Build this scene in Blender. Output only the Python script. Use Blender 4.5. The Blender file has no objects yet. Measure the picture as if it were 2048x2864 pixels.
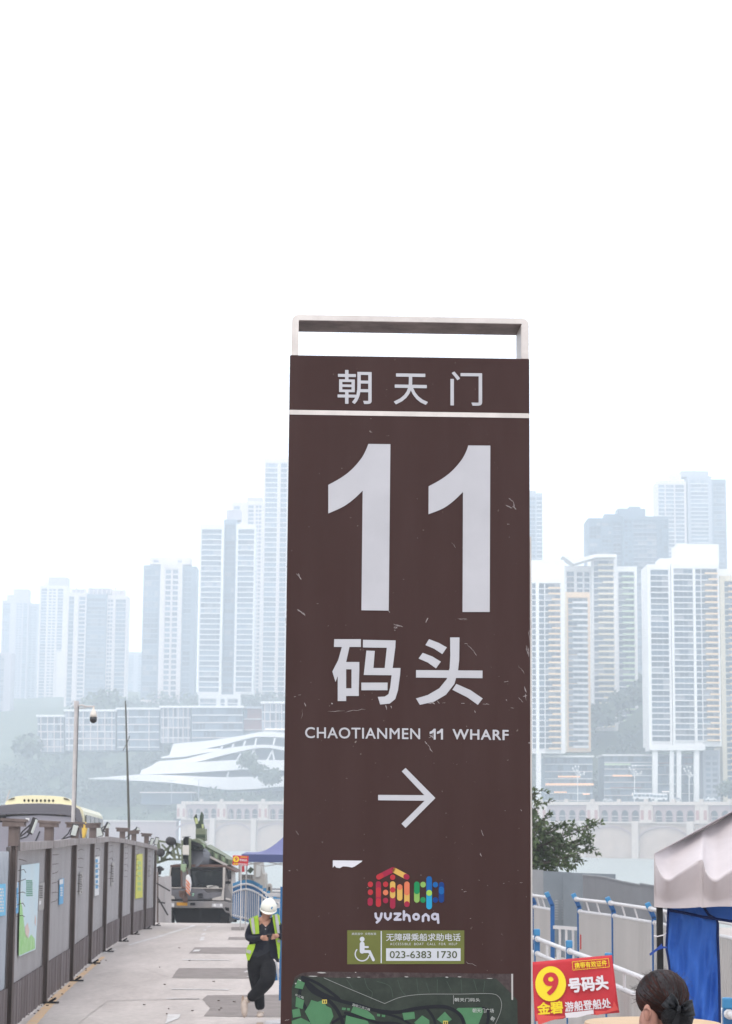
import bpy, bmesh, math, random
from mathutils import Vector, Matrix, Euler, noise
from mathutils.geometry import tessellate_polygon
random.seed(11)
scene = bpy.context.scene
COL = scene.collection
# ------------------------------------------------------------------ camera
F = 5900.0                      # focal length in photograph pixels (2048 x 2864)
PITCH = math.atan(873 / F)
ROLL = math.radians(0.5)
cd = bpy.data.cameras.new('camera'); cam = bpy.data.objects.new('camera', cd); COL.objects.link(cam)
cam.matrix_world = Matrix.Rotation(math.pi/2 + PITCH, 4, 'X') @ Matrix.Rotation(ROLL, 4, 'Z')
cd.sensor_fit = 'VERTICAL'; cd.sensor_height = 36; cd.lens = F / 2864 * 36
cd.clip_start = 0.1; cd.clip_end = 6000
cd.dof.use_dof = True; cd.dof.focus_distance = 8.6; cd.dof.aperture_fstop = 15
scene.camera = cam
# ------------------------------------------------------------------ world and sun
SUN_EL, SUN_AZ = 58, 200        # behind the camera, high, a little to the left
w = bpy.data.worlds.new('World'); scene.world = w; w.use_nodes = True
nt = w.node_tree; nt.nodes.clear()
out = nt.nodes.new('ShaderNodeOutputWorld'); bg = nt.nodes.new('ShaderNodeBackground'); bg2 = nt.nodes.new('ShaderNodeBackground')
sky = nt.nodes.new('ShaderNodeTexSky'); sky.sky_type = 'NISHITA'; sky.sun_disc = False
sky.sun_elevation = math.radians(SUN_EL); sky.sun_rotation = math.radians(SUN_AZ)
sky.dust_density = 6; sky.air_density = 1.0
bg.inputs['Strength'].default_value = 0.06
bg2.inputs['Color'].default_value = (0.95, 0.965, 1.03, 1); bg2.inputs['Strength'].default_value = 1.58   # the overcast layer
add = nt.nodes.new('ShaderNodeAddShader')
nt.links.new(sky.outputs[0], bg.inputs[0]); nt.links.new(bg.outputs[0], add.inputs[0]); nt.links.new(bg2.outputs[0], add.inputs[1])
nt.links.new(add.outputs[0], out.inputs['Surface'])
sd = bpy.data.lights.new('sun', 'SUN'); sun = bpy.data.objects.new('sun', sd); COL.objects.link(sun)
sd.energy = 0.7; sd.angle = math.radians(25); sd.color = (1, 0.96, 0.9)
_az = math.radians(SUN_AZ)
_dir = Vector((math.sin(_az)*math.cos(math.radians(SUN_EL)), math.cos(_az)*math.cos(math.radians(SUN_EL)), math.sin(math.radians(SUN_EL))))
sun.rotation_euler = _dir.to_track_quat('Z', 'Y').to_euler(); sun.location = (0, -20, 40)
scene.view_settings.view_transform = 'Standard'; scene.view_settings.look = 'None'
scene.view_settings.exposure = 0.0; scene.view_settings.gamma = 1; scene.view_settings.use_curve_mapping = False
cy = scene.cycles
cy.use_denoising = True; cy.max_bounces = 8; cy.diffuse_bounces = 3; cy.glossy_bounces = 3; cy.transmission_bounces = 4
cy.volume_bounces = 4; cy.transparent_max_bounces = 8
# ------------------------------------------------------------------ geometry helpers
MW = cam.matrix_world.to_3x3()
def ray(x, y): return MW @ Vector(((x-1024)/F, -(y-1432)/F, -1))
def P(x, y, Y):
    """world point seen at photograph pixel (x, y) at the real distance Y in front of the camera"""
    d = ray(x, y); return d * (Y / d.y)
WL = {}
def tag(o, label=None, cat=None, group=None, kind=None):
    if label: o['label'] = label
    if cat: o['category'] = cat
    if group: o['group'] = group
    if kind: o['kind'] = kind
    return o
def thing(name, loc, label, cat, group=None):
    o = bpy.data.objects.new(name, None); COL.objects.link(o); o.location = loc; WL[o] = Vector(loc)
    o.empty_display_size = 0.2
    return tag(o, label, cat, group)
def org(parent):
    return WL.get(parent, Vector((0, 0, 0))) if parent else Vector((0, 0, 0))
class MB:
    def __init__(s): s.v = []; s.f = []; s.m = []
    def add(s, vs, fs, mi=0):
        n = len(s.v); s.v += [Vector(v) for v in vs]
        for f in fs: s.f.append(tuple(i+n for i in f)); s.m.append(mi)
    def box(s, c, size, rot=None, mi=0):
        c = Vector(c); hx, hy, hz = size[0]/2, size[1]/2, size[2]/2
        vs = [Vector((x, y, z)) for x in (-hx, hx) for y in (-hy, hy) for z in (-hz, hz)]
        if rot is not None: vs = [rot @ v for v in vs]
        s.add([c+v for v in vs], [(0,1,3,2),(4,6,7,5),(0,4,5,1),(2,3,7,6),(0,2,6,4),(1,5,7,3)], mi)
    def bar(s, a, b, w_, h_, mi=0, up=Vector((0,0,1))):
        a = Vector(a); b = Vector(b); d = (b-a).normalized()
        u = d.cross(up)
        if u.length < 1e-4: u = d.cross(Vector((1,0,0)))
        u.normalize(); v = u.cross(d).normalized()
        vs = []
        for p in (a, b):
            for sx, sy in ((-1,-1),(1,-1),(1,1),(-1,1)): vs.append(p + u*(w_/2*sx) + v*(h_/2*sy))
        s.add(vs, [(0,3,2,1),(4,5,6,7),(0,1,5,4),(1,2,6,5),(2,3,7,6),(3,0,4,7)], mi)
    def tube(s, pts, r, n=8, mi=0, caps=True):
        pts = [Vector(p) for p in pts]; rs = r if isinstance(r, (list, tuple)) else [r]*len(pts)
        base = len(s.v); prev = None
        for i, p in enumerate(pts):
            d = (pts[min(i+1, len(pts)-1)] - pts[max(i-1, 0)]).normalized()
            if prev is None:
                u = d.cross(Vector((0, 0, 1)))
                if u.length < 0.05: u = d.cross(Vector((1, 0, 0)))
            else: u = prev - d*prev.dot(d)
            u.normalize(); prev = u; v = d.cross(u)
            for k in range(n):
                a = 2*math.pi*k/n; s.v.append(p + (u*math.cos(a) + v*math.sin(a))*rs[i])
        for i in range(len(pts)-1):
            for k in range(n):
                a = base+i*n+k; b = base+i*n+(k+1) % n
                s.f.append((a, b, b+n, a+n)); s.m.append(mi)
        if caps:
            s.f.append(tuple(base+k for k in range(n))[::-1]); s.m.append(mi)
            e = base+(len(pts)-1)*n; s.f.append(tuple(e+k for k in range(n))); s.m.append(mi)
    def prism(s, pts, vec, mi=0):
        """closed polygon (3-D points) pushed along vec, any outline"""
        pts = [Vector(p) for p in pts]; n = len(pts); vec = Vector(vec)
        tri = tessellate_polygon([pts]); b = len(s.v)
        s.v += pts + [p+vec for p in pts]
        for t in tri:
            s.f.append(tuple(b+i for i in t)); s.m.append(mi)
            s.f.append(tuple(b+n+i for i in reversed(t))); s.m.append(mi)
        for i in range(n):
            j = (i+1) % n; s.f.append((b+i, b+j, b+n+j, b+n+i)); s.m.append(mi)
    def ppx(s, pts, Y, depth, mi=0):
        s.prism([P(x, y, Y) for x, y in pts], (0, depth, 0), mi)
    def rpx(s, x0, y0, x1, y1, Y, depth, mi=0):
        s.ppx([(x0,y0),(x1,y0),(x1,y1),(x0,y1)], Y, depth, mi)
    def ball(s, c, r, nu=12, nv=8, mi=0, fn=None):
        c = Vector(c); r = Vector((r, r, r)) if not hasattr(r, '__len__') else Vector(r); b = len(s.v)
        for j in range(nv+1):
            th = math.pi*j/nv
            for i in range(nu):
                ph = 2*math.pi*i/nu
                d = Vector((math.sin(th)*math.cos(ph), math.sin(th)*math.sin(ph), math.cos(th)))
                p = Vector((d.x*r.x, d.y*r.y, d.z*r.z))
                if fn: p = fn(p, d)
                s.v.append(c+p)
        for j in range(nv):
            for i in range(nu):
                a = b+j*nu+i; a2 = b+j*nu+(i+1) % nu
                s.f.append((a, a+nu, a2+nu, a2)); s.m.append(mi)
    def grid(s, fn, nu, nv, mi=0):
        b = len(s.v)
        for j in range(nv+1):
            for i in range(nu+1): s.v.append(Vector(fn(i/nu, j/nv)))
        for j in range(nv):
            for i in range(nu):
                a = b+j*(nu+1)+i; s.f.append((a, a+1, a+nu+2, a+nu+1)); s.m.append(mi)
    def mesh(s, name, mats, o=Vector((0,0,0)), smooth=False):
        me = bpy.data.meshes.new(name); me.from_pydata([tuple(v-o) for v in s.v], [], s.f)
        for m in (mats if isinstance(mats, (list, tuple)) else [mats]): me.materials.append(m)
        me.polygons.foreach_set('material_index', s.m)
        if smooth: me.polygons.foreach_set('use_smooth', [True]*len(me.polygons))
        me.update(); return me
    def build(s, name, mats, parent=None, smooth=False, bevel=0, fix=True, solid=0, subsurf=0):
        o0 = org(parent)
        me = s.mesh(name, mats, o0, smooth)
        if fix:
            bm = bmesh.new(); bm.from_mesh(me)
            bmesh.ops.remove_doubles(bm, verts=bm.verts, dist=1e-6)
            bmesh.ops.recalc_face_normals(bm, faces=bm.faces); bm.to_mesh(me); bm.free()
        o = bpy.data.objects.new(name, me); COL.objects.link(o); o.parent = parent
        if solid: m_ = o.modifiers.new('s', 'SOLIDIFY'); m_.thickness = solid; m_.offset = 0
        if bevel: m_ = o.modifiers.new('b', 'BEVEL'); m_.width = bevel; m_.segments = 2; m_.limit_method = 'ANGLE'
        if subsurf: m_ = o.modifiers.new('u', 'SUBSURF'); m_.levels = subsurf; m_.render_levels = subsurf
        WL[o] = o0.copy()
        return o
def copy_tree(o, parent=None, loc=None, rotz=None, scale=None):
    c = o.copy(); COL.objects.link(c); c.parent = parent
    if loc is not None: c.location = loc; WL[c] = Vector(loc)
    if rotz is not None: c.rotation_euler.z = rotz
    if scale is not None: c.scale = scale
    for ch in list(o.children): copy_tree(ch, c)
    return c
# ------------------------------------------------------------------ materials
def lin(c): return tuple(0.74*((v/255)/12.92 if v/255 <= 0.04045 else ((v/255+0.055)/1.055)**2.4) for v in c)
MATS = {}
def mat(name, col, rough=0.6, metal=0.0, var=0.0, scale=4.0, bump=0.0, bscale=60.0, rnd=0.0, spec=None, col2=None, streak=False, coat=0.0, trans=0.0):
    """col is a linear base colour; col2 / var mix in a second tone with noise; rnd varies the value per object"""
    if name in MATS: return MATS[name]
    m = bpy.data.materials.new(name); m.use_nodes = True; n = m.node_tree; N = n.nodes; L = n.links
    b = N['Principled BSDF']; b.inputs['Roughness'].default_value = rough; b.inputs['Metallic'].default_value = metal
    b.inputs['Specular IOR Level'].default_value = spec if spec is not None else (0.5 if rough < 0.36 else 0.18)
    if coat: b.inputs['Coat Weight'].default_value = coat; b.inputs['Coat Roughness'].default_value = 0.08
    if trans: b.inputs['Transmission Weight'].default_value = trans
    b.inputs['Base Color'].default_value = (*col, 1)
    tc = N.new('ShaderNodeTexCoord'); src = None
    vec = tc.outputs['Object']
    if streak:
        mp = N.new('ShaderNodeMapping'); mp.inputs['Scale'].default_value = (1, 1, 0.08); L.new(vec, mp.inputs[0]); vec = mp.outputs[0]
    if var or col2:
        nz = N.new('ShaderNodeTexNoise'); nz.inputs['Scale'].default_value = scale; nz.inputs['Detail'].default_value = 7
        nz.inputs['Roughness'].default_value = 0.65
        L.new(vec, nz.inputs['Vector'])
        rp = N.new('ShaderNodeValToRGB'); rp.color_ramp.elements[0].position = 0.36; rp.color_ramp.elements[1].position = 0.68
        rp.color_ramp.elements[0].color = (*col, 1)
        c2 = col2 if col2 else tuple(max(0, c*(1-var)) for c in col)
        rp.color_ramp.elements[1].color = (*c2, 1)
        L.new(nz.outputs['Fac'], rp.inputs[0]); src = rp.outputs[0]
    if rnd:
        oi = N.new('ShaderNodeObjectInfo'); mr = N.new('ShaderNodeMapRange'); mr.inputs['To Min'].default_value = 1-rnd; mr.inputs['To Max'].default_value = 1+rnd
        L.new(oi.outputs['Random'], mr.inputs[0])
        mx = N.new('ShaderNodeVectorMath'); mx.operation = 'SCALE'
        if src: L.new(src, mx.inputs[0])
        else: mx.inputs[0].default_value = col
        L.new(mr.outputs[0], mx.inputs['Scale']); src = mx.outputs[0]
    if src: L.new(src, b.inputs['Base Color'])
    if bump:
        nb = N.new('ShaderNodeTexNoise'); nb.inputs['Scale'].default_value = bscale; nb.inputs['Detail'].default_value = 5
        L.new(tc.outputs['Object'], nb.inputs['Vector'])
        bp = N.new('ShaderNodeBump'); bp.inputs['Strength'].default_value = bump; bp.inputs['Distance'].default_value = 0.02
        L.new(nb.outputs['Fac'], bp.inputs['Height']); L.new(bp.outputs[0], b.inputs['Normal'])
    MATS[name] = m; return m
def emis(name, col, st):
    m = mat(name, col, 0.6); b = m.node_tree.nodes['Principled BSDF']
    b.inputs['Emission Color'].default_value = (*col, 1); b.inputs['Emission Strength'].default_value = st; return m
# ------------------------------------------------------------------ planes, text and flat shapes
class Plane:
    """a flat face in the place: origin O, unit right U, unit up V, normal N towards the viewer"""
    def __init__(s, O, U, V): s.O = Vector(O); s.U = Vector(U).normalized(); s.V = Vector(V).normalized(); s.N = s.U.cross(s.V).normalized()
    def at(s, x, y, off=0.0):
        d = ray(x, y); o = s.O + s.N*off; return d * (o.dot(s.N) / d.dot(s.N))
    def uv(s, p): q = p - s.O; return q.dot(s.U), q.dot(s.V)
    def pt(s, u, v, off=0.0): return s.O + s.U*u + s.V*v + s.N*off
    def poly(s, mb, pts, off=0.0, th=0.001, mi=0):
        mb.prism([s.at(x, y, off) for x, y in pts], s.N*th, mi)
    def stroke(s, mb, pts, r, off=0.0, mi=0, th=0.0006, k=12):
        """round-ended flat stroke of radius r (photograph pixels) along pts"""
        ps = [s.uv(s.at(x, y)) for x, y in pts]
        a = s.uv(s.at(pts[0][0], pts[0][1])); b = s.uv(s.at(pts[0][0]+r, pts[0][1])); R = abs(b[0]-a[0])
        n = len(ps); h = 0.00006
        for i in range(n-1):
            p, q = Vector(ps[i]), Vector(ps[i+1]); d = (q-p)
            if d.length < 1e-7: d = Vector((1e-7, 0))
            d.normalize(); t = Vector((-d.y, d.x))
            poly = []
            for j in range(k+1):
                an = math.pi*j/k; poly.append(q + (t*math.cos(an)*-1 + d*math.sin(an))*R)
            for j in range(k+1):
                an = math.pi*j/k; poly.append(p + (t*math.cos(an) - d*math.sin(an))*R)
            mb.prism([s.pt(c.x, c.y, off+h*i) for c in poly], s.N*th, mi)
_font = {}
def text_mesh(body, bold=0.0, ext=0.0, spacing=1.0):
    cu = bpy.data.curves.new('lettering', 'FONT'); cu.body = body; cu.offset = bold; cu.space_character = spacing; cu.resolution_u = 4
    ob = bpy.data.objects.new('lettering', cu); COL.objects.link(ob)
    dg = bpy.context.evaluated_depsgraph_get(); me = bpy.data.meshes.new_from_object(ob.evaluated_get(dg))
    vs = [v.co.copy() for v in me.vertices]; fs = [tuple(p.vertices) for p in me.polygons]
    bpy.data.objects.remove(ob); bpy.data.curves.remove(cu); bpy.data.meshes.remove(me)
    return vs, fs
OFFK = [1]
def fit_text(pl, body, box, m, parent, name='lettering', bold=0.0, spacing=1.0, off=0.002, skew=None, mb=None):
    """lettering on a plane, filling the photograph box (x0, y0, x1, y1); skew gives its four corners instead"""
    vs, fs = text_mesh(body, 0, 0, spacing)
    x0 = min(v.x for v in vs); x1 = max(v.x for v in vs); y0 = min(v.y for v in vs); y1 = max(v.y for v in vs)
    if skew is None: q = [(box[0],box[1]),(box[2],box[1]),(box[2],box[3]),(box[0],box[3])]
    else: q = skew
    tl, tr, br, bl = [pl.at(x, y, off) for x, y in q]
    own = mb is None
    if own: mb = MB()
    # heavier strokes: the outline repeated a hair to each side, each copy a hair prouder
    sh = [(0, 0)] if not bold else [(0, 0)] + [(bold*math.cos(k*math.pi/3), bold*math.sin(k*math.pi/3)) for k in range(6)]
    W_ = (x1-x0)+2*bold; H_ = (y1-y0)+2*bold
    for i, (dx, dy) in enumerate(sh):
        pts = []
        for v in vs:
            a = (v.x-x0+bold+dx)/W_; b = (v.y-y0+bold+dy)/H_
            pts.append(bl.lerp(br, a).lerp(tl.lerp(tr, a), b) + pl.N*(0.00007*i*OFFK[0]))
        mb.add(pts, fs)
    if own: return mb.build(name, m, parent, fix=False)
# ================================================================== the setting
def gz(Y):                       # height of the near ground along the view
    pts = [(-80, -1.5), (0, -1.65), (8.4, -1.98), (20, -2.5), (28.5, -2.78), (34, -2.86), (45, -2.96), (56, -3.08), (66, -3.26), (74, -3.42), (79, -3.95), (92, -4.3), (130, -15.5), (150, -16)]
    for (a, za), (b, zb) in zip(pts, pts[1:]):
        if Y <= b:
            t = (Y-a)/(b-a); return za + (zb-za)*t
    return pts[-1][1]
def G(x, y, lift=0.0):           # where the photograph pixel (x, y) meets the near ground
    d = ray(x, y); lo, hi = 4.0, 80.0
    for _ in range(50):
        m_ = (lo+hi)/2; p = d*(m_/d.y)
        if p.z > gz(m_): lo = m_
        else: hi = m_
    return d*(lo/d.y) + Vector((0, 0, lift))
# concrete with stains, joints and fine grain
mc = bpy.data.materials.new('worn_concrete'); mc.use_nodes = True
n = mc.node_tree; N = n.nodes; L = n.links; b = N['Principled BSDF']; b.inputs['Roughness'].default_value = 0.85
tc = N.new('ShaderNodeTexCoord')
n1 = N.new('ShaderNodeTexNoise'); n1.inputs['Scale'].default_value = 0.5; n1.inputs['Detail'].default_value = 8; n1.inputs['Roughness'].default_value = 0.7
n2 = N.new('ShaderNodeTexNoise'); n2.inputs['Scale'].default_value = 9; n2.inputs['Detail'].default_value = 6
mp = N.new('ShaderNodeMapping'); mp.inputs['Scale'].default_value = (1.6, 0.35, 1)
L.new(tc.outputs['Object'], mp.inputs[0]); L.new(mp.outputs[0], n1.inputs['Vector']); L.new(tc.outputs['Object'], n2.inputs['Vector'])
r1 = N.new('ShaderNodeValToRGB'); r1.color_ramp.elements[0].position = 0.3; r1.color_ramp.elements[1].position = 0.62
r1.color_ramp.elements[0].color = (0.355, 0.312, 0.286, 1); r1.color_ramp.elements[1].color = (0.485, 0.432, 0.40, 1)
L.new(n1.outputs['Fac'], r1.inputs[0])
r2 = N.new('ShaderNodeValToRGB'); r2.color_ramp.elements[0].position = 0.35; r2.color_ramp.elements[1].position = 0.65
r2.color_ramp.elements[0].color = (0.84, 0.84, 0.84, 1); r2.color_ramp.elements[1].color = (1, 1, 1, 1)
L.new(n2.outputs['Fac'], r2.inputs[0])
mx = N.new('ShaderNodeMix'); mx.data_type = 'RGBA'; mx.blend_type = 'MULTIPLY'; mx.inputs['Factor'].default_value = 1
L.new(r1.outputs[0], mx.inputs['A']); L.new(r2.outputs[0], mx.inputs['B'])
# joints between the slabs
wv = N.new('ShaderNodeSeparateXYZ'); L.new(tc.outputs['Object'], wv.inputs[0])
def joint(sock, period, half):
    a = N.new('ShaderNodeMath'); a.operation = 'PINGPONG'; a.inputs[1].default_value = period/2; L.new(sock, a.inputs[0])
    c = N.new('ShaderNodeMath'); c.operation = 'LESS_THAN'; c.inputs[1].default_value = half; L.new(a.outputs[0], c.inputs[0]); return c.outputs[0]
j1 = joint(wv.outputs['Y'], 4.5, 0.03); j2 = joint(wv.outputs['X'], 4.2, 0.008)
jm = N.new('ShaderNodeMath'); jm.operation = 'MAXIMUM'; L.new(j1, jm.inputs[0]); L.new(j2, jm.inputs[1])
js = N.new('ShaderNodeMath'); js.operation = 'MULTIPLY'; js.inputs[1].default_value = 0.05; L.new(jm.outputs[0], js.inputs[0])
m2 = N.new('ShaderNodeMix'); m2.data_type = 'RGBA'; m2.inputs['B'].default_value = (0.1, 0.09, 0.085, 1)
L.new(js.outputs[0], m2.inputs['Factor']); L.new(mx.outputs['Result'], m2.inputs['A']); L.new(m2.outputs['Result'], b.inputs['Base Color'])
bp = N.new('ShaderNodeBump'); bp.inputs['Strength'].default_value = 0.35; bp.inputs['Distance'].default_value = 0.02
L.new(n2.outputs['Fac'], bp.inputs['Height']); L.new(bp.outputs[0], b.inputs['Normal'])

g = MB()
ys = [-80, -40, -10, 0, 4, 8.4, 14, 20, 28.5, 34, 45, 56, 66, 74, 79, 92, 105, 118, 130, 150]
for a, b_ in zip(ys, ys[1:]):
    i = len(g.v); g.v += [Vector((-300, a, gz(a))), Vector((300, a, gz(a))), Vector((300, b_, gz(b_))), Vector((-300, b_, gz(b_)))]
    g.f.append((i, i+1, i+2, i+3)); g.m.append(0)
tag(g.build('ground', mc), 'pale worn concrete roadway running down to the river', kind='structure')

mr_ = bpy.data.materials.new('river_water'); mr_.use_nodes = True; n = mr_.node_tree; N = n.nodes; L = n.links; b = N['Principled BSDF']
b.inputs['Base Color'].default_value = (0.32, 0.35, 0.32, 1); b.inputs['Roughness'].default_value = 0.3; b.inputs['IOR'].default_value = 1.33
tc = N.new('ShaderNodeTexCoord'); mp = N.new('ShaderNodeMapping'); mp.inputs['Scale'].default_value = (0.1, 0.35, 1)
nz = N.new('ShaderNodeTexNoise'); nz.inputs['Scale'].default_value = 1; nz.inputs['Detail'].default_value = 8; nz.inputs['Roughness'].default_value = 0.7
L.new(tc.outputs['Object'], mp.inputs[0]); L.new(mp.outputs[0], nz.inputs['Vector'])
bp = N.new('ShaderNodeBump'); bp.inputs['Strength'].default_value = 0.9; bp.inputs['Distance'].default_value = 1.2
L.new(nz.outputs['Fac'], bp.inputs['Height']); L.new(bp.outputs[0], b.inputs['Normal'])
g = MB(); g.add([(-800, 90, -14), (800, 90, -14), (800, 1700, -14), (-800, 1700, -14)], [(0, 1, 2, 3)])
tag(g.build('river', mr_), 'wide pale green grey river between the quay and the far bank', kind='structure')

# far bank: A + t*D + s*NN, t leftwards along the embankment, s away from the water
BA = Vector((109, 955, 0)); BD = Vector((-0.804, 0.595, 0)); BN = Vector((0.595, 0.804, 0))
def B(t, s, z): return BA + BD*t + BN*s + Vector((0, 0, z))
def ts(p): q = Vector((p[0]-BA.x, p[1]-BA.y, 0)); return q.dot(BD), q.dot(BN)
def sm(a, b, x): x = max(0, min(1, (x-a)/(b-a))); return x*x*(3-2*x)
def farz(t, s):
    left = sm(110, 190, t); veg = sm(252, 262, t)
    street = 10.4*(1-veg) + veg*(0.4 + 10*sm(4, 45, s))
    zl = street + 34*sm(75, 170, s) + 40*sm(200, 330, s) + 30*sm(330, 600, s)
    zr = 10.4 + 66*sm(88, 150, s)
    z = zl*left + zr*(1-left)
    return z + (noise.noise(Vector((t*0.02, s*0.02, 0)))*6*sm(45, 110, s))
m_hill = mat('hill_green', (0.055, 0.085, 0.045), 0.9, var=0.5, scale=0.05, col2=(0.10, 0.12, 0.07))
g = MB()
def hf(u, v):
    t = 1000 - 1500*u; s = 3.0 + 1250*v*v; return B(t, s, farz(t, s))
g.grid(hf, 120, 60)
tag(g.build('far_hillside', m_hill, smooth=True), 'green hillside and street level behind the far embankment', kind='structure')

m_haze = bpy.data.materials.new('haze_air'); m_haze.use_nodes = True; n = m_haze.node_tree; n.nodes.clear()
o_ = n.nodes.new('ShaderNodeOutputMaterial'); pv = n.nodes.new('ShaderNodeVolumePrincipled')
pv.inputs['Color'].default_value = (0.845, 0.928, 1.0, 1); pv.inputs['Density'].default_value = 0.0006; pv.inputs['Anisotropy'].default_value = 0.0
n.links.new(pv.outputs[0], o_.inputs['Volume'])
g = MB(); g.box((0, 1240, 145), (2000, 2680, 326))
hz = g.build('haze', m_haze); tag(hz, 'thin pale haze filling the air over the river', kind='stuff'); hz.display_type = 'WIRE'

# ------------------------------------------------------------------ far towers
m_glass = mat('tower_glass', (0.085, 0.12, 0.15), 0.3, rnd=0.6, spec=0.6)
m_white = mat('tower_white', (0.78, 0.77, 0.75), 0.7, var=0.12, scale=0.08)
m_pink = mat('tower_pink_white', (0.70, 0.63, 0.60), 0.7, var=0.1, scale=0.08)
m_grey = mat('tower_grey', (0.36, 0.38, 0.41), 0.7, var=0.15, scale=0.08)
m_mauve = mat('tower_mauve', (0.42, 0.39, 0.42), 0.7, var=0.15, scale=0.08)
m_steel = mat('tower_steel', (0.17, 0.22, 0.26), 0.6, var=0.2, scale=0.08)
m_blueg = mat('tower_blue_grey', (0.20, 0.25, 0.29), 0.5, var=0.2, scale=0.08)
m_peach = mat('tower_peach', (0.76, 0.55, 0.34), 0.7, var=0.1, scale=0.1)
m_cream = mat('tower_cream', (0.75, 0.66, 0.48), 0.7, var=0.1, scale=0.1)
m_green = mat('tower_pale_green', (0.50, 0.60, 0.42), 0.7)
m_brick = mat('dark_red_brick', (0.30, 0.13, 0.11), 0.8, var=0.2, scale=0.3)
m_glow = emis('lit_shop_sign', (1.0, 0.55, 0.3), 0.45)
m_glow2 = emis('lit_white_sign', (1.0, 0.9, 0.85), 0.6)
_bx = {}
def boxmesh(name, sx, sy, sz, m):
    k = (name, round(sx, 1), round(sy, 1), round(sz, 2), m.name)
    if k not in _bx:
        q = MB(); q.box((0, 0, 0), (k[1], k[2], k[3])); _bx[k] = q.mesh(name, m)
    return _bx[k]
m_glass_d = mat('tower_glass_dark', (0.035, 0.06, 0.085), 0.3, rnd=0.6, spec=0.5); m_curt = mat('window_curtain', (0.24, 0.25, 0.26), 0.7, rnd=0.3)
_wv = random.Random(17)
def winmesh(sx, sy, sz, near):
    """a row of panes split by mullions; now and then one with a drawn curtain or an open dark gap"""
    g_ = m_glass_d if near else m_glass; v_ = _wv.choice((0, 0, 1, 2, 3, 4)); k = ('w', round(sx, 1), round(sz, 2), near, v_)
    if k not in _bx:
        q = MB(); n_ = max(1, min(5, round(k[1]/2.4))); pw = k[1]/n_; rr_ = random.Random(v_*7+n_)
        for i in range(n_):
            st = rr_.random(); mi = 2 if (v_ and st < .22) else 0; q.box((-k[1]/2+pw*(i+.5), 0.06 if st > .8 else 0, 0), (pw*.94, sy, k[2]), mi=mi)
            if i: q.box((-k[1]/2+pw*i, -0.02, 0), (pw*.07, sy+.06, k[2]), mi=1)
        _bx[k] = q.mesh('window', [g_, m_grey, m_curt])
    return _bx[k]
def inst(name, me, loc, parent):
    o = bpy.data.objects.new(name, me); COL.objects.link(o); o.parent = parent; o.location = Vector(loc) - org(parent); return o
def cL(x, y): return x/1.98, 1250 + y/1.98
def cR(x, y): return 1460 + x/2.27, 1250 + y/2.27
def tower(name, label, cat, Y, cv, vols, group=None, extra=None):
    v0 = vols[0]; cx, cy_ = cv((v0[0]+v0[1])/2, v0[3]); base = P(cx, cy_, Y)
    root = thing(name, base, label, cat, group); wall = {}
    for vol in vols:
        x0, x1, yt, yb, dy, dep, wm, fl, bays = vol
        Yv = Y + dy; mid = (x0+x1)/2
        Xa = P(*cv(x0, yt), Yv).x; sc = 0
        def XX(x): return P(*cv(x, yt), Yv).x
        def ZZ(y): return P(*cv(mid, y), Yv).z
        Xb = XX(x1); zt = ZZ(yt); zb = ZZ(yb)
        mb = wall.setdefault(wm, MB())
        mb.box(((Xa+Xb)/2, Yv+dep/2+0.8, (zt+zb)/2), (Xb-Xa, dep, zt-zb))
        if not bays: continue
        # piers in the gaps between bays stand proud, so each bay is recessed
        edges = [x0] + [e for bb in bays for e in (bb[0], bb[1])] + [x1]
        for i in range(0, len(edges), 2):
            a, c = XX(edges[i]), XX(edges[i+1])
            if c-a > 0.15: mb.box(((a+c)/2, Yv+0.4, (zt+zb)/2), (c-a, 0.8, zt-zb))
        top = ZZ(yt+fl*0.9)
        mb.box(((Xa+Xb)/2, Yv+0.38, (zt+top)/2), (Xb-Xa-0.05, 0.72, zt-top))
        nf = int((yb-yt-fl*0.9)/fl)
        for (xa, xb, kind, bm_) in bays:
            a, c = XX(xa), XX(xb); wd = c-a; xm = (a+c)/2
            for k in range(nf):
                z1 = ZZ(yt+fl*(0.9+k)); z0 = ZZ(yt+fl*(1.9+k)); fh = z1-z0
                if kind == 'p':
                    pm = boxmesh('window', wd*0.36, 0.3, fh*0.55, m_glass)
                    for sx in (-0.25, 0.25): inst('window', pm, (xm+wd*sx, Yv+0.75, z0+fh*0.5), root)
                elif kind == 'w':
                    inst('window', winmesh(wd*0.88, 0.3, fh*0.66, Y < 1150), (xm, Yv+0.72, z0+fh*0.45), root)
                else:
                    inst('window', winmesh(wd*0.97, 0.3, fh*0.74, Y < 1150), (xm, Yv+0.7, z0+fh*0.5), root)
                    if kind == 's': inst('floor_slab', boxmesh('floor_slab', wd, 0.9, fh*0.16, bm_), (xm, Yv+0.3, z0), root)
                    if kind == 'g': inst('floor_slab', boxmesh('floor_slab', wd*0.99, 0.4, fh*0.1, bm_), (xm, Yv+0.55, z0), root)
                    if kind == 'b':
                        q = 0.78 if (k*7+int(xa)) % 5 else 0.55
                        inst('balcony', boxmesh('balcony', wd*q, 1.7, fh*0.30, bm_), (xm+wd*(1-q)/2, Yv-0.2, z0+fh*0.12), root)
                        inst('balcony_slab', boxmesh('balcony_slab', wd, 1.2, fh*0.07, m_white), (xm, Yv+0.1, z0-fh*0.07), root)
    for wm, mb in wall.items(): mb.build('wall', wm, root, fix=False)
    if extra: extra(root)
    return root
W, GL, PK, GR, MV, ST, BG = m_white, m_glass, m_pink, m_grey, m_mauve, m_steel, m_blueg
tower('apartment_tower', 'low hazy block at the extreme left edge with a pale pinkish end wall', 'tower', 1750, cL,
      [(-60, 66, 1140, 1760, 0, 18, MV, 15, [(-50, 26, 'g', GR)])])
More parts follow.
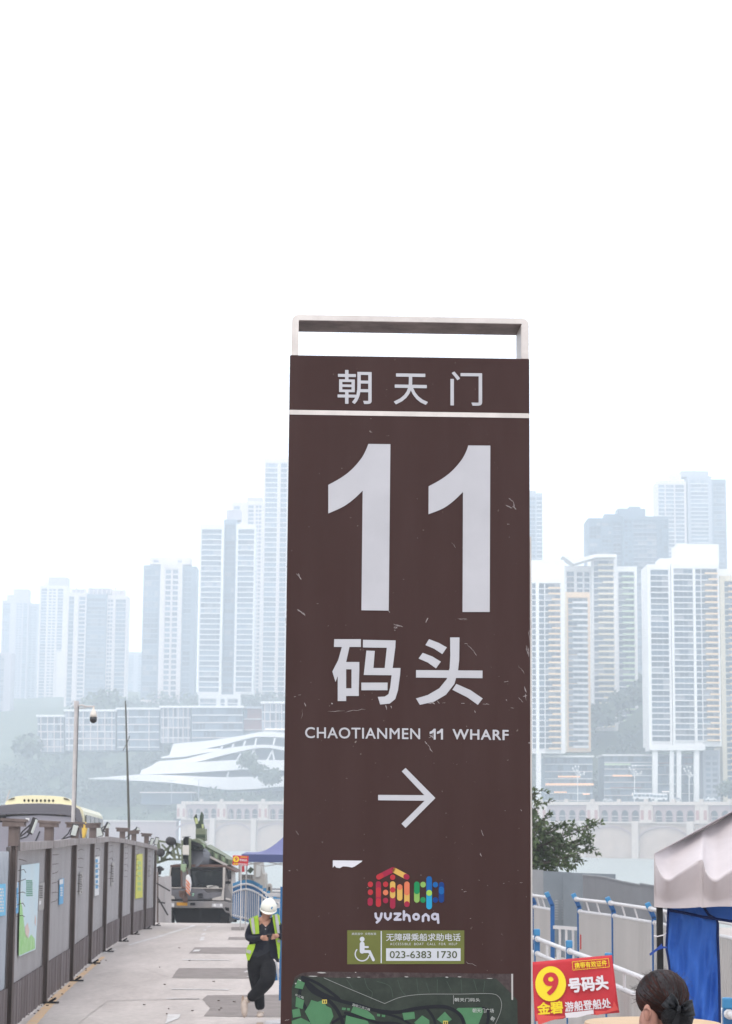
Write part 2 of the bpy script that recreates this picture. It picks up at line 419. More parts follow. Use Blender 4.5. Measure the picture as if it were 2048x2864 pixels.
tower('apartment_tower', 'faint mauve tower with a stepped crown, second from the left edge', 'tower', 2050, cL,
      [(14, 160, 850, 1760, 0, 22, MV, 14.5, [(20, 58, 'g', GR), (92, 126, 'p', GR), (132, 154, 'g', GR)]), (75, 158, 788, 850, 2, 16, MV, 14, []),
       (40, 75, 818, 850, 3, 10, MV, 14, []), (160, 215, 868, 1760, 6, 18, GR, 14.5, [(166, 206, 'p', GR)])])
tower('apartment_tower', 'slender pale tower with a tall square crown left of the wide balcony block', 'tower', 1950, cL,
      [(222, 374, 768, 1500, 0, 22, PK, 17, [(230, 262, 'g', PK), (270, 314, 'p', PK), (322, 352, 'g', PK)]), (270, 374, 722, 768, 2, 16, MV, 14, []),
       (245, 270, 748, 768, 3, 8, PK, 14, []), (313, 372, 1130, 1500, -6, 8, PK, 17, [])])
def fins_a(root):
    mb = MB()
    for i in range(14):
        x = 372 + i*24; mb.rpx(*cL(x, 792-(i % 3)*7), *cL(x+4, 812), 1720, 6)
    mb.build('roof_fin', m_pink, root, fix=False)
tower('apartment_tower', 'wide tower with finned roofline and blue banded bays behind the camera pole', 'tower', 1720, cL,
      [(372, 482, 806, 1500, 0, 22, PK, 22.5, [(384, 412, 'g', BG), (438, 476, 'w', W)]), (482, 592, 816, 1500, -4, 24, BG, 22.5, [(486, 586, 'g', GR)]),
       (592, 705, 822, 1500, 0, 22, PK, 22.5, [(598, 628, 'p', W), (642, 700, 'g', GR)]), (400, 470, 788, 806, 4, 10, MV, 14, []),
       (488, 616, 783, 816, 4, 12, MV, 14, []), (620, 690, 794, 822, 4, 10, PK, 14, [])], extra=fins_a)
tower('apartment_block', 'small distant block seen in the gap right of the finned tower', 'tower', 2200, cL,
      [(700, 792, 1136, 1500, 0, 18, GR, 16, [(708, 742, 'g', GR), (768, 786, 'g', W)])])
tower('apartment_tower', 'blue glass tower with a white ladder of square windows up its middle', 'tower', 1560, cL,
      [(797, 890, 655, 1450, 0, 22, BG, 29.3, [(802, 882, 'g', GR)]), (890, 1012, 648, 1450, -2, 24, PK, 29.3, [(918, 950, 'w', W), (958, 990, 'w', W)]),
       (1012, 1090, 662, 1450, 1, 20, BG, 29.3, [(1020, 1062, 'g', GR)]), (830, 1058, 614, 650, 5, 12, PK, 14, [(850, 880, 'p', W), (985, 1010, 'p', W)]), (780, 885, 1400, 1450, -8, 10, PK, 25, [(786, 880, 'g', W)])])
tower('apartment_tower', 'twin white slab tower with bright floor lines and a dark seam between its halves', 'tower', 1430, cL,
      [(1112, 1242, 428, 1372, 0, 22, W, 29.2, [(1118, 1230, 's', W)]), (1242, 1310, 402, 1372, 7, 16, BG, 29.2, [(1250, 1304, 'g', BG)]),
       (1310, 1416, 428, 1372, 0, 22, W, 29.2, [(1320, 1410, 's', W)]), (1256, 1334, 348, 402, 12, 12, MV, 20, []), (1100, 1332, 1370, 1450, -6, 20, W, 26, [(1108, 1200, 'g', W), (1222, 1246, 'g', W), (1262, 1318, 'g', W)])])
tower('apartment_tower', 'pinkish stepped tower half hidden behind the twin white slab tower', 'tower', 1650, cL,
      [(1286, 1368, 306, 1400, 0, 20, PK, 22, [(1296, 1330, 'g', PK)]), (1368, 1456, 300, 1400, -3, 22, PK, 22, [(1374, 1408, 'w', W), (1416, 1450, 'p', W)]), (1370, 1455, 280, 300, 2, 12, MV, 20, [])])
tower('apartment_tower', 'tallest left bank tower, its top beside the brown sign', 'tower', 1560, cL,
      [(1466, 1700, 64, 1400, 0, 26, PK, 27.5, [(1472, 1540, 's', W), (1556, 1592, 'g', PK), (1600, 1690, 's', W)]), (1480, 1560, 46, 64, 3, 10, W, 20, [])])
tower('apartment_tower', 'narrow pale tower just right of the brown sign', 'tower', 1560, cR,
      [(-80, 130, 292, 900, 0, 24, GR, 26, [(40, 86, 'g', GR), (94, 126, 's', W)]), (-80, 90, 276, 292, 3, 12, GR, 20, [])])
def legs_a(root):
    for xa, xb in ((92, 122), (-40, -10)):
        mb = MB(); a = cR(xa, 1945); c = cR(xb, 2260); mb.rpx(a[0], a[1], c[0], c[1], 998, 2.6); mb.build('column', m_white, root)
tower('apartment_tower', 'white tower with peach balconies on tall columns beside the brown sign', 'tower', 1000, cR,
      [(-60, 270, 830, 1945, 0, 24, W, 36.4, [(64, 88, 'g', W), (108, 142, 'g', W), (146, 244, 'b', m_peach)]), (-60, 270, 716, 832, 3, 18, W, 30, [])], extra=legs_a)
tower('apartment_tower', 'peach framed tower with white balconies, shorter than its neighbours', 'tower', 1035, cR,
      [(252, 432, 922, 1935, 0, 22, m_peach, 36.6, [(292, 418, 'b', W)]), (250, 284, 926, 1935, -1.5, 3, m_cream, 36, [])])
tower('apartment_tower', 'white framed block rising behind the peach tower', 'tower', 1090, cR,
      [(272, 448, 755, 1740, 0, 22, W, 36, [(284, 332, 'g', PK), (346, 388, 'w', W), (394, 432, 'w', W)])])
def roof_b(root):
    mb = MB(); mb.ppx([cR(*q) for q in ((258, 690), (345, 712), (470, 680), (598, 680), (598, 700), (470, 700), (330, 742))], 1075, 14); mb.build('slanted_roof', m_white, root)
tower('apartment_tower', 'blue glass tower with orange tinted balconies under a slanted white roof', 'tower', 1082, cR,
      [(448, 602, 684, 1800, 0, 24, W, 36.6, [(454, 582, 'b', m_cream)])], extra=roof_b)
tower('apartment_tower', 'slim tower with pale green balconies and white frame over the trees', 'tower', 1092, cR,
      [(602, 730, 758, 1800, 0, 22, W, 36.6, [(612, 712, 'b', m_green)])])
tower('apartment_tower', 'dark grey blue tower with a flat stepped roof behind the white towers', 'tower', 1340, cR,
      [(420, 642, 452, 1560, 0, 26, ST, 26.5, [(428, 500, 'g', ST), (504, 572, 'w', W), (578, 628, 'g', GR)]),
       (642, 930, 440, 1560, -4, 28, ST, 26.5, [(650, 698, 'p', ST), (706, 856, 's', GR), (868, 888, 'g', ST), (898, 924, 'g', ST)]),
       (525, 640, 425, 452, 4, 10, ST, 20, []), (610, 786, 390, 440, 3, 14, ST, 20, []), (682, 754, 377, 390, 6, 8, ST, 20, [])])
tower('apartment_tower', 'tallest pale tower at the upper right with boxed white floor bands', 'tower', 1600, cR,
      [(860, 1042, 215, 800, 0, 24, PK, 25, [(866, 906, 's', W), (912, 966, 's', W), (972, 1030, 's', W)]),
       (1054, 1204, 186, 800, -3, 26, GR, 25, [(1070, 1180, 's', W)]), (1204, 1295, 206, 900, 2, 22, BG, 25, [(1214, 1286, 'g', GR)]),
       (945, 1012, 168, 215, 4, 10, PK, 20, []), (1012, 1186, 152, 188, 3, 14, GR, 20, [])])
def legs_b(root):
    for xa, xb in ((830, 862), (940, 965), (984, 1012), (1094, 1126)):
        mb = MB(); a = cR(xa, 1924); c = cR(xb, 2262); mb.rpx(a[0], a[1], c[0], c[1], 984, 2.4); mb.build('column', m_white, root)
    mb = MB(); a = cR(812, 1894); c = cR(1165, 1926); mb.rpx(a[0], a[1], c[0], c[1], 983, 16); mb.build('base_beam', m_white, root)
tower('apartment_tower', 'big white tower on four tall columns with glazed bays and peach balconies', 'tower', 985, cR,
      [(797, 942, 745, 1900, 0, 22, W, 36.5, [(815, 930, 's', W)]), (948, 1250, 738, 1900, -1.5, 26, W, 36.5, [(962, 1084, 's', W), (1100, 1134, 'g', W), (1138, 1240, 'b', m_peach)]),
       (985, 1252, 615, 738, 3, 18, W, 30, []), (875, 985, 706, 745, 4, 14, W, 30, []), (1150, 1256, 1924, 2262, 6, 14, GR, 36, [(1162, 1246, 'p', GR)])], extra=legs_b)
tower('apartment_tower', 'cream tower with closely set balconies cut off by the right edge', 'tower', 1002, cR,
      [(1256, 1500, 818, 2262, 0, 24, m_cream, 36.5, [(1284, 1390, 'b', m_peach), (1400, 1490, 's', W)]), (1250, 1500, 774, 818, 2, 18, W, 30, [])])

# ------------------------------------------------------------------ shopping centres
def mall(label, Y, cv, x0, x1, yt, yb, fl, wm, lines=(), fins=0, signs=(), name='shopping_centre', dep=26, roofm=None, ov=8):
    a = cv((x0+x1)/2, yb); root = thing(name, P(a[0], a[1], Y), label, 'building')
    mb = MB(); mb.rpx(*cv(x0, yt), *cv(x1, yb), Y, dep); mb.build('wall', wm, root)
    mb = MB(); mb.rpx(*cv(x0-ov, yt-9), *cv(x1+ov, yt+2), Y-3, dep+4); mb.build('roof', roofm or m_white, root)
    k = 0; y = yt+fl
    rnd = random.Random(int(x0*3+yt))
    while y < yb:
        mb = MB(); mb.rpx(*cv(x0+2, y-2), *cv(x1-2, y+3), Y-1.2, 1.4); mb.build('floor_slab', m_pink if k % 2 else m_white, root)
        xx = x0+5
        while xx < x1-14:
            ww = rnd.choice((12, 18, 26, 34))
            if rnd.random() < 0.72:
                q = MB(); q.rpx(*cv(xx, y-fl+7), *cv(min(xx+ww, x1-4), y-5), Y-0.4, 0.5); q.build('window', m_glass, root, fix=False)
            xx += ww+5
        y += fl; k += 1
    for i in range(fins):
        xx = x0 + (x1-x0)*(i+0.5)/fins; q = MB(); q.rpx(*cv(xx-2, yt), *cv(xx+2, yb), Y-1.6, 1.1); q.build('fin', m_pink, root, fix=False)
    for (sx0, sy0, sx1, sy1, sm_) in signs:
        q = MB(); q.rpx(*cv(sx0, sy0), *cv(sx1, sy1), Y-1.9, 0.4); q.build('lit_sign', sm_, root, fix=False)
    return root
mall('hillside mall wing with a sloping roof at the left, below a clump of trees', 1235, cL, 208, 355, 1492, 1690, 42, GR, fins=4)
mall('hillside mall wing with many small framed windows behind the camera pole', 1232, cL, 362, 640, 1462, 1680, 38, GR, fins=7)
mall('long mall block with grey blue glass floors right of the thin mast', 1230, cL, 650, 884, 1452, 1680, 42, BG, fins=2)
mall('mall block with a white grid front above the curved museum roof', 1222, cL, 890, 1056, 1442, 1640, 56, GR, fins=6)
mall('broad mall hall with bright floor lines just above the curved museum', 1218, cL, 1062, 1346, 1442, 1640, 42, BG)
mall('plain brown brick hall between the mall floors and the sign', 1226, cL, 1346, 1450, 1446, 1640, 60, m_brick, roofm=m_grey)
mall('tall white framed hall touching the left edge of the brown sign', 1215, cL, 1450, 1640, 1418, 1600, 50, GR, fins=6, signs=((1470, 1560, 1600, 1566, m_glow2),))
mall('two storey riverside mall with an orange lit sign near the brown sign', 1012, cR, 145, 450, 1968, 2262, 46, BG,
     signs=((230, 2088, 370, 2098, m_glow), (150, 2136, 455, 2148, m_glow), (205, 2188, 285, 2196, m_glow), (385, 2200, 430, 2208, m_glow)))
mall('riverside mall with a green stripe and a lit orange sign next to the columns', 1016, cR, 522, 826, 1960, 2262, 42, BG,
     signs=((576, 2082, 700, 2092, m_glow), (525, 2008, 690, 2022, m_green), (700, 2018, 826, 2026, m_white), (560, 2160, 760, 2166, m_brick), (700, 2196, 830, 2210, m_glow2)))
mall('dark shops with red frames sheltered under the big columned tower', 1010, cR, 862, 1150, 1960, 2262, 60, m_steel,
     signs=((868, 2004, 940, 2010, m_brick), (1030, 1968, 1092, 1974, m_brick), (1030, 2010, 1092, 2014, m_brick), (890, 2184, 950, 2192, m_glow2)), roofm=m_grey)

# ------------------------------------------------------------------ the curved museum
def cM(x, y): return 400 + x/4.06, 1900 + y/4.06
m_rib = mat('museum_white', (0.80, 0.80, 0.80), 0.55, var=0.1, scale=0.05)
m_mg = mat('museum_glass', (0.07, 0.11, 0.15), 0.3, var=0.3, scale=0.08)
mus = thing('museum', P(640, 2200, 1180), 'museum with sweeping white ribbon roofs like river waves, lying before the malls', 'building')
def spl(pts, n=6):
    out_ = []
    for i in range(len(pts)-1):
        p0 = Vector(pts[max(i-1, 0)]); p1 = Vector(pts[i]); p2 = Vector(pts[i+1]); p3 = Vector(pts[min(i+2, len(pts)-1)])
        for k in range(n):
            t = k/n; out_.append(tuple(0.5*((2*p1)+(-p0+p2)*t+(2*p0-5*p1+4*p2-p3)*t*t+(-p0+3*p1-3*p2+p3)*t*t*t)))
    out_.append(tuple(pts[-1])); return out_
def ribbon(top, bot, Y, dep, nm='roof_ribbon', m=None):
    a = spl(top); b_ = spl(bot); mb = MB()
    mb.prism([P(*cM(*q), Y) for q in a + b_[::-1]], (0, dep, 0)); mb.build(nm, m or m_rib, mus, fix=True)
ribbon([(-560, 1128), (0, 1060), (200, 930), (700, 830), (1000, 720), (1350, 640), (1900, 640)], [(-560, 1132), (0, 1160), (500, 1190), (900, 1270), (1300, 1270), (1900, 1250)], 1190, 30, 'glass_hall', m_mg)
ribbon([(345, 730), (700, 700), (960, 665), (1200, 622), (1350, 596), (1450, 592), (1590, 608), (1900, 650)], [(300, 862), (480, 826), (640, 797), (900, 747), (1100, 692), (1300, 652), (1590, 660), (1900, 700)], 1176, 22)
ribbon([(200, 886), (300, 862), (640, 797), (780, 787), (890, 786)], [(200, 892), (330, 888), (460, 880), (640, 846), (890, 800)], 1174, 22)
ribbon([(190, 927), (460, 905), (650, 860), (900, 792), (1050, 766), (1250, 746), (1420, 742), (1590, 766), (1900, 800)], [(200, 960), (440, 952), (640, 930), (900, 862), (1080, 822), (1260, 786), (1420, 776), (1590, 802), (1900, 850)], 1172, 24)
ribbon([(-20, 1032), (90, 985), (200, 927), (440, 944), (700, 935), (1100, 914), (1590, 918), (1900, 920)], [(-20, 1055), (0, 1078), (400, 1066), (700, 1050), (1000, 1031), (1200, 1018), (1590, 1032), (1900, 1040)], 1169, 26)
ribbon([(-620, 1124), (-200, 1092), (0, 1080), (400, 1092), (700, 1104), (900, 1110), (1160, 1106), (1590, 1098), (1900, 1095)], [(-620, 1130), (-300, 1138), (0, 1156), (300, 1172), (640, 1212), (900, 1250), (1160, 1250), (1590, 1215), (1900, 1200)], 1166, 28)
for xa, ya, xb, yb in ((1290, 670, 1272, 745), (1165, 700, 1140, 755), (1500, 665, 1480, 745), (1030, 735, 1015, 770), (1110, 845, 1065, 918), (1265, 795, 1185, 918), (1475, 800, 1410, 920), (1262, 800, 1290, 915), (1470, 805, 1490, 915), (975, 1050, 955, 1108), (905, 760, 890, 785)):
    q = MB(); q.bar(P(*cM(xa, ya), 1175), P(*cM(xb, yb), 1175), 0.9, 0.9); q.build('strut', m_rib, mus)
q = MB(); q.rpx(*cM(-20, 1285), *cM(560, 1420), 1150, 16); q.build('ground_floor', m_mg, mus)
q = MB(); q.rpx(*cM(-40, 1278), *cM(590, 1290), 1146, 20); q.build('canopy', m_pink, mus)

# ------------------------------------------------------------------ embankment with its arcade
m_stone = mat('embankment_stone', (0.46, 0.36, 0.29), 0.85, var=0.25, scale=0.12, bump=0.3, bscale=0.6)
m_arc = mat('arcade_stone', (0.34, 0.255, 0.245), 0.8, var=0.15, scale=0.15)
m_trim = mat('arcade_trim', (0.56, 0.49, 0.43), 0.8, var=0.12, scale=0.2)
m_rp = mat('arcade_red_panel', (0.36, 0.19, 0.17), 0.8)
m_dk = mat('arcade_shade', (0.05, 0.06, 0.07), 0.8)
T0, MOD = -20.4, 27.3
arc = thing('riverside_arcade', B(90, 0, -14), 'two tier stone embankment with a row of arches above the waterline', 'arcade')
def bpts(t, s, z): return B(t, s, z)
def arch_wall():
    mb = MB(); pts = [(3.2, 2.2)]; nA = 4; pitch = (MOD-6.4)/nA
    for i in range(nA):
        c = 3.2 + pitch*(i+0.5); h = 1.75
        pts += [(c-h, 2.2), (c-h, 5.2)] + [(c-h*math.cos(math.pi*j/10), 5.2+h*1.15*math.sin(math.pi*j/10)) for j in range(1, 10)] + [(c+h, 5.2), (c+h, 2.2)]
    pts += [(MOD-3.2, 2.2), (MOD-3.2, 9.2), (3.2, 9.2)]
    mb.prism([Vector((0, 0, 0)) + BD*a + Vector((0, 0, z)) for a, z in pts], BN*0.8)
    return mb.mesh('arch_wall', m_arc)
def bb(mb, t0, t1, s0, s1, z0, z1, mi=0):
    vs = [BD*t + BN*s + Vector((0, 0, z)) for t in (t0, t1) for s in (s0, s1) for z in (z0, z1)]
    mb.add(vs, [(0,1,3,2),(4,6,7,5),(0,4,5,1),(2,3,7,6),(0,2,6,4),(1,5,7,3)], mi)
am = arch_wall()
q = MB(); bb(q, -3.2, 3.2, -0.5, 3.0, 2.0, 9.4); bb(q, -2.9, -0.9, -0.7, -0.5, 1.9, 9.5); bb(q, 0.9, 2.9, -0.7, -0.5, 1.9, 9.5); pierm = q.mesh('pier', m_trim)
q = MB(); bb(q, -0.75, 0.75, -0.62, -0.5, 3.0, 7.2); panm = q.mesh('red_panel', m_rp)
q = MB(); bb(q, 0, MOD, -0.9, 1.0, 9.4, 9.9); bb(q, 0, MOD, -0.7, -0.3, 9.9, 10.9)
for i in range(2): bb(q, i*MOD/2-0.9, i*MOD/2+0.9, -1.0, 0.0, 9.9, 12.1)
parm = q.mesh('parapet', m_trim)
q = MB(); bb(q, 3.2, MOD-3.2, 0.1, 0.3, 4.3, 4.6); bb(q, 3.2, MOD-3.2, 0.1, 0.3, 3.0, 3.15); railm = q.mesh('railing', m_trim)
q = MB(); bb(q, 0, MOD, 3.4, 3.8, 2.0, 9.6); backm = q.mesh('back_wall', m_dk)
q = MB(); bb(q, 0, MOD, -0.9, 0.2, -15, 1.6)
for i in range(int(MOD/1.05)): bb(q, i*1.05+0.2, i*1.05+0.7, -1.3, -0.9, 0.1, 0.7)
lowm = q.mesh('lower_wall', m_stone)
q = MB(); bb(q, -0.8, MOD-0.8, -1.7, 1.0, 1.5, 2.1); ledm = q.mesh('ledge', m_trim)
q = MB(); bb(q, 3.4, 6.6, -2.0, -0.8, -15, 2.4); butm = q.mesh('buttress', m_trim)
q = MB()
for i in range(14):
    a0, a1 = math.pi*i/14, math.pi*(i+1)/14; c = 5.0+MOD/2; R_, H_ = MOD/2-1.6, 5.5
    for a_, b_ in ((a0, a1),):
        p1 = (c-R_*math.cos(a_), -6.0+H_*math.sin(a_)); p2 = (c-R_*math.cos(b_), -6.0+H_*math.sin(b_))
        vs = [BD*p1[0]+BN*-1.4+Vector((0, 0, p1[1])), BD*p2[0]+BN*-1.4+Vector((0, 0, p2[1])), BD*p2[0]+BN*-1.4+Vector((0, 0, p2[1]+0.9)), BD*p1[0]+BN*-1.4+Vector((0, 0, p1[1]+0.9))]
        q.prism(vs, BN*0.6)
relm = q.mesh('relief_arch', m_arc)
for k in range(-4, 10):
    t0 = T0 + MOD*k; o0 = B(t0, 0, 0)
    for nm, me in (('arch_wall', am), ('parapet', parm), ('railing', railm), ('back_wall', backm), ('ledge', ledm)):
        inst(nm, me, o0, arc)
    inst('lower_wall', lowm, o0, arc); inst('relief_arch', relm, o0, arc); inst('buttress', butm, o0, arc)
for k in range(-4, 11):
    o0 = B(T0+MOD*k, 0, 0); inst('pier', pierm, o0, arc)
    inst('red_panel', panm, o0+BD*1.9+BN*-0.15, arc); inst('red_panel', panm, o0-BD*1.9+BN*-0.15, arc)
emb = thing('embankment_wall', B(400, 0, -14), 'plain grey river wall below green bushes, left of the arcade', 'wall')
q = MB(); q.prism([B(T0+MOD*10+3.2, -0.6, -15), B(700, -0.6, -15), B(700, -0.6, 0.2), B(T0+MOD*10+3.2, -0.6, 0.2)], BN*2); q.build('wall_face', m_arc, emb)
q = MB(); q.prism([B(T0+MOD*10+3.2, -1.2, 0.2), B(640, -1.2, 0.2), B(640, -1.2, 1.0), B(T0+MOD*10+3.2, -1.2, 1.0)], BN*3); q.build('coping', m_trim, emb)

# ------------------------------------------------------------------ woods on the far slope
m_wood = mat('far_leaves', (0.055, 0.08, 0.05), 0.85, col2=(0.125, 0.155, 0.10), scale=0.09, var=0.3)
wood = MB(); rw = random.Random(5)
def clump(c, r, nn=110):
    for _ in range(nn):
        d = Vector((rw.gauss(0, 1), rw.gauss(0, 1), rw.gauss(0, 1))).normalized(); rr = r*(0.55+0.5*rw.random())
        p = c + Vector((d.x*rr, d.y*rr, d.z*rr*0.8)); s_ = r*(0.14+0.16*rw.random())
        u = Vector((rw.uniform(-1, 1), rw.uniform(-1, 1), rw.uniform(-1, 1))).normalized(); v = u.cross(d)
        if v.length < 0.1: continue
        v.normalize(); i = len(wood.v); s_ *= 0.8; wood.v += [p-u*s_, p+v*s_*0.7, p+u*s_, p-v*s_*0.7]; wood.f.append((i, i+1, i+2, i+3)); wood.m.append(0)
for _ in range(560):
    t = rw.uniform(150, 520); s = rw.uniform(40, 215)
    if t < 250 and s < 150: continue
    z = farz(t, s); clump(B(t, s, z+3.0), rw.uniform(3.5, 7.5), 90)
for _ in range(150):
    t = rw.uniform(258, 480); s = rw.uniform(3, 45); clump(B(t, s, farz(t, s)+1.0), rw.uniform(1.6, 3.6), 60)
for _ in range(330):
    t = rw.uniform(-60, 115); s = rw.uniform(88, 180); clump(B(t, s, farz(t, s)+3), rw.uniform(4, 7), 90)
for _ in range(300):
    t = rw.uniform(180, 620); s = rw.uniform(215, 420); clump(B(t, s, farz(t, s)+3), rw.uniform(5, 10), 60)
for _ in range(46):                # planting in front of the museum
    t = rw.uniform(178, 262); s = rw.uniform(18, 34); clump(B(t, s, farz(t, s)+rw.uniform(0.5, 2.5)), rw.uniform(1.5, 3), 60)
for x_, y_, Y_, r_ in ((300, 1965, 1300, 13), (270, 1985, 1295, 12), (330, 1990, 1296, 12), (75, 2085, 1230, 10), (690, 2120, 1120, 6), (720, 2150, 1115, 6), (760, 2170, 1110, 7), (360, 2000, 1290, 9), (740, 2010, 1240, 9), (235, 1990, 1300, 11), (1660, 1990, 1050, 8), (1700, 2000, 1050, 9), (2030, 2200, 960, 5), (1740, 1960, 1056, 8), (1790, 1940, 1060, 9), (1640, 2030, 1045, 6)):
    for _ in range(5): clump(P(x_+rw.uniform(-12, 12), y_+rw.uniform(-8, 14), Y_), r_*rw.uniform(0.5, 0.9), 110)
tag(wood.build('far_woods', m_wood, fix=False), 'hazy green trees covering the far hillside', kind='stuff')

# ------------------------------------------------------------------ small things along the far street
m_car = mat('far_vehicle', (0.7, 0.7, 0.7), 0.4, rnd=0.3)
def far_car(x, y, Y, L_, H_, label, cat, m=None):
    c = P(x, y, Y); root = thing(cat.replace(' ', '_'), (c.x, c.y, c.z), label, cat); q = MB()
    q.prism([c+Vector((a*L_/2, 0, b_*H_)) for a, b_ in ((-1, .2), (-1, .55), (-.7, .62), (-.5, 1), (.45, 1), (.72, .6), (1, .5), (1, .2))], (0, 1.8, 0)); q.build('body', m or m_car, root)
    q = MB(); q.box(c+Vector((0, -0.05, H_*.78)), (L_*.42, 0.1, H_*.24)); q.build('window', m_glass, root)
    for s_ in (-.6, .6):
        q = MB(); q.tube([c+Vector((s_*L_/2, 0, H_*.2)), c+Vector((s_*L_/2, 0.3, H_*.2))], H_*.2, 10); q.build('wheel', m_dk, root)
def far_bus(x, y, Y, L_, label):
    c = P(x, y, Y); root = thing('far_bus', (c.x, c.y, c.z), label, 'bus'); q = MB()
    q.prism([c+Vector((a*L_/2, 0, b_)) for a, b_ in ((-1, .5), (-1, 3.0), (-.96, 3.3), (.97, 3.3), (1, 2.9), (1, .5))], (0, 2.4, 0)); q.build('body', m_car, root)
    for i in range(5): q = MB(); q.box(c+Vector((-L_*.4+i*L_*.2, -0.05, 2.1)), (L_*.17, 0.1, 1.0)); q.build('window', m_glass, root)
    for s_ in (-.6, .6):
        q = MB(); q.tube([c+Vector((s_*L_/2, -0.1, .5)), c+Vector((s_*L_/2, 0.3, .5))], .5, 10); q.build('wheel', m_dk, root)
far_bus(1800, 2238, 962, 9, 'white bus on the far street left of the tall white columns')
far_bus(1842, 2240, 966, 8, 'white bus half hidden behind the first tall column')
far_car(1895, 2241, 958, 4.4, 1.6, 'pale car on the far street between the tall columns', 'car')
far_car(1990, 2240, 952, 4.6, 1.8, 'white van on the far street near the right edge', 'van')
far_car(1700, 2242, 972, 4.4, 1.5, 'small car on the far street below the lit mall', 'car')
def cluster_lamp(x, yt, Y, label):
    top = P(x, yt, Y); base = P(x, 2246, Y); root = thing('cluster_lamp', base, label, 'street lamp', 'globe cluster lamps on the far street')
    q = MB(); q.tube([base, top], 0.22, 6); q.build('pole', m_white, root)
    for i in range(9):
        a = i*2.4; r = 1.2+2.2*(i % 3)/2
        c = top+Vector((math.cos(a)*r, math.sin(a)*r*0.4, 1.0+(i*37 % 5)*0.9))
        q = MB(); q.tube([top, c], 0.08, 4); q.build('arm', m_white, root, fix=False)
        q = MB(); q.ball(c, 0.42, 8, 6); q.build('globe', m_white, root, smooth=True)
cluster_lamp(1616, 2172, 985, 'globe cluster lamp before the mall, nearest the brown sign')
cluster_lamp(1775, 2170, 970, 'globe cluster lamp between mall and white columns')
cluster_lamp(1928, 2174, 955, 'globe cluster lamp standing under the columned tower')
def arm_lamp(x, yt, Y, label):
    top = P(x, yt, Y); base = P(x, 2246, Y); root = thing('arm_lamp', base, label, 'street lamp', 'tall arm lamps by the museum')
    q = MB(); q.tube([base, top], 0.2, 6); q.build('pole', m_grey, root)
    q = MB(); q.bar(top, top+Vector((-2.6, 0, 0.3)), 0.3, 0.2); q.build('lamp_arm', m_grey, root)
    q = MB(); q.bar(top, top+Vector((2.6, 0, 0.3)), 0.3, 0.2); q.build('lamp_arm', m_grey, root)
arm_lamp(480, 2183, 1128, 'tall two armed street lamp before the left part of the museum')
arm_lamp(556, 2181, 1112, 'tall two armed street lamp before the middle of the museum')
# ================================================================== the brown wharf sign
PSI = math.radians(1.9)
O_ = P(784, 2864, 8.4)
SP = Plane(O_, (math.cos(PSI), math.sin(PSI), 0), (0, 0, 1))
uL = SP.uv(SP.at(798, 1928))[0]; uR = SP.uv(SP.at(1483.5, 1928))[0]
zT = SP.at(1148, 998).z; zB = gz(8.5)
print('SIGN width', uR-uL, 'uL', uL, SP.uv(SP.at(812, 992))[0], SP.uv(SP.at(784, 2864))[0], 'uR', SP.uv(SP.at(1483, 1003))[0], SP.uv(SP.at(1484, 2864))[0], 'h', zT-zB)
DEP = 0.2
sign = thing('wharf_sign', SP.pt((uL+uR)/2, zB-O_.z, -DEP/2), 'tall brown wharf direction sign with big white 11, arrow and map panel', 'sign')
# brown enamel: dusty, slightly glossy
ms = bpy.data.materials.new('brown_enamel'); ms.use_nodes = True; n = ms.node_tree; N = n.nodes; L = n.links; b = N['Principled BSDF']
b.inputs['Roughness'].default_value = 0.42; b.inputs['Specular IOR Level'].default_value = 0.17
tc = N.new('ShaderNodeTexCoord'); nz = N.new('ShaderNodeTexNoise'); nz.inputs['Scale'].default_value = 1.6; nz.inputs['Detail'].default_value = 9; nz.inputs['Roughness'].default_value = 0.7
mp = N.new('ShaderNodeMapping'); mp.inputs['Scale'].default_value = (1.8, 1, 0.6); L.new(tc.outputs['Object'], mp.inputs[0]); L.new(mp.outputs[0], nz.inputs['Vector'])
rp = N.new('ShaderNodeValToRGB'); rp.color_ramp.elements[0].position = 0.3; rp.color_ramp.elements[1].position = 0.75
rp.color_ramp.elements[0].color = (0.033, 0.0143, 0.0122, 1); rp.color_ramp.elements[1].color = (0.041, 0.0195, 0.0175, 1)
L.new(nz.outputs['Fac'], rp.inputs[0])
sp_ = N.new('ShaderNodeTexNoise'); sp_.inputs['Scale'].default_value = 60; sp_.inputs['Detail'].default_value = 3; L.new(tc.outputs['Object'], sp_.inputs['Vector'])
r3 = N.new('ShaderNodeValToRGB'); r3.color_ramp.elements[0].position = 0.73; r3.color_ramp.elements[1].position = 0.8; L.new(sp_.outputs['Fac'], r3.inputs[0])
mx = N.new('ShaderNodeMix'); mx.data_type = 'RGBA'; mx.inputs['B'].default_value = (0.2, 0.17, 0.16, 1)
mps = N.new('ShaderNodeMapping'); mps.inputs['Scale'].default_value = (4, 1, 0.5); L.new(tc.outputs['Object'], mps.inputs[0]); ns2 = N.new('ShaderNodeTexNoise'); ns2.inputs['Scale'].default_value = 2.2; ns2.inputs['Detail'].default_value = 6; L.new(mps.outputs[0], ns2.inputs['Vector'])
rs2 = N.new('ShaderNodeValToRGB'); rs2.color_ramp.elements[0].position = 0.45; rs2.color_ramp.elements[1].position = 0.75; rs2.color_ramp.elements[0].color = (0, 0, 0, 1); rs2.color_ramp.elements[1].color = (0.07, 0.07, 0.07, 1); L.new(ns2.outputs['Fac'], rs2.inputs[0])
ms2 = N.new('ShaderNodeMix'); ms2.data_type = 'RGBA'; ms2.inputs['B'].default_value = (0.12, 0.085, 0.08, 1); L.new(rs2.outputs[0], ms2.inputs['Factor']); L.new(rp.outputs[0], ms2.inputs['A'])
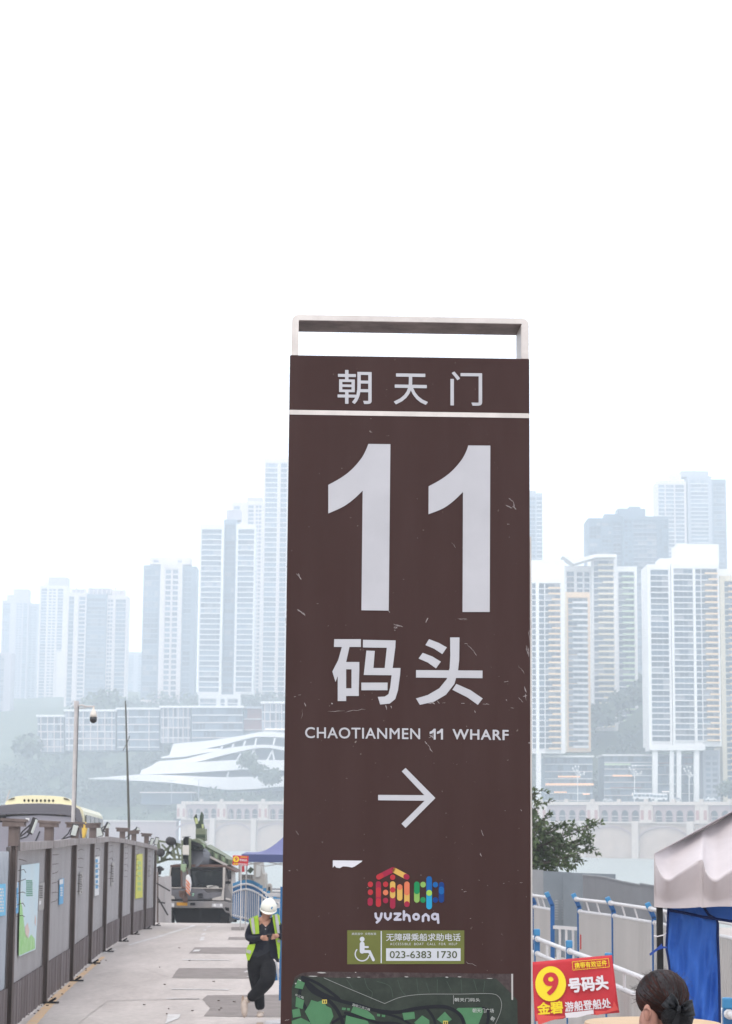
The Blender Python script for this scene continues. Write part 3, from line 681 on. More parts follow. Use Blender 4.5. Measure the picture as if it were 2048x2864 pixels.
L.new(r3.outputs[0], mx.inputs['Factor']); L.new(ms2.outputs['Result'], mx.inputs['A']); L.new(mx.outputs['Result'], b.inputs['Base Color'])
rr = N.new('ShaderNodeMapRange'); rr.inputs['To Min'].default_value = 0.34; rr.inputs['To Max'].default_value = 0.55; L.new(nz.outputs['Fac'], rr.inputs[0]); L.new(rr.outputs[0], b.inputs['Roughness'])
m_let = mat('sign_white_vinyl', (0.43, 0.438, 0.465), 0.5, var=0.09, scale=5)
m_line = mat('sign_line', (0.62, 0.59, 0.56), 0.5, var=0.2, scale=6)
m_frame = mat('brushed_steel_frame', (0.60, 0.57, 0.54), 0.45, metal=0.25, var=0.3, scale=5, col2=(0.46, 0.43, 0.41), bump=0.1)
m_inner = mat('dark_steel_underside', (0.26, 0.22, 0.21), 0.6, metal=0.1, col2=(0.12, 0.10, 0.10), scale=7, var=0.3)  # darker, mottled steel tone for the underside of the top frame
def slab(name, u0, u1, v0, v1, n0, n1, m, parent=sign, bev=0.0):
    q = MB(); c = [SP.pt(u, v, nn) for u in (u0, u1) for v in (v0, v1) for nn in (n0, n1)]
    q.add(c, [(0,1,3,2),(4,6,7,5),(0,4,5,1),(2,3,7,6),(0,2,6,4),(1,5,7,3)]); return q.build(name, m, parent, bevel=bev)
vB, vT = zB-O_.z, zT-O_.z
slab('panel', uL, uR, vB, vT, -DEP, 0, ms, bev=0.004)
slab('edge_trim', uR, uR+0.007, vB, SP.uv(SP.at(1484, 1500))[1], -DEP, -0.01, m_frame)
# top frame: a rounded U of square tube
fv0, fv1 = vT, SP.uv(SP.at(1148, 885))[1]
fl, fr = uL+0.006, uR-0.002; tw = 0.028
def rr_path(u0, u1, v1, r, n=8):
    a = [(u0, fv0)] + [(u0+r-r*math.cos(math.pi/2*i/n), v1-r+r*math.sin(math.pi/2*i/n)) for i in range(n+1)]
    return a + [(u1-(u-u0), v) for u, v in a[::-1]]
outer = rr_path(fl, fr, fv1, 0.028); inner = rr_path(fl+tw, fr-tw, fv1-tw*0.8, 0.004)
q = MB(); q.prism([SP.pt(u, v, -0.001) for u, v in outer + inner[::-1]], SP.N*-(DEP-0.002)); q.build('top_frame', m_frame, sign)
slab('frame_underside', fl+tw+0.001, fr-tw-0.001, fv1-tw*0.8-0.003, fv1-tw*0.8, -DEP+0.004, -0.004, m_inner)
slab('frame_inner_face', fr-tw-0.003, fr-tw, fv0+0.001, fv1-tw*0.8-0.004, -DEP+0.004, -0.004, m_frame)
q = MB(); SP.poly(q, [(780+a/2.2555, 860+c/2.2555) for a, c in ((64, 651), (1586, 672), (1586, 703), (64, 681))], 0.0, 0.0015); 
slab('rule', uL+0.0005, uR-0.0005, SP.uv(SP.at(1148, 1164.5))[1], SP.uv(SP.at(1148, 1151.5))[1], 0.0, 0.002, m_line)
def c6(x, y): return 780+x/2.2555, 860+y/2.2555
def c7(x, y): return 780+x/2.2555, 1700+y/2.2555
def c5(x, y): return 780+x/2.2555, 2350+y/2.2555
def c8(x, y): return 800+x/2.32, 1200+y/2.32
def cl(x, y): return 1000+x/5.075, 2400+y/5.075
fit_text(SP, '朝', None, m_let, sign, 'character', bold=0.008, skew=[c6(371, 393), c6(586, 396), c6(586, 610), c6(371, 608)])
fit_text(SP, '天', None, m_let, sign, 'character', bold=0.008, skew=[c6(726, 415), c6(941, 418), c6(941, 615), c6(726, 611)])
fit_text(SP, '门', None, m_let, sign, 'character', bold=0.008, skew=[c6(1083, 404), c6(1283, 406), c6(1283, 621), c6(1083, 618)])
def sx(pts): return spl(pts, 5)
for A_ in ([(535, 97), (678, 99), (667, 1178), (490, 1176), (498, 400)] + sx([(498, 400), (440, 455), (370, 505), (275, 548)])[1:] + sx([(275, 363), (360, 315), (430, 260), (490, 190), (520, 135), (535, 97)])[:-1],
           [(1183, 107), (1326, 108), (1322, 1187), (1146, 1187), (1149, 408)] + sx([(1149, 408), (1090, 465), (1020, 515), (925, 553)])[1:] + sx([(926, 372), (1010, 325), (1080, 270), (1140, 200), (1170, 145), (1183, 107)])[:-1]):
    q = MB(); SP.poly(q, [c8(*p) for p in A_], 0.0, 0.0025); q.build('digit', m_let, sign)
def glyph(polys):
    q = MB()
    for i, pl_ in enumerate(polys): SP.poly(q, [c7(*p) for p in pl_], 0.0, 0.0022+i*0.00005)
    return q.build('character', m_let, sign)
glyph([[(350, 198), (518, 198), (518, 247), (348, 247)], [(398, 247), (446, 247), (432, 310), (425, 342), (425, 588), (372, 588), (372, 430), (358, 468), (338, 402), (375, 330)],
       [(424, 342), (508, 342), (508, 388), (424, 388)], [(459, 388), (508, 388), (505, 510), (459, 510)], [(424, 508), (505, 508), (505, 556), (424, 556)],
       [(531, 202), (737, 206), (735, 253), (531, 250)], [(682, 250), (735, 250), (718, 382), (668, 382)], [(553, 270), (606, 272), (597, 380), (768, 380), (765, 426), (536, 424)],
       [(712, 424), (765, 424), (752, 520), (735, 575), (700, 604), (640, 610), (625, 562), (668, 560), (692, 545), (703, 500)], [(521, 472), (686, 472), (686, 520), (521, 520)]])
glyph([[(948, 198), (1010, 222), (1060, 250), (1032, 292), (980, 258), (925, 235)], [(908, 284), (970, 308), (1022, 340), (992, 382), (940, 345), (882, 320)],
       [(1081, 187), (1140, 187), (1138, 330), (1130, 400), (1108, 480), (1055, 548), (980, 592), (890, 612), (866, 572), (940, 550), (1012, 508), (1060, 450), (1078, 380), (1082, 300)],
       [(866, 393), (1285, 396), (1285, 444), (866, 440)], [(1120, 480), (1210, 520), (1286, 572), (1256, 612), (1190, 565), (1095, 517)]])
fit_text(SP, 'CHAOTIANMEN', None, m_let, sign, 'lettering', bold=0.013, spacing=1.08, skew=[c7(166, 752), c7(892, 760), c7(892, 830), c7(166, 822)])
for ox in (0, 46):
    q = MB(); SP.poly(q, [c7(x_+ox, y_) for x_, y_ in ((952, 782), (966, 776), (978, 763), (990, 763), (990, 831), (977, 831), (977, 785), (964, 793), (952, 796))], 0.002, 0.001); q.build('lettering', m_let, sign)
fit_text(SP, 'WHARF', None, m_let, sign, 'lettering', bold=0.022, spacing=1.1, skew=[c7(1096, 764), c7(1450, 770), c7(1450, 836), c7(1096, 830)])
q = MB(); SP.poly(q, [c7(*p) for p in ((627, 1180), (918, 1182), (776, 1032), (800, 1010), (988, 1200), (800, 1388), (774, 1362), (920, 1217), (627, 1214))], 0.0, 0.002); q.build('arrow', m_let, sign)
# district logo: coloured capsules
def lm(nm, c): return mat('logo_'+nm, lin(c), 0.5)
CM = lm('crimson', (158, 42, 70)); RD = lm('red', (184, 54, 62)); OR = lm('orange', (218, 122, 88)); YE = lm('sand', (216, 176, 92))
DG = lm('green', (30, 138, 84)); LG = lm('lime', (140, 182, 96)); BL = lm('blue', (22, 98, 166)); NV = lm('navy', (18, 62, 130)); CY = lm('cyan', (42, 158, 200)); LM = lm('bright_lime', (158, 204, 88))
caps = [(303, 268, 505, 165, 37, [(CM, 0, 1), (RD, 0, .16)]), (508, 165, 702, 268, 37, [(YE, .1, .9), (CM, .93, 1)]),
        (500, 270, 500, 275, 36, [(RD, 0, 1)]), (184, 370, 184, 375, 37, [(RD, 0, 1)]), (184, 482, 184, 487, 37, [(RD, 0, 1)]), (181, 600, 181, 640, 37, [(CM, 0, 1)]),
        (298, 365, 298, 655, 37, [(CM, 0, 1), (RD, .3, .52), (RD, .85, 1)]), (400, 370, 400, 374, 37, [(RD, 0, 1)]), (400, 486, 400, 490, 37, [(OR, 0, 1)]), (400, 600, 400, 604, 37, [(CM, 0, 1)]),
        (500, 368, 500, 680, 38, [(CM, .5, 1), (YE, 0, .52), (RD, .26, .265)]), (601, 410, 601, 566, 38, [(YE, .12, 1), (OR, 0, .02)]),
        (702, 370, 702, 655, 38, [(YE, .45, 1), (OR, 0, .42), (CM, .98, 1)]),
        (843, 372, 843, 592, 39, [(LG, .3, 1), (DG, 0, .45)]), (932, 374, 932, 378, 38, [(LG, 0, 1)]), (930, 592, 930, 596, 38, [(DG, 0, 1)]),
        (1018, 298, 1018, 686, 40, [(CY, .5, 1), (BL, 0, .42), (LM, .5, .51)]), (1106, 375, 1106, 379, 37, [(BL, 0, 1)]), (1106, 592, 1106, 596, 37, [(NV, 0, 1)]), (1192, 378, 1192, 594, 38, [(NV, 0, 1), (BL, .3, .45)])]
for (x0, y0, x1, y1, r, segs) in caps:
    for j, (m_, a, c) in enumerate(segs):
        q = MB(); SP.stroke(q, [cl(x0+(x1-x0)*a, y0+(y1-y0)*a), cl(x0+(x1-x0)*c, y0+(y1-y0)*c+0.01)], r/5.075, off=0.0008*j, th=0.002); q.build('logo_bar', m_, sign)
m_lav = mat('logo_lettering', (0.40, 0.40, 0.47), 0.5)
def cir(cx, cy_, r): return [(cx+r*math.cos(2*math.pi*i/14), cy_+r*math.sin(2*math.pi*i/14)) for i in range(15)]
for st in ([[(258, 788), (262, 835), (285, 862), (318, 862)], [(342, 788), (332, 840), (310, 880), (275, 912)]], [[(392, 788), (394, 840), (432, 872), (468, 842), (474, 788)]],
           [[(530, 790), (608, 790), (530, 872), (612, 872)]], [[(660, 756), (660, 872)], [(662, 830), (696, 802), (730, 820), (742, 890)]], [cir(833, 833, 38)],
           [[(930, 892), (930, 830), (970, 797), (1008, 828), (1010, 880)]], [cir(1098, 830, 38), [(1138, 800), (1147, 916)]]):
    q = MB()
    for i, s_ in enumerate(st): SP.stroke(q, [cl(*p) for p in s_], 17/5.075, off=0.0012*i, th=0.002)
    q.build('logo_letter', m_lav, sign)
# green help-line sticker
m_olive = mat('sticker_olive', lin((112, 118, 62)), 0.5, var=0.12, scale=9)
m_stw = mat('sticker_white', (0.45, 0.475, 0.51), 0.5)
m_std = mat('sticker_dark', lin((84, 92, 62)), 0.5)
q = MB(); SP.poly(q, [c5(432, 568), c5(1170, 569), c5(1170, 780), c5(432, 782)], 0.0, 0.0012); stick = q.build('help_line_sticker', m_olive, sign)
q = MB(); SP.poly(q, [c5(643, 573), c5(650, 573), c5(650, 775), c5(643, 775)], 0.0012, 0.0006); q.build('divider', m_stw, stick)
q = MB(); SP.poly(q, [c5(677, 682), c5(1147, 682), c5(1147, 761), c5(677, 761)], 0.0012, 0.0006); q.build('number_box', m_stw, stick)
fit_text(SP, '无障碍乘船求助电话', None, m_stw, stick, bold=0.01, off=0.0018, skew=[c5(677, 588), c5(1147, 588), c5(1147, 636), c5(677, 636)])
fit_text(SP, 'ACCESSIBLE  BOAT  CALL  FOR  HELP', None, m_stw, stick, spacing=1.3, off=0.0018, skew=[c5(702, 647), c5(1125, 647), c5(1125, 662), c5(702, 662)])
fit_text(SP, '023-6383 1730', None, m_std, stick, bold=0.01, off=0.0024, skew=[c5(700, 699), c5(1125, 699), c5(1125, 744), c5(700, 744)])
fit_text(SP, '美丽渝中  文明有我', None, m_stw, stick, off=0.0018, skew=[c5(460, 583), c5(615, 583), c5(615, 598), c5(460, 598)])
q = MB()
SP.stroke(q, [c5(526, 624), c5(526, 624.5)], 15/2.2555, off=0.0012)
for i, (pts, r) in enumerate([([(526, 655), (526, 700)], 15), ([(532, 674), (562, 674)], 6), ([(526, 702), (572, 702), (597, 754)], 9)]): SP.stroke(q, [c5(*p) for p in pts], r/2.2555, off=0.0014+i*0.0002)
SP.stroke(q, [c5(526+44*math.cos(a), 718+43*math.sin(a)) for a in [math.radians(d_) for d_ in range(10, 232, 14)]], 3.6/2.2555, off=0.0012)
q.build('wheelchair_symbol', m_stw, stick)
# torn area map
m_map = mat('map_dark_green', lin((47, 56, 50)), 0.55, col2=lin((62, 70, 63)), scale=14, var=0.2)
m_road = mat('map_road', lin((33, 36, 42)), 0.55); m_blk = mat('map_block', lin((84, 134, 96)), 0.55, var=0.1, scale=30); m_ml = mat('map_line', (0.27, 0.28, 0.27), 0.6)
m_tear = mat('torn_backing', lin((84, 74, 74)), 0.8, col2=lin((60, 50, 50)), scale=40, var=0.3); m_tw = mat('torn_paper_edge', (0.38, 0.37, 0.36), 0.8)
top = [(82, 930), (100, 880), (140, 855), (250, 862), (360, 868), (480, 866), (600, 872), (690, 868), (800, 864), (930, 868), (1040, 862), (1160, 868), (1280, 876), (1370, 872), (1400, 900), (1430, 930), (1470, 970), (1505, 1010)]
BOT = 1159+330
q = MB(); SP.poly(q, [c5(*p) for p in top + [(1512, BOT), (78, BOT)]], 0.0, 0.0012); mp_ = q.build('area_map', m_map, sign)
q = MB(); SP.poly(q, [c5(*p) for p in ((100, 862), (148, 836), (240, 828), (1476, 843), (1478, 1010), (1440, 960), (1400, 900), (1370, 880), (800, 872), (140, 866), (96, 900))], 0.0, 0.0006); q.build('torn_strip', m_tear, sign)
q = MB(); SP.poly(q, [c5(*p) for p in ((1467, 843), (1478, 843), (1478, 1008), (1468, 1006))], 0.0007, 0.0006)
rt = random.Random(3)
for p in ((270, 836, 60, 8), (215, 858, 60, 6), (130, 890, 26, 24), (110, 905, 18, 12), (485, 834, 10, 5), (505, 864, 24, 5), (805, 862, 26, 6), (1060, 864, 20, 7), (1140, 862, 26, 5), (440, 866, 30, 5), (1330, 872, 40, 4)):
    x, y, w_, h_ = p; SP.poly(q, [c5(x-w_/2, y), c5(x-w_/4, y-h_/2), c5(x+w_/3, y-h_/3), c5(x+w_/2, y+h_/4), c5(x, y+h_/2)], 0.0014, 0.0004)
q.build('paper_scrap', m_tw, sign)
def mapline(pts, r, m, nm, off=0.0012, mb=None):
    own = mb is None; q = mb or MB(); SP.stroke(q, [c5(*p) for p in spl(pts, 5)], r/2.2555, off=off, th=0.0003, k=6)
    if own: q.build(nm, m, mp_)
for j, (pts, r) in enumerate([([(150, 868), (260, 960), (380, 1010), (500, 1040), (600, 1070), (740, 1085), (860, 1062), (1000, 1048), (1080, 1060), (1150, 1110), (1180, 1200)], 11),
                ([(150, 868), (210, 950), (300, 1000), (360, 1060), (400, 1140), (420, 1240)], 11), ([(160, 870), (130, 980), (170, 1060), (200, 1160), (190, 1260)], 10),
                ([(380, 1000), (330, 960), (240, 900), (150, 862)], 9), ([(420, 1090), (520, 1110), (620, 1150), (760, 1160), (900, 1240)], 9), ([(930, 1055), (980, 1130), (1000, 1240)], 8),
                ([(340, 1150), (420, 1110), (520, 1130)], 8), ([(620, 1080), (760, 1120), (860, 1180)], 7), ([(1240, 1060), (1320, 1080), (1300, 1240)], 9), ([(1060, 1180), (1200, 1250), (1400, 1280)], 9), ([(90, 1300), (500, 1330), (1000, 1310), (1480, 1350)], 11)]):
    mapline(pts, r, m_road, 'map_road', off=0.0012+j*0.0006*0.2)
mapline([(285, 868), (400, 918), (520, 968), (668, 1030)], 1.3, m_ml, 'map_route', off=0.0030)
mapline([(668, 1030), (760, 992), (860, 975), (960, 970), (1150, 970), (1330, 967), (1385, 985), (1405, 1030), (1395, 1090), (1365, 1160), (1340, 1240)], 1.3, m_ml, 'map_route', off=0.0030)
m_faint = mat('map_faint_line', lin((72, 84, 76)), 0.6)
q = MB()
for p in ([(540, 870), (560, 930), (590, 960), (580, 1010)], [(750, 880), (770, 940), (800, 980)], [(870, 875), (880, 960)], [(930, 900), (950, 960)], [(620, 890), (700, 920), (720, 990)], [(1000, 880), (1000, 960)], [(1150, 880), (1155, 960)], [(1060, 890), (1090, 950)], [(1300, 890), (1290, 960)], [(1230, 880), (1250, 950)], [(430, 880), (470, 940)]):
    mapline(p, 1.6, None, '', off=0.00125, mb=q)
q.build('map_contour', m_faint, mp_)
for p in ([(120, 880), (165, 900), (150, 940), (100, 930)], [(205, 1008), (245, 1020), (280, 1008), (300, 1045), (330, 1060), (345, 1110), (320, 1160), (300, 1200), (220, 1190), (165, 1080), (190, 1040)], [(110, 985), (160, 1010), (150, 1065), (105, 1050)], [(84, 1070), (130, 1060), (140, 1110), (90, 1120)],
          [(82, 1140), (140, 1120), (200, 1150), (210, 1240), (90, 1240)], [(400, 1055), (425, 1058), (420, 1072), (398, 1070)], [(432, 1058), (450, 1060), (448, 1075), (430, 1073)], [(470, 1048), (560, 1075), (600, 1110), (610, 1135), (560, 1125), (455, 1085)], [(425, 1105), (560, 1140), (590, 1200), (540, 1260), (410, 1230)],
          [(780, 1090), (855, 1083), (860, 1125), (790, 1135)], [(855, 1150), (905, 1105), (950, 1135), (950, 1165), (880, 1180)], [(998, 1130), (1048, 1082), (1092, 1130), (1045, 1165)], [(1115, 1075), (1130, 1058), (1280, 1055), (1292, 1080), (1260, 1160), (1210, 1240), (1170, 1150)], [(620, 1095), (640, 1098), (638, 1112), (620, 1110)], [(650, 1100), (672, 1103), (670, 1116), (650, 1114)],
          [(240, 1260), (700, 1290), (690, 1420), (260, 1400)], [(820, 1240), (950, 1260), (940, 1400), (800, 1400)]):
    q = MB(); SP.poly(q, [c5(*v) for v in p], 0.0033, 0.0003); q.build('map_block', m_blk, mp_)
m_yi = mat('map_icon', lin((205, 188, 92)), 0.5)
for x, y in ((289, 1018), (1052, 1152)):
    q = MB(); SP.poly(q, [c5(x-15, y-13), c5(x+15, y-13), c5(x+15, y+13), c5(x-15, y+13)], 0.0037, 0.0002); q.build('map_icon', m_yi, mp_)
    q = MB(); SP.poly(q, [c5(x-9, y-7), c5(x-3, y-7), c5(x-3, y+8), c5(x-9, y+8)], 0.0040, 0.0002); SP.poly(q, [c5(x+3, y-7), c5(x+9, y-7), c5(x+9, y+8), c5(x+3, y+8)], 0.0040, 0.0002); q.build('map_icon', m_road, mp_)
m_mt = mat('map_lettering', (0.36, 0.38, 0.36), 0.6)
fit_text(SP, '朝天门码头', None, m_mt, mp_, bold=0.01, spacing=1.1, off=0.0036, skew=[c5(1108, 994), c5(1270, 996), c5(1270, 1019), c5(1108, 1018)])
fit_text(SP, '朝天门广场', None, m_mt, mp_, bold=0.01, off=0.0040, skew=[c5(1222, 1060), c5(1357, 1062), c5(1357, 1089), c5(1222, 1088)])
fit_text(SP, '朝', None, m_mt, mp_, bold=0.01, off=0.0036, skew=[c5(1345, 1108), c5(1366, 1122), c5(1352, 1144), c5(1332, 1130)])
fit_text(SP, '嘉陵江滨江路', None, m_mt, mp_, off=0.0036, skew=[c5(466, 1028), c5(578, 1062), c5(575, 1078), c5(462, 1044)])
fit_text(SP, '长江路', None, m_mt, mp_, off=0.0036, skew=[c5(106, 966), c5(160, 988), c5(156, 1002), c5(102, 980)])
q = MB(); SP.poly(q, [c5(1101, 978), c5(1104, 978), c5(1104, 1034), c5(1101, 1034)], 0.0034, 0.0003); q.build('map_icon', m_ml, mp_)
# white paper scrap and paint scratches
q = MB(); SP.poly(q, [c5(*p) for p in ((341, 127), (528, 129), (520, 138), (490, 158), (478, 166), (462, 172), (430, 166), (405, 165), (385, 176), (362, 172), (352, 160), (341, 174))], 0.0, 0.001); q.build('paper_scrap', mat('paper_white', (0.55, 0.56, 0.60), 0.6), sign)
m_scr = mat('scratched_paint', (0.34, 0.31, 0.31), 0.7, var=0.3, scale=40)
scr = MB(); rs = random.Random(8); ns = [0]
def scratch(x, y, dx, dy, w_=1.0):
    x0, y0, x1, y1 = x, y, x+dx, y+dy; k = 5; L_ = math.hypot(dx, dy) or 1; nx, ny = -dy/L_, dx/L_; a, b_ = [], []
    for i in range(k+1):
        t = i/k; j = rs.uniform(-1, 1)*0.06*L_; hw = w_*(0.25+rs.random())*(1 if 0 < i < k else 0.15)
        px_, py_ = x0+dx*t+nx*j, y0+dy*t+ny*j; a.append((px_+nx*hw, py_+ny*hw)); b_.append((px_-nx*hw, py_-ny*hw))
    ns[0] += 1; SP.poly(scr, a+b_[::-1], 0.0001, 0.00025+0.00001*(ns[0] % 9))
c8l = [(1445, 450, 30, 20, 2), (1472, 468, 12, 45, 2.2), (1425, 495, 45, 18, 2), (1495, 522, -24, -22, 2), (1435, 616, 16, 2, 1.4), (66, 938, 36, 40, 2.4), (80, 935, 14, 34, 1.6), (75, 1168, 50, 38, 1.6), (1075, 735, 28, 36, 1.2), (1145, 768, 8, 6, 2),
       (700, 1268, 60, 14, 1.6), (700, 1282, 40, -8, 1.5), (708, 1292, 14, -6, 1.5), (905, 1255, 18, -30, 1.8), (665, 1178, 10, 14, 2), (1120, 1228, 60, 4, 0.9), (1448, 700, 3, 3, 1.5), (200, 1132, 12, 1, 1), (3, 890, 8, 12, 1.4), (2, 1160, 6, 20, 1.6), (2, 1200, 3, 20, 1.4), (145, 634, 8, 1, 1)]
for x, y, dx, dy, w_ in c8l: p = c8(x, y); scratch(p[0], p[1], dx/2.32, dy/2.32, w_*0.5)
c7l = [(115, 8, 55, 40, 2), (720, 103, 62, 14, 1.8), (725, 125, 24, 2, 1.6), (728, 140, 8, 2, 1.8), (940, 62, -12, 34, 2), (1128, 70, 60, 4, 1), (1170, 226, 22, 0, 1.4), (1195, 238, 30, 30, 1.6), (1225, 262, 24, 40, 1.6), (95, 562, 14, -3, 1.6), (122, 550, 20, -2, 1.6), (162, 598, 8, 24, 2), (330, 602, 12, 4, 3),
       (310, 650, 110, 6, 1.1), (420, 656, 130, -16, 1.1), (676, 612, 4, 32, 2.2), (708, 618, 4, 16, 2.2), (940, 604, 40, -6, 2.6), (965, 592, 20, 16, 2.4), (1000, 585, 14, 20, 1.6), (1030, 599, 22, 1, 1), (1150, 602, 24, 0, 1.2), (1285, 607, 44, 1, 1.2), (1235, 648, 6, 14, 2), (1420, 468, 30, -6, 1.4),
       (1462, 630, 24, 3, 1.4), (1512, 565, 28, 32, 1.8), (1548, 495, 14, 40, 2.6), (1555, 540, 8, 44, 2.2), (1540, 560, 26, -10, 1.6), (1562, 235, 6, 60, 2.4), (1575, 250, 4, 60, 2), (1434, 578, 6, 10, 2.4), (922, 842, 14, 18, 2.6), (934, 860, 40, 50, 1.8), (950, 800, 30, 20, 2), (945, 820, 36, -14, 1.6), (965, 780, 6, 44, 1.6),
       (1576, 850, 10, 4, 5), (1425, 1280, 6, 1, 1), (1525, 1270, 8, 12, 1.6), (1275, 1400, 18, 40, 1.2), (1270, 1545, 10, 24, 1.6), (108, 1405, 16, 28, 1), (270, 1478, 10, 1, 1), (1510, 365, 40, 50, 0.8), (1585, 60, 0, 160, 1.6), (1588, 640, 0, 60, 1.4), (42, 60, 3, 60, 1.4), (150, 640, -8, 60, 0.7), (1388, 432, 3, 2, 1.4)]
for x, y, dx, dy, w_ in c7l: p = c7(x, y); scratch(p[0], p[1], dx/2.2555, dy/2.2555, w_*0.5)
c5l = [(62, 192, 12, 1, 2), (112, 180, 8, 14, 0.8), (1268, 84, 12, 20, 1.6), (1165, 326, 20, -4, 2.4), (1155, 310, 3, 3, 2.4), (1415, 272, 8, 0, 1.4), (1520, 266, 10, 2, 1.4), (1205, 493, 8, 1, 1.6), (1315, 285, 4, 2, 1.4), (1560, 356, 4, 2, 2), (1180, 768, 70, 26, 1.1), (38, 1138, 30, -8, 1.6), (556, 298, 8, 1, 2), (1450, 260, 3, 2, 1.2)]
for x, y, dx, dy, w_ in c5l: p = c5(x, y); scratch(p[0], p[1], dx/2.2555, dy/2.2555, w_*0.5)
for _ in range(22): scratch(rs.uniform(815, 1470), rs.uniform(1020, 2700), rs.uniform(-4, 4), rs.uniform(-3, 3), 0.35)
tag(scr.build('scratches', m_scr, sign, fix=False), kind='stuff')
OFFK[0] = 6
# ================================================================== markings and repairs on the roadway
m_patch = mat('asphalt_repair', (0.24, 0.21, 0.195), 0.9, var=0.25, scale=3, bump=0.4, bscale=40)
m_yline = mat('worn_yellow_paint', (0.62, 0.40, 0.21), 0.8, col2=(0.52, 0.41, 0.31), scale=5, var=0.3)
m_wline = mat('worn_white_paint', (0.56, 0.55, 0.54), 0.8, col2=(0.40, 0.37, 0.355), scale=4, var=0.3)
def sheet(name, pts, m, lift, label):
    rj = random.Random(int(pts[0][0])); q = MB(); c = []
    for i in range(len(pts)):
        a, b_ = pts[i], pts[(i+1) % len(pts)]
        k = max(2, int(math.hypot(a[0]-b_[0], (a[1]-b_[1])*3)/9))
        for j in range(k):
            t = j/k; jj = 0.55 if 0 < j else 0.0; c.append(G(a[0]+(b_[0]-a[0])*t+rj.uniform(-1.6, 1.6)*jj, a[1]+(b_[1]-a[1])*t+rj.uniform(-.5, .5)*jj, lift))
    n_ = len(c); tri = tessellate_polygon([c]); q.add(c, [tuple(t) for t in tri]); o = q.build(name, m, fix=True)
    return tag(o, label, kind='structure')
sheet('road_patch', [(500, 2708), (700, 2708), (800, 2710), (800, 2738), (480, 2736)], m_patch, 0.004, 'long dark repair strip across the road')
sheet('road_patch', [(545, 2650), (690, 2650), (700, 2668), (528, 2667)], m_patch, 0.004, 'dark repair strip in the middle distance')
sheet('road_patch', [(580, 2784), (790, 2782), (790, 2846), (570, 2843), (588, 2820), (566, 2796)], m_patch, 0.004, 'ragged edged dark repair by the worker')
sheet('road_patch', [(640, 2621), (690, 2621), (690, 2629), (637, 2629)], m_patch, 0.004, 'short dark repair strip far up the road')
sheet('road_patch', [(648, 2593), (684, 2593), (684, 2602), (646, 2602)], m_patch, 0.004, 'small dark repair near the blue railing')
sheet('road_line', [(284, 2676), (296, 2676), (168, 2790), (104, 2864), (72, 2890), (44, 2890), (74, 2864), (150, 2784)], m_yline, 0.004, 'worn yellow edge line beside the fence')
sheet('road_line', [(357, 2642), (449, 2616), (560, 2582), (640, 2570), (640, 2572), (562, 2585), (452, 2620), (364, 2644)], m_wline, 0.004, 'thin white curving lane line')
for p in ([(470, 2838), (506, 2838), (500, 2850), (463, 2864)], [(296, 2660), (312, 2660), (300, 2666), (285, 2667)], [(318, 2655), (327, 2655), (322, 2658), (313, 2658)], [(578, 2592), (590, 2590), (588, 2594), (576, 2595)], [(570, 2600), (580, 2599), (576, 2604), (565, 2604)], [(567, 2611), (576, 2610), (574, 2615), (563, 2616)],
          [(563, 2621), (573, 2621), (570, 2630), (558, 2632)], [(545, 2657), (562, 2657), (556, 2662), (538, 2662)], [(690, 2716), (740, 2714), (740, 2719), (680, 2720)], [(700, 2728), (745, 2727), (745, 2732), (690, 2733)], [(480, 2766), (640, 2768), (640, 2770), (480, 2768)], [(466, 2793), (560, 2794), (560, 2796), (466, 2795)], [(510, 2684), (640, 2685), (640, 2687), (510, 2686)]):
    sheet('road_line', p, m_wline, 0.0085, 'faded white dash on the road')
sheet('road_patch', [(745, 2856), (790, 2852), (790, 2864), (740, 2866)], m_wline, 0.0085, 'pale patch at the foot of the sign')  # paler patch in the same tone as the white lines

m_crk = mat('crack_dark', (0.29, 0.26, 0.245), 0.95)
rc = random.Random(12)
for (x0, y0, x1, y1) in ((300, 2800, 560, 2796), (560, 2796, 640, 2864), (220, 2864, 300, 2800), (380, 2700, 470, 2735), (330, 2640, 420, 2690)):
    k = 26; up_, dn_ = [], []; ph_ = 0
    for i in range(k+1):
        t = i/k; ph_ += rc.uniform(-1, 1)*.9; xx = x0+(x1-x0)*t+ph_*(1.2 if abs(y1-y0) > 20 else .5); yy = y0+(y1-y0)*t+ph_*.35; w_ = .35+.5*rc.random()
        up_.append(G(xx, yy-w_*.5, .0125)); dn_.append(G(xx+w_, yy+w_*.5, .0125))
    q = MB(); q.add(up_+dn_, [(i, i+1, k+2+i, k+1+i) for i in range(k)]); tag(q.build('road_crack', m_crk), 'fine irregular crack in the pale concrete', kind='structure')
q = MB()
for i in range(26):
    t = rc.random(); x = 60+(290-60)*t+rc.uniform(-14, 26); y = 2864-(2864-2672)*t**.8+rc.uniform(-6, 10); p = G(x, min(y, 2870), .012); q.box(p, (rc.uniform(.012, .035), rc.uniform(.012, .035), rc.uniform(.008, .02)), Euler((0, 0, rc.uniform(0, 3))).to_matrix())
for i in range(14):
    p = G(rc.uniform(200, 700), rc.uniform(2620, 2860), .012); q.box(p, (rc.uniform(.01, .045), rc.uniform(.01, .045), .012), Euler((0, 0, rc.uniform(0, 3))).to_matrix())
tag(q.build('road_debris', mat('debris_brown', (0.12, 0.095, 0.08), .9, var=.5, scale=3)), 'small stones and litter scattered along the fence foot and road', kind='stuff')
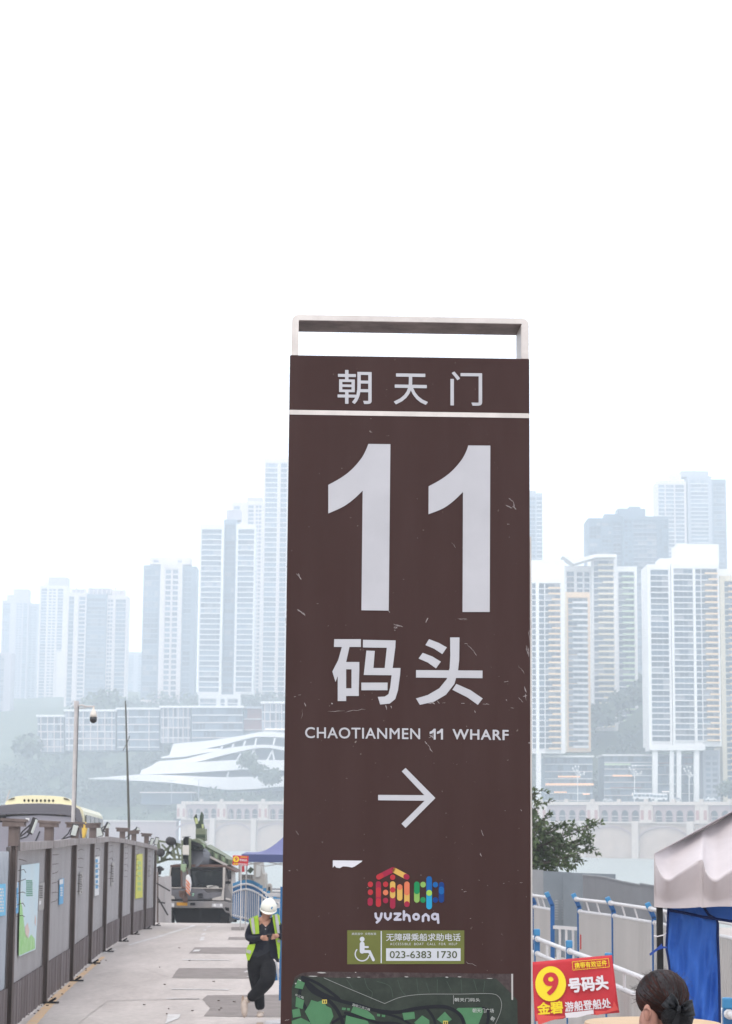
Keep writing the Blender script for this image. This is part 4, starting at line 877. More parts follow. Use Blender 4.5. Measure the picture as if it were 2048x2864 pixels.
# ================================================================== construction fence on the left
m_pan = mat('fence_sheet_grey', (0.375, 0.362, 0.37), 0.5, col2=(0.30, 0.285, 0.285), scale=1.2, var=0.2, streak=True, bump=0.5, bscale=2.5)
m_pan2 = mat('fence_sheet_blue_grey', (0.40, 0.43, 0.47), 0.5, col2=(0.34, 0.37, 0.40), scale=1.2, streak=True)
m_skirt = mat('fence_skirt_rusty', (0.185, 0.16, 0.162), 0.75, col2=(0.105, 0.085, 0.08), scale=2.2, var=0.3, streak=True)
m_post = mat('fence_post_brown', (0.155, 0.125, 0.115), 0.7, col2=(0.08, 0.062, 0.056), scale=3, streak=True)
m_beam = mat('fence_beam', (0.29, 0.262, 0.255), 0.65, col2=(0.19, 0.165, 0.155), scale=3)
m_dark = mat('dark_iron', (0.035, 0.033, 0.034), 0.6); m_wire = mat('rusty_wire', (0.09, 0.07, 0.06), 0.7)
FP = [(-95, 2297, 2960, 23.6, 2362), (22, 2298, 2864, 28.5, 2356), (123, 2302, 2790, 34.3, 2352), (198, 2305, 2727, 39.7, 2345), (250, 2307, 2677, 45.4, 2344), (290, 2316, 2642, 50.4, 2340), (335, 2319, 2620, 55.9, 2346), (368, 2326, 2599, 61.2, 2353), (404, 2334, 2587, 66.2, 2361), (430, 2352, 2578, 70.0, 2369)]
fence = thing('site_fence', P(123, 2790, 34.3), 'long grey corrugated construction fence with brown posts along the road', 'fence')
FB = []
for (x, yt, yb, Y, yr) in FP:
    b_ = P(x, yb, Y); FB.append((Vector((b_.x, Y, gz(Y))), P(x, yt, Y).z, P(x, yr, Y).z))
def corr(mb, a, b_, z0a, z1a, z0b, z1b, pitch=0.19, dp=0.052, off=0.0, jit=0.0, seed=1):
    a = Vector(a); b_ = Vector(b_); d = b_-a; d.z = 0; L_ = d.length; d.normalize(); nrm = Vector((d.y, -d.x, 0)); k = int(L_/pitch); rj = random.Random(seed)
    prof = []
    for i in range(k):
        s0 = i*pitch; w_ = rj.uniform(-jit, jit)
        prof += [(s0, w_), (s0+pitch*.34, w_), (s0+pitch*.46, dp+w_), (s0+pitch*.88, dp+w_)]
    prof.append((L_, 0)); base = len(mb.v)
    for s_, o_ in prof:
        t = s_/L_; p = a + d*s_ + nrm*(o_+off)
        mb.v += [Vector((p.x, p.y, z0a+(z0b-z0a)*t + rj.uniform(0, jit))), Vector((p.x, p.y, z1a+(z1b-z1a)*t))]
    for i in range(len(prof)-1):
        j = base+2*i; mb.f.append((j, j+2, j+3, j+1)); mb.m.append(0)
FPL = []
for i in range(len(FB)-1):
    (a, ta, ra), (b_, tb, rb) = FB[i], FB[i+1]
    pa, pb = (ra, rb) if i else (ra-0.02, rb-0.06)
    q = MB(); corr(q, a, b_, a.z+0.5, pa-0.06, b_.z+0.5, pb-0.06, off=-0.095, seed=i); q.build('panel', m_pan if i else m_pan2, fence, fix=False)
    q = MB(); corr(q, a, b_, a.z+0.01, a.z+0.6, b_.z+0.01, b_.z+0.6, pitch=0.16, dp=0.03, off=-0.045, jit=0.02, seed=i+40); q.build('skirt', m_skirt, fence, fix=False)
    if i:
        d = (b_-a).normalized(); nrm = Vector((d.y, -d.x, 0)); q = MB()
        q.bar(Vector((a.x, a.y, pa-0.055))+d*.07+nrm*.04, Vector((b_.x, b_.y, pb-0.055))-d*.07+nrm*.04, 0.09, 0.115); q.build('top_beam', m_beam, fence)
    U_ = (b_-a); U_.z = 0; FPL.append(Plane(a, U_, (0, 0, 1)))
for i, (b_, t, r) in enumerate(FB):
    q = MB(); last = i == len(FB)-1; zt = t if not last else r
    q.box((b_.x+0.045, b_.y, (b_.z+zt)/2), (0.012, 0.11, zt-b_.z)); q.box((b_.x-0.025, b_.y, (b_.z+zt)/2), (0.012, 0.11, zt-b_.z)); q.box((b_.x+0.01, b_.y, (b_.z+zt)/2-0.001), (0.06, 0.016, zt-b_.z-0.002))
    po = q.build('post', m_post, fence)
    if not last and i != 5:
        q = MB(); rj = random.Random(i); q.box((b_.x, b_.y, t+0.02), (0.34, 0.22, 0.035), Euler((0.05*rj.uniform(-1, 1), 0.06*rj.uniform(-1, 1), 0)).to_matrix()); q.box((b_.x, b_.y, t-0.03), (0.29, 0.20, 0.07)); q.box((b_.x+.005, b_.y, t-0.19), (0.14, 0.12, 0.26)); q.build('cap', m_post, po)
    q = MB(); q.box((b_.x+0.12, b_.y, b_.z+0.02), (0.24, 0.08, 0.025)); q.bar((b_.x+0.1, b_.y-.02, b_.z+.03), (b_.x+0.2, b_.y-.08, b_.z+.09), .03, .03); q.build('foot_bracket', m_dark, po)
    q = MB(); rj = random.Random(90+i)
    for k in range(6):
        z = r-0.22-k*0.15; q.tube([(b_.x+0.07, b_.y+0.02, z), (b_.x+0.13, b_.y+0.12, z+rj.uniform(-.02, .03)), (b_.x+0.14, b_.y+0.22, z+rj.uniform(-.05, .05))], 0.0045, 4)
    q.build('wire_hook', m_wire, po, fix=False)
def sc3(x, y): return x/3.32, 2180+y/3.32
def poster(i, pts, m, label, cat='poster', marks=(), off=-0.03, name='poster'):
    pl = FPL[i]; c0 = pl.at(*sc3(*pts[0]), off); root = thing(name, c0, label, cat)
    q = MB(); q.prism([pl.at(*sc3(*p), off) for p in pts], pl.N*0.012); q.build('board', m, root)
    for (m_, nm, polys) in marks:
        q = MB()
        for pp in polys: q.prism([pl.at(*sc3(*p), off+0.0125) for p in pp], pl.N*0.003)
        q.build(nm, m_, root)
def bars(x0, x1, y0, y1, n_, skew=0.0, rows=1, hole=0.35):
    """small illegible strokes standing for the printed lines"""
    out_ = []; rj = random.Random(int(x0+y0)); h = (y1-y0)/n_
    for k in range(n_):
        ya = y0+h*k; xx = x0
        while xx < x1-2:
            w_ = rj.uniform(.06, .16)*(x1-x0)+2; xe = min(xx+w_, x1)
            out_.append([(xx, ya+skew*(xx-x0)), (xe, ya+skew*(xe-x0)), (xe, ya+h*(1-hole)+skew*(xe-x0)), (xx, ya+h*(1-hole)+skew*(xx-x0))]); xx = xe+(x1-x0)*.05
    return out_
m_pb = mat('poster_blue', (0.10, 0.33, 0.56), 0.5, var=0.15, scale=6); m_pl = mat('poster_pale', (0.52, 0.62, 0.66), 0.5); m_pw = mat('poster_white', (0.6, 0.6, 0.6), 0.5)
m_pg = mat('poster_sky_print', (0.46, 0.60, 0.66), 0.45, col2=(0.50, 0.58, 0.60), scale=1.1); m_pgr = mat('poster_green_print', (0.20, 0.48, 0.14), 0.5, col2=(0.40, 0.58, 0.30), scale=5); m_pt = mat('poster_dark_green', (0.09, 0.27, 0.17), 0.5)
m_pk = mat('poster_pink_print', (0.62, 0.36, 0.38), 0.5, col2=(0.5, 0.55, 0.42), scale=9); m_ntc = mat('notice_metal', (0.26, 0.245, 0.235), 0.5, col2=(0.36, 0.34, 0.33), scale=14); m_ink = mat('notice_ink', (0.13, 0.12, 0.12), 0.6)
m_py = mat('poster_yellow', (0.56, 0.55, 0.09), 0.5, var=0.1, scale=4); m_pyt = mat('poster_yellow_print', (0.36, 0.50, 0.20), 0.5); m_cy = mat('poster_cyan', (0.13, 0.42, 0.62), 0.5)
poster(0, [(0-120, 985), (45, 968), (45, 1262), (-120, 1290)], m_cy, 'cyan blue printed notice board on the first fence panel at the left edge', marks=((m_pw, 'print', bars(-100, 34, 1010, 1240, 8)),))
poster(1, [(116, 962), (165, 950), (165, 1240), (118, 1252)], m_pb, 'narrow blue notice board squeezed beside the flower poster', marks=((m_pw, 'print', [[(118, 962), (163, 951), (163, 1005), (118, 1018)]] + bars(134, 158, 1075, 1200, 5)),))
poster(1, [(195, 797), (362, 775), (345, 1180), (325, 1578), (172, 1645), (183, 1200)], m_pg, 'large pale flower poster with green meadow print and green characters',
       marks=((m_pgr, 'meadow', [[(186, 1110), (205, 1180), (222, 1330), (232, 1420), (262, 1480), (290, 1440), (322, 1480), (324, 1570), (174, 1636), (178, 1400)]]), (m_pt, 'print', bars(244, 303, 935, 1090, 8)), (m_pk, 'blossom', [[(232, 1370), (258, 1330), (272, 1400), (262, 1490), (240, 1470)], [(326, 1260), (334, 1290), (330, 1360), (322, 1330)]])))
poster(1, [(356, 970), (408, 955), (400, 1205), (350, 1222)], m_ntc, 'weathered grey notice plate with torn lower edge near the flower poster', 'notice', ((m_ink, 'print', bars(366, 396, 985, 1110, 6)), (m_pw, 'print', [[(366, 1130), (382, 1126), (380, 1160), (364, 1164)]])), name='notice_plate')
poster(2, [(552, 928), (590, 918), (582, 1150), (545, 1165)], m_pb, 'small blue and white safety board on the third fence panel', marks=((m_pw, 'print', [[(554, 932), (586, 924), (586, 968), (552, 976)]] + bars(562, 580, 1000, 1090, 4)),))
poster(3, [(737, 868), (766, 858), (760, 1060), (732, 1072)], m_ntc, 'narrow peeling metal notice on the fourth fence panel', 'notice', ((m_ink, 'print', bars(742, 760, 880, 1030, 7)),), name='notice_plate')
poster(4, [(882, 722), (922, 712), (915, 1072), (876, 1085)], m_pw, 'tall white strip poster with blue characters on the fence', marks=((m_pb, 'print', bars(888, 912, 740, 1030, 6)),))
poster(4, [(845, 682), (880, 678), (876, 706), (848, 712)], m_pw, 'scrap of white sheet stuck near the fence top', 'paper', name='paper_scrap')
poster(5, [(1036, 775), (1060, 770), (1054, 980), (1028, 990)], m_ntc, 'narrow grey notice on the sixth fence panel', 'notice', ((m_ink, 'print', bars(1038, 1054, 800, 960, 7)),), name='notice_plate')
poster(7, [(1268, 695), (1322, 690), (1322, 1095), (1255, 1108)], m_py, 'bright yellow poster near the far end of the fence', marks=((m_pyt, 'print', bars(1280, 1310, 760, 1050, 6)),))
poster(8, [(1386, 795), (1400, 792), (1398, 892), (1384, 896)], m_ntc, 'tiny notice on the last fence panel', 'notice', name='notice_plate')
m_led = mat('floodlight_glass', (0.60, 0.64, 0.60), 0.25, var=0.1, scale=30)
def floodlight(x, y, Y, w_, h_, yaw, roll, label):
    c = P(x, y, Y); root = thing('floodlight', c, label, 'floodlight', 'floodlights clamped on the fence'); R_ = (Matrix.Rotation(math.radians(yaw), 3, 'Z') @ Matrix.Rotation(math.radians(roll), 3, 'Y') @ Matrix.Rotation(math.radians(14), 3, 'X'))
    W_, H_ = w_*Y/F, h_*Y/F
    q = MB(); q.box(c, (W_, 0.06, H_), R_); q.build('housing', m_dark, root, bevel=0.008)
    q = MB(); q.box(c + R_ @ Vector((0, -0.034, 0)), (W_*.82, 0.012, H_*.86), R_); q.build('lens', m_led, root)
    q = MB(); a = c + R_ @ Vector((-W_*.6, 0.02, 0)); b_ = c + R_ @ Vector((W_*.6, 0.02, 0)); lo = c + Vector((-0.22, 0.02, -H_*.75))
    q.tube([a, a + R_ @ Vector((0, 0.08, -H_*.5)), lo], 0.012, 6); q.tube([b_, b_ + R_ @ Vector((0, 0.08, -H_*.5)), lo, lo+Vector((-0.15, 0.03, -0.12))], 0.012, 6); q.build('bracket', m_dark, root)
floodlight(208, 2321, 39.4, 17, 34, 20, 12, 'tilted floodlight on the fence just right of the camera pole')
floodlight(275, 2325, 47, 21, 30, 8, -18, 'square floodlight leaning left above the fence, brightest of the row')
floodlight(91, 2310, 33, 15, 46, 74, 14, 'floodlight seen edge on between the two nearest fence posts')
floodlight(298, 2314, 51, 12, 28, 60, 24, 'floodlight turned sideways at the fence peak')
floodlight(383, 2322, 63, 11, 17, 50, 20, 'small floodlight behind the fence near its far end, turned away')
floodlight(424, 2354, 68.5, 9, 20, 25, 14, 'left one of the pair of small floodlights at the fence end')
floodlight(438, 2352, 69, 10, 21, 15, 10, 'right one of the pair of small floodlights at the fence end')
# ------------------------------------------------------------------ camera pole and mast
m_pole = mat('pole_white', (0.50, 0.48, 0.47), 0.5, var=0.2, scale=6)
c0 = P(205, 2300, 44); pol = thing('camera_pole', (c0.x, 44, gz(44)), 'white steel pole with a side arm standing behind the fence', 'pole')
tp = P(214, 1962, 44); q = MB(); q.tube([(c0.x, 44, gz(44)), (tp.x, 44, tp.z)], 0.040, 12); q.build('pole', m_pole, pol)
q = MB(); q.tube([(tp.x, 44, P(214, 1980, 44).z), (tp.x, 44, tp.z+0.01)], 0.052, 12); q.build('sleeve', m_pole, pol)
e = P(266, 1976, 44); q = MB(); q.tube([P(217, 1974, 44), P(230, 1972, 44), P(240, 1976, 44), e], 0.019, 8); q.tube([P(220, 1980, 44), P(240, 1980, 44)], 0.01, 6); q.build('arm', m_pole, pol)
q = MB(); q.tube([Vector((c0.x+0.05, 43.95, gz(44)+.3)), Vector((tp.x+0.055, 43.95, tp.z-0.1))], 0.008, 5); q.build('cable', m_dark, pol)
h = P(262, 1990, 44); dom = thing('dome_camera', h, 'white and black dome camera hanging from the pole arm', 'camera')
def lathe(mb, c, prof, n_=16, mi=0):
    b0 = len(mb.v)
    for r_, z_ in prof:
        for k in range(n_): a = 2*math.pi*k/n_; mb.v.append(Vector((c[0]+r_*math.cos(a), c[1]+r_*math.sin(a), c[2]+z_)))
    for i in range(len(prof)-1):
        for k in range(n_): mb.f.append((b0+i*n_+k, b0+i*n_+(k+1) % n_, b0+(i+1)*n_+(k+1) % n_, b0+(i+1)*n_+k)); mb.m.append(mi)
    mb.f.append(tuple(b0+k for k in range(n_))); mb.m.append(mi); mb.f.append(tuple(b0+(len(prof)-1)*n_+k for k in range(n_))); mb.m.append(mi)
u = 44/F
q = MB(); lathe(q, h, [(2*u, 14*u), (3*u, 6*u), (6*u, 2*u), (9*u, -6*u), (10*u, -15*u)]); q.build('housing', mat('camera_white', (0.62, 0.58, 0.52), 0.4), dom, smooth=True)
q = MB(); lathe(q, h, [(10.2*u, -15*u), (10.2*u, -22*u), (9.5*u, -27*u), (6*u, -31*u), (1*u, -33*u)]); q.build('dome', mat('camera_black', (0.012, 0.011, 0.012), 0.2), dom, smooth=True)
a = P(361, 2310, 68); b_ = P(351, 1960, 68); mast = thing('thin_mast', (a.x, 68, gz(68)), 'thin dark mast with a short crossed stick, behind the fence', 'mast')
q = MB(); q.tube([(a.x+.03, 68, gz(68)), a, b_], [0.040, 0.038, 0.018], 8); q.build('pole', mat('mast_grey', (0.10, 0.10, 0.085), 0.6), mast)
q = MB(); q.tube([P(344, 2100, 68), P(356, 2078, 68), P(363, 2058, 68)], 0.012, 6); q.build('stick', m_dark, mast)
q = MB(); q.tube([P(364, 2310, 67.9), P(361, 2200, 67.9), P(357, 2090, 67.9), P(353, 1968, 67.9)], 0.007, 5); q.build('cable', m_dark, mast)
a = P(16, 2225, 62); q = MB(); q.tube([P(14, 2260, 64), P(19, 2238, 64), P(28, 2210, 64)], 0.02, 6); tag(q.build('whip_aerial', m_pole), 'short pale whip aerial sticking up behind the yellow bus', 'aerial')

# ================================================================== yellow bus behind the fence
m_by = mat('bus_cream', (0.70, 0.655, 0.44), 0.35, var=0.06, scale=1, coat=0.3); m_bv = mat('bus_visor', (0.09, 0.086, 0.10), 0.2, metal=0.3, coat=0.5); m_bw = mat('bus_windscreen', (0.22, 0.215, 0.25), 0.12, spec=0.8)
m_bd = mat('bus_dark', (0.006, 0.006, 0.007), 0.45); m_bg = mat('bus_side_glass', (0.05, 0.07, 0.08), 0.15, spec=0.8); m_tyre = mat('tyre_rubber', (0.025, 0.025, 0.025), 0.8)
DV = Vector((-0.80, 11.0, -0.12)); gb = gz(60)
bus = thing('tour_bus', (P(106, 2400, 60).x, 60, gb), 'cream yellow tour bus parked behind the fence, its roof and windscreen showing', 'bus')
pts = [(-17, 2520), (-17, 2276), (-10, 2262), (5, 2254), (50, 2250), (110, 2249), (170, 2250), (206, 2251), (224, 2256), (233, 2268), (236, 2290), (236, 2520)]
q = MB(); q.prism([P(x, y, 60) for x, y in pts], DV); q.build('body', m_by, bus, bevel=0.05)
q = MB(); q.prism([P(x, y, 59.85) for x, y in [(-16, 2264), (2, 2252), (50, 2247.5), (110, 2246.5), (170, 2248.5), (206, 2253), (223, 2264), (231, 2290), (233, 2345), (226, 2345), (219, 2302), (206, 2284), (170, 2279), (110, 2277), (50, 2277), (0, 2280), (-16, 2285)]], DV*0.035); q.build('visor', m_bv, bus, bevel=0.03)
q = MB(); q.prism([P(x, y, 59.93) for x, y in [(-15, 2285), (0, 2281), (110, 2278), (170, 2280), (206, 2285), (218, 2303), (225, 2345), (227, 2420), (-15, 2420)]], DV*0.008); q.build('windscreen', m_bw, bus)
q = MB(); q.prism([P(x, y, 59.9) for x, y in [(-15, 2281), (110, 2276.5), (205, 2282), (205, 2285), (110, 2279.5), (-15, 2285)]], (0, 0.05, 0)); q.build('windscreen_seal', m_bd, bus)
pod = [sc3(*p) for p in ((46, 222), (78, 186), (145, 157), (220, 150), (300, 147), (400, 149), (500, 153), (592, 162), (650, 184), (668, 212), (664, 246), (55, 240))]
q = MB(); q.prism([P(x, y, 60.6) for x, y in pod], DV*0.2); pd = q.build('roof_pod', m_by, bus, bevel=0.06)
for i in range(8):
    c = sc3(228+38*i, 195+1.2*i*0.3); q = MB(); q.prism([P(c[0]+2.8*math.cos(a), c[1]+4*math.sin(a), 60.58) for a in [k*math.pi/5 for k in range(10)]], (0, 0.04, 0)); q.build('vent_hole', m_bd, pd)
for tri_ in (((72, 192), (112, 172), (142, 168), (130, 184), (100, 192)), ((590, 170), (625, 175), (650, 194), (625, 194), (596, 186))):
    q = MB(); q.prism([P(*sc3(*p), 60.57) for p in tri_], (0, 0.04, 0)); q.build('vent_scoop', mat('bus_shade', (0.12, 0.11, 0.08), 0.6), pd)
sp2 = Plane(P(236, 2310, 60), DV.normalized(), (0, 0, 1))
for k in range(4):
    x0, x1 = 240+k*12.0, 240+k*12.0+10.8; ya = lambda x: 2279+(x-240)*0.26; q = MB()
    q.prism([sp2.at(x0, ya(x0), 0.01), sp2.at(x1, ya(x1), 0.01), sp2.at(x1, ya(x1)+90, 0.01), sp2.at(x0, ya(x0)+90, 0.01)], sp2.N*0.02); q.build('side_window', m_bg, bus)
q = MB(); q.rpx(-20, 2280, 15, 2300, 59.5, 0.15); q.build('mirror', m_bd, bus, bevel=0.03)
q = MB(); q.rpx(72, 2288, 82, 2295, 59.86, 0.03); q.build('windscreen_sticker', m_pw, bus)
q = MB(); q.ppx([(228, 2304), (236, 2298), (244, 2306), (240, 2330), (236, 2344), (230, 2344)], 59.4, 0.25); q.build('mirror', mat('bus_orange', (0.62, 0.42, 0.08), 0.5), bus, bevel=0.03)
q = MB(); q.tube([P(40, 2352, 59.8), P(75, 2340, 59.8), P(88, 2325, 59.8)], 0.02, 6); q.tube([P(100, 2352, 59.8), P(112, 2325, 59.8)], 0.02, 6); q.build('wiper', m_bd, bus)
for s_ in (0.2, 0.78):
    for sd_ in (-20, 222):
        c = P(sd_, 2500, 60)+DV*s_; q = MB(); q.tube([Vector((c.x-.12, c.y, gb+.5)), Vector((c.x+.12, c.y, gb+.5))], .5, 18); q.build('wheel', m_tyre, bus)

# ================================================================== mobile crane truck
def tr(x, y): return 420+x/4.274, 2200+y/4.274
TY = 79.0
m_tg = mat('truck_grey', (0.17, 0.165, 0.172), 0.5, col2=(0.23, 0.215, 0.20), scale=1.5, coat=0.1); m_tl = mat('truck_light_grey', (0.47, 0.44, 0.41), 0.5, var=0.2, scale=2); m_tw_ = mat('truck_glass', (0.008, 0.012, 0.014), 0.12, spec=0.8)
m_cg = mat('crane_green', (0.11, 0.13, 0.078), 0.55, col2=(0.20, 0.22, 0.15), scale=1.5); m_cgd = mat('crane_dark_green', (0.05, 0.07, 0.045), 0.6); m_cgl = mat('crane_pale_green', (0.24, 0.32, 0.20), 0.5)
m_or = mat('hook_orange', (0.60, 0.18, 0.07), 0.5); m_pl8 = mat('number_plate', (0.55, 0.28, 0.03), 0.5); m_hl = mat('headlamp', (0.42, 0.42, 0.44), 0.15, spec=0.8); m_rust = mat('rusty_steel', (0.13, 0.08, 0.065), 0.7, var=0.4, scale=4); m_ctg = mat('counterweight_grey', (0.13, 0.135, 0.15), 0.5)
gt = P(560, 2540, TY).z-0.75
truck = thing('crane_truck', (P(560, 2540, TY).x, TY, gt), 'dusty grey and green mobile crane truck facing the camera at the road crest', 'crane truck')
def tp_(name, pts, Yo, dep, m, bev=0.0, par=truck):
    q = MB(); q.ppx([tr(*p) for p in pts], TY+Yo, dep, 0); return q.build(name, m, par, bevel=bev)
cab = tp_('cab', [(245, 945), (560, 940), (880, 945), (905, 960), (935, 1210), (975, 1300), (975, 1400), (890, 1400), (195, 1370), (185, 1225), (215, 1205), (240, 955)], 0.25, 2.3, m_tg, 0.04)
tp_('cab_side', [(905, 965), (975, 1010), (985, 1200), (975, 1560), (940, 1500), (912, 1400)], 0.6, 2.2, m_tl, 0.02)
tp_('roof_edge', [(240, 940), (560, 930), (890, 938), (1040, 1020), (1030, 1030), (890, 962), (245, 958)], 0.1, 2.6, m_rust)
tp_('windscreen', [(252, 972), (372, 968), (372, 1200), (240, 1205), (225, 1200)], 0.18, 0.06, m_tw_)
tp_('windscreen', [(480, 975), (870, 978), (866, 1212), (480, 1205)], 0.18, 0.06, m_tw_)
for p in ([(872, 965), (900, 965), (890, 1215), (868, 1215)], [(243, 960), (256, 960), (226, 1208), (212, 1205)], [(215, 1203), (880, 1212), (880, 1222), (215, 1213)]):
    tp_('windscreen_frame', p, 0.1, 0.2, m_tl)
tp_('dashboard_cloth', [(670, 1188), (720, 1178), (790, 1184), (830, 1205), (780, 1222), (700, 1212)], 0.14, 0.05, mat('cloth_pale', (0.5, 0.49, 0.46), 0.8))
tp_('side_window', [(905, 985), (935, 1000), (940, 1190), (908, 1200)], 0.5, 0.1, m_tw_)
tp_('mirror', [(925, 995), (968, 1000), (972, 1110), (932, 1105)], -0.25, 0.12, m_bd, 0.03); tp_('mirror', [(898, 1130), (965, 1130), (965, 1165), (898, 1165)], -0.2, 0.12, m_bd, 0.03)
tp_('grille', [(215, 1222), (640, 1224), (680, 1268), (862, 1262), (850, 1310), (700, 1345), (470, 1350), (210, 1340)], 0.12, 0.14, mat('truck_dark_grey', (0.13, 0.13, 0.142), 0.5))
for k in range(4): tp_('grille_slot', [(572, 1278+k*14), (632, 1278+k*14), (632, 1284+k*14), (572, 1284+k*14)], 0.09, 0.04, m_bd)
tp_('badge', [(500, 1276), (530, 1276), (512, 1300), (530, 1308), (500, 1308), (512, 1290)], 0.08, 0.04, mat('badge_green', (0.35, 0.6, 0.42), 0.5))
for p in ([(188, 1225), (215, 1230), (235, 1290), (290, 1318), (295, 1345), (190, 1345)], [(868, 1215), (885, 1225), (880, 1330), (880, 1360), (740, 1358), (745, 1335), (850, 1310)]):
    tp_('corner_panel', p, 0.05, 0.2, m_tl)
bum = tp_('bumper', [(175, 1370), (890, 1372), (975, 1395), (968, 1520), (900, 1500), (872, 1455), (190, 1448), (175, 1420)], -0.05, 0.4, m_tg, 0.03)
for p in ([(180, 1390), (290, 1388), (290, 1440), (192, 1440)], [(742, 1398), (868, 1402), (872, 1446), (738, 1442)]):
    tp_('headlight', p, -0.09, 0.06, m_hl)
tp_('fog_lamp_hole', [(895, 1440), (945, 1450), (945, 1490), (905, 1480)], -0.07, 0.04, m_bd)
tp_('number_plate', [(320, 1383), (446, 1388), (446, 1424), (320, 1420)], -0.12, 0.03, m_pl8)
tp_('towing_eye', [(480, 1390), (540, 1390), (540, 1420), (480, 1420)], -0.08, 0.06, m_bd)
tp_('chassis', [(200, 1440), (900, 1450), (950, 1520), (940, 1650), (320, 1650), (290, 1500)], 0.6, 9.0, m_bd)
for x in (235, 900):
    c = P(*tr(x, 1560), TY+1.0); q = MB(); q.tube([Vector((c.x-.16, c.y, gt+.52)), Vector((c.x+.16, c.y, gt+.52))], .52, 18); q.build('wheel', m_tyre, truck)
    for yy in (4.5, 6.2): q = MB(); q.tube([Vector((c.x-.16, c.y+yy, gt+.52)), Vector((c.x+.16, c.y+yy, gt+.52))], .52, 18); q.build('wheel', m_tyre, truck)
for x0, y0, x1, y1 in ((520, 1200, 640, 1150), (700, 1205, 830, 1165), (260, 1200, 330, 1165)):
    q = MB(); q.bar(P(*tr(x0, y0), TY+.12), P(*tr(x1, y1), TY+.1), .03, .02); q.build('wiper', m_bd, truck)
tp_('windscreen_pillar', [(372, 962), (482, 966), (482, 1212), (372, 1206)], .16, .1, m_tg)
tp_('sun_visor', [(485, 985), (866, 988), (862, 1012), (488, 1008)], .14, .05, m_bd); tp_('step', [(905, 1330), (960, 1345), (958, 1362), (905, 1348)], .0, .2, m_tl)
tp_('door_handle', [(915, 1282), (945, 1288), (945, 1296), (915, 1290)], .3, .1, m_bd); tp_('cab_seam', [(215, 1352), (880, 1362), (880, 1370), (215, 1360)], -.02, .1, m_bd)
for x in (200, 262, 760, 835): tp_('lamp_lens', [(x, 1400), (x+26, 1400), (x+26, 1434), (x, 1434)], -.12, .03, m_pw)
q = MB()
for k in range(9):
    x = 480+k*17; q.tube([P(*tr(x, 640+k*6), TY-.02), P(*tr(x+22, 690+k*5), TY-.12), P(*tr(x+6, 740+k*3), TY-.05), P(*tr(x+40, 772), TY-.1)], .022, 5)
for k in range(5): q.tube([P(*tr(400+k*14, 880), TY-.3), P(*tr(396+k*16, 930), TY-.45), P(*tr(408+k*8, 985), TY-.4)], .02, 5)
q.build('hydraulic_hose', m_bd, truck)
for k in range(7):
    q = MB(); q.bar(P(*tr(600+k*48, 690+k*24), TY+.9), P(*tr(600+k*48, 735+k*24), TY+.9), .03, .03); q.build('handrail_post', m_cgd, truck)
q = MB(); q.bar(P(*tr(600, 690), TY+.9), P(*tr(900, 838), TY+.9), .03, .03); q.build('handrail', m_cgd, truck)
# boom, counterweight drum and lattice
a = P(*tr(610, 870), TY-0.2); b_ = P(*tr(960, 960), TY+5)
q = MB(); q.tube([P(*tr(520, 838), TY+0.2), P(*tr(560, 858), TY+0.5), P(*tr(890, 955), TY+4.5)], [0.40, 0.47, 0.30], 20); q.build('boom_section', m_ctg, truck, smooth=False)
tp_('boom_flank', [(580, 740), (660, 700), (920, 860), (985, 880), (985, 925), (930, 940), (760, 850), (590, 775)], 0.9, 3.0, m_cg, 0.02)
tp_('boom_walkway', [(560, 775), (600, 772), (930, 935), (905, 948)], 0.6, 2.0, m_tl)
for k in range(6): tp_('boom_plate', [(690+k*44, 755+k*21), (715+k*44, 768+k*21), (715+k*44, 820+k*21), (690+k*44, 807+k*21)], 0.8, 0.15, m_cgd if k % 2 else m_cgl)
tp_('boom_head', [(490, 630), (560, 622), (600, 640), (655, 690), (640, 745), (570, 760), (490, 755)], 0.1, 1.2, m_cg, 0.03)
for x, y, r in ((520, 680, 34), (560, 720, 30), (505, 735, 26), (620, 715, 28)):
    c = P(*tr(x, y), TY-0.05); q = MB(); q.tube([c, c+Vector((0, 0.35, 0))], r*TY/F/4.274, 14); q.build('pulley', m_cgl if x > 600 else m_cgd, truck)
tp_('jib_tower', [(545, 500), (662, 504), (662, 650), (630, 660), (545, 640)], 1.6, 0.9, m_cg, 0.02); tp_('jib_band', [(545, 570), (662, 572), (662, 610), (545, 608)], 1.55, 0.1, m_cgd)
for pts in ([(520, 370), (545, 330), (552, 380), (575, 470), (580, 505), (550, 500), (540, 440)], [(595, 360), (612, 300), (632, 340), (625, 420), (640, 480), (645, 505), (600, 500), (590, 430)], [(565, 440), (590, 400), (610, 430), (600, 500), (570, 500)]):
    tp_('jib_bracket', pts, 1.7, 0.5, m_cgd)
tp_('jib_lamp', [(532, 372), (560, 380), (575, 440), (545, 450)], 1.6, 0.3, mat('yellow_green', (0.42, 0.46, 0.22), 0.5)); tp_('jib_lamp', [(615, 450), (635, 450), (638, 500), (622, 500)], 1.6, 0.3, MATS['yellow_green'])
tp_('boom_post', [(372, 640), (392, 640), (392, 960), (372, 960)], -0.2, 0.25, m_cg); tp_('boom_post', [(462, 620), (490, 620), (486, 985), (458, 985)], -0.2, 0.25, m_cg)
tp_('hose_reel', [(395, 612), (445, 598), (470, 620), (468, 700), (396, 702)], -0.1, 0.5, m_bd, 0.05); tp_('drum_cover', [(388, 705), (466, 705), (466, 820), (388, 812)], -0.25, 0.5, mat('drum_cream', (0.52, 0.50, 0.46), 0.6), 0.02)
tp_('boom_brace', [(385, 820), (470, 825), (465, 880), (388, 872)], -0.15, 0.4, m_bd); tp_('boom_brace', [(385, 600), (480, 592), (482, 600), (385, 608)], -0.15, 0.2, m_dark)
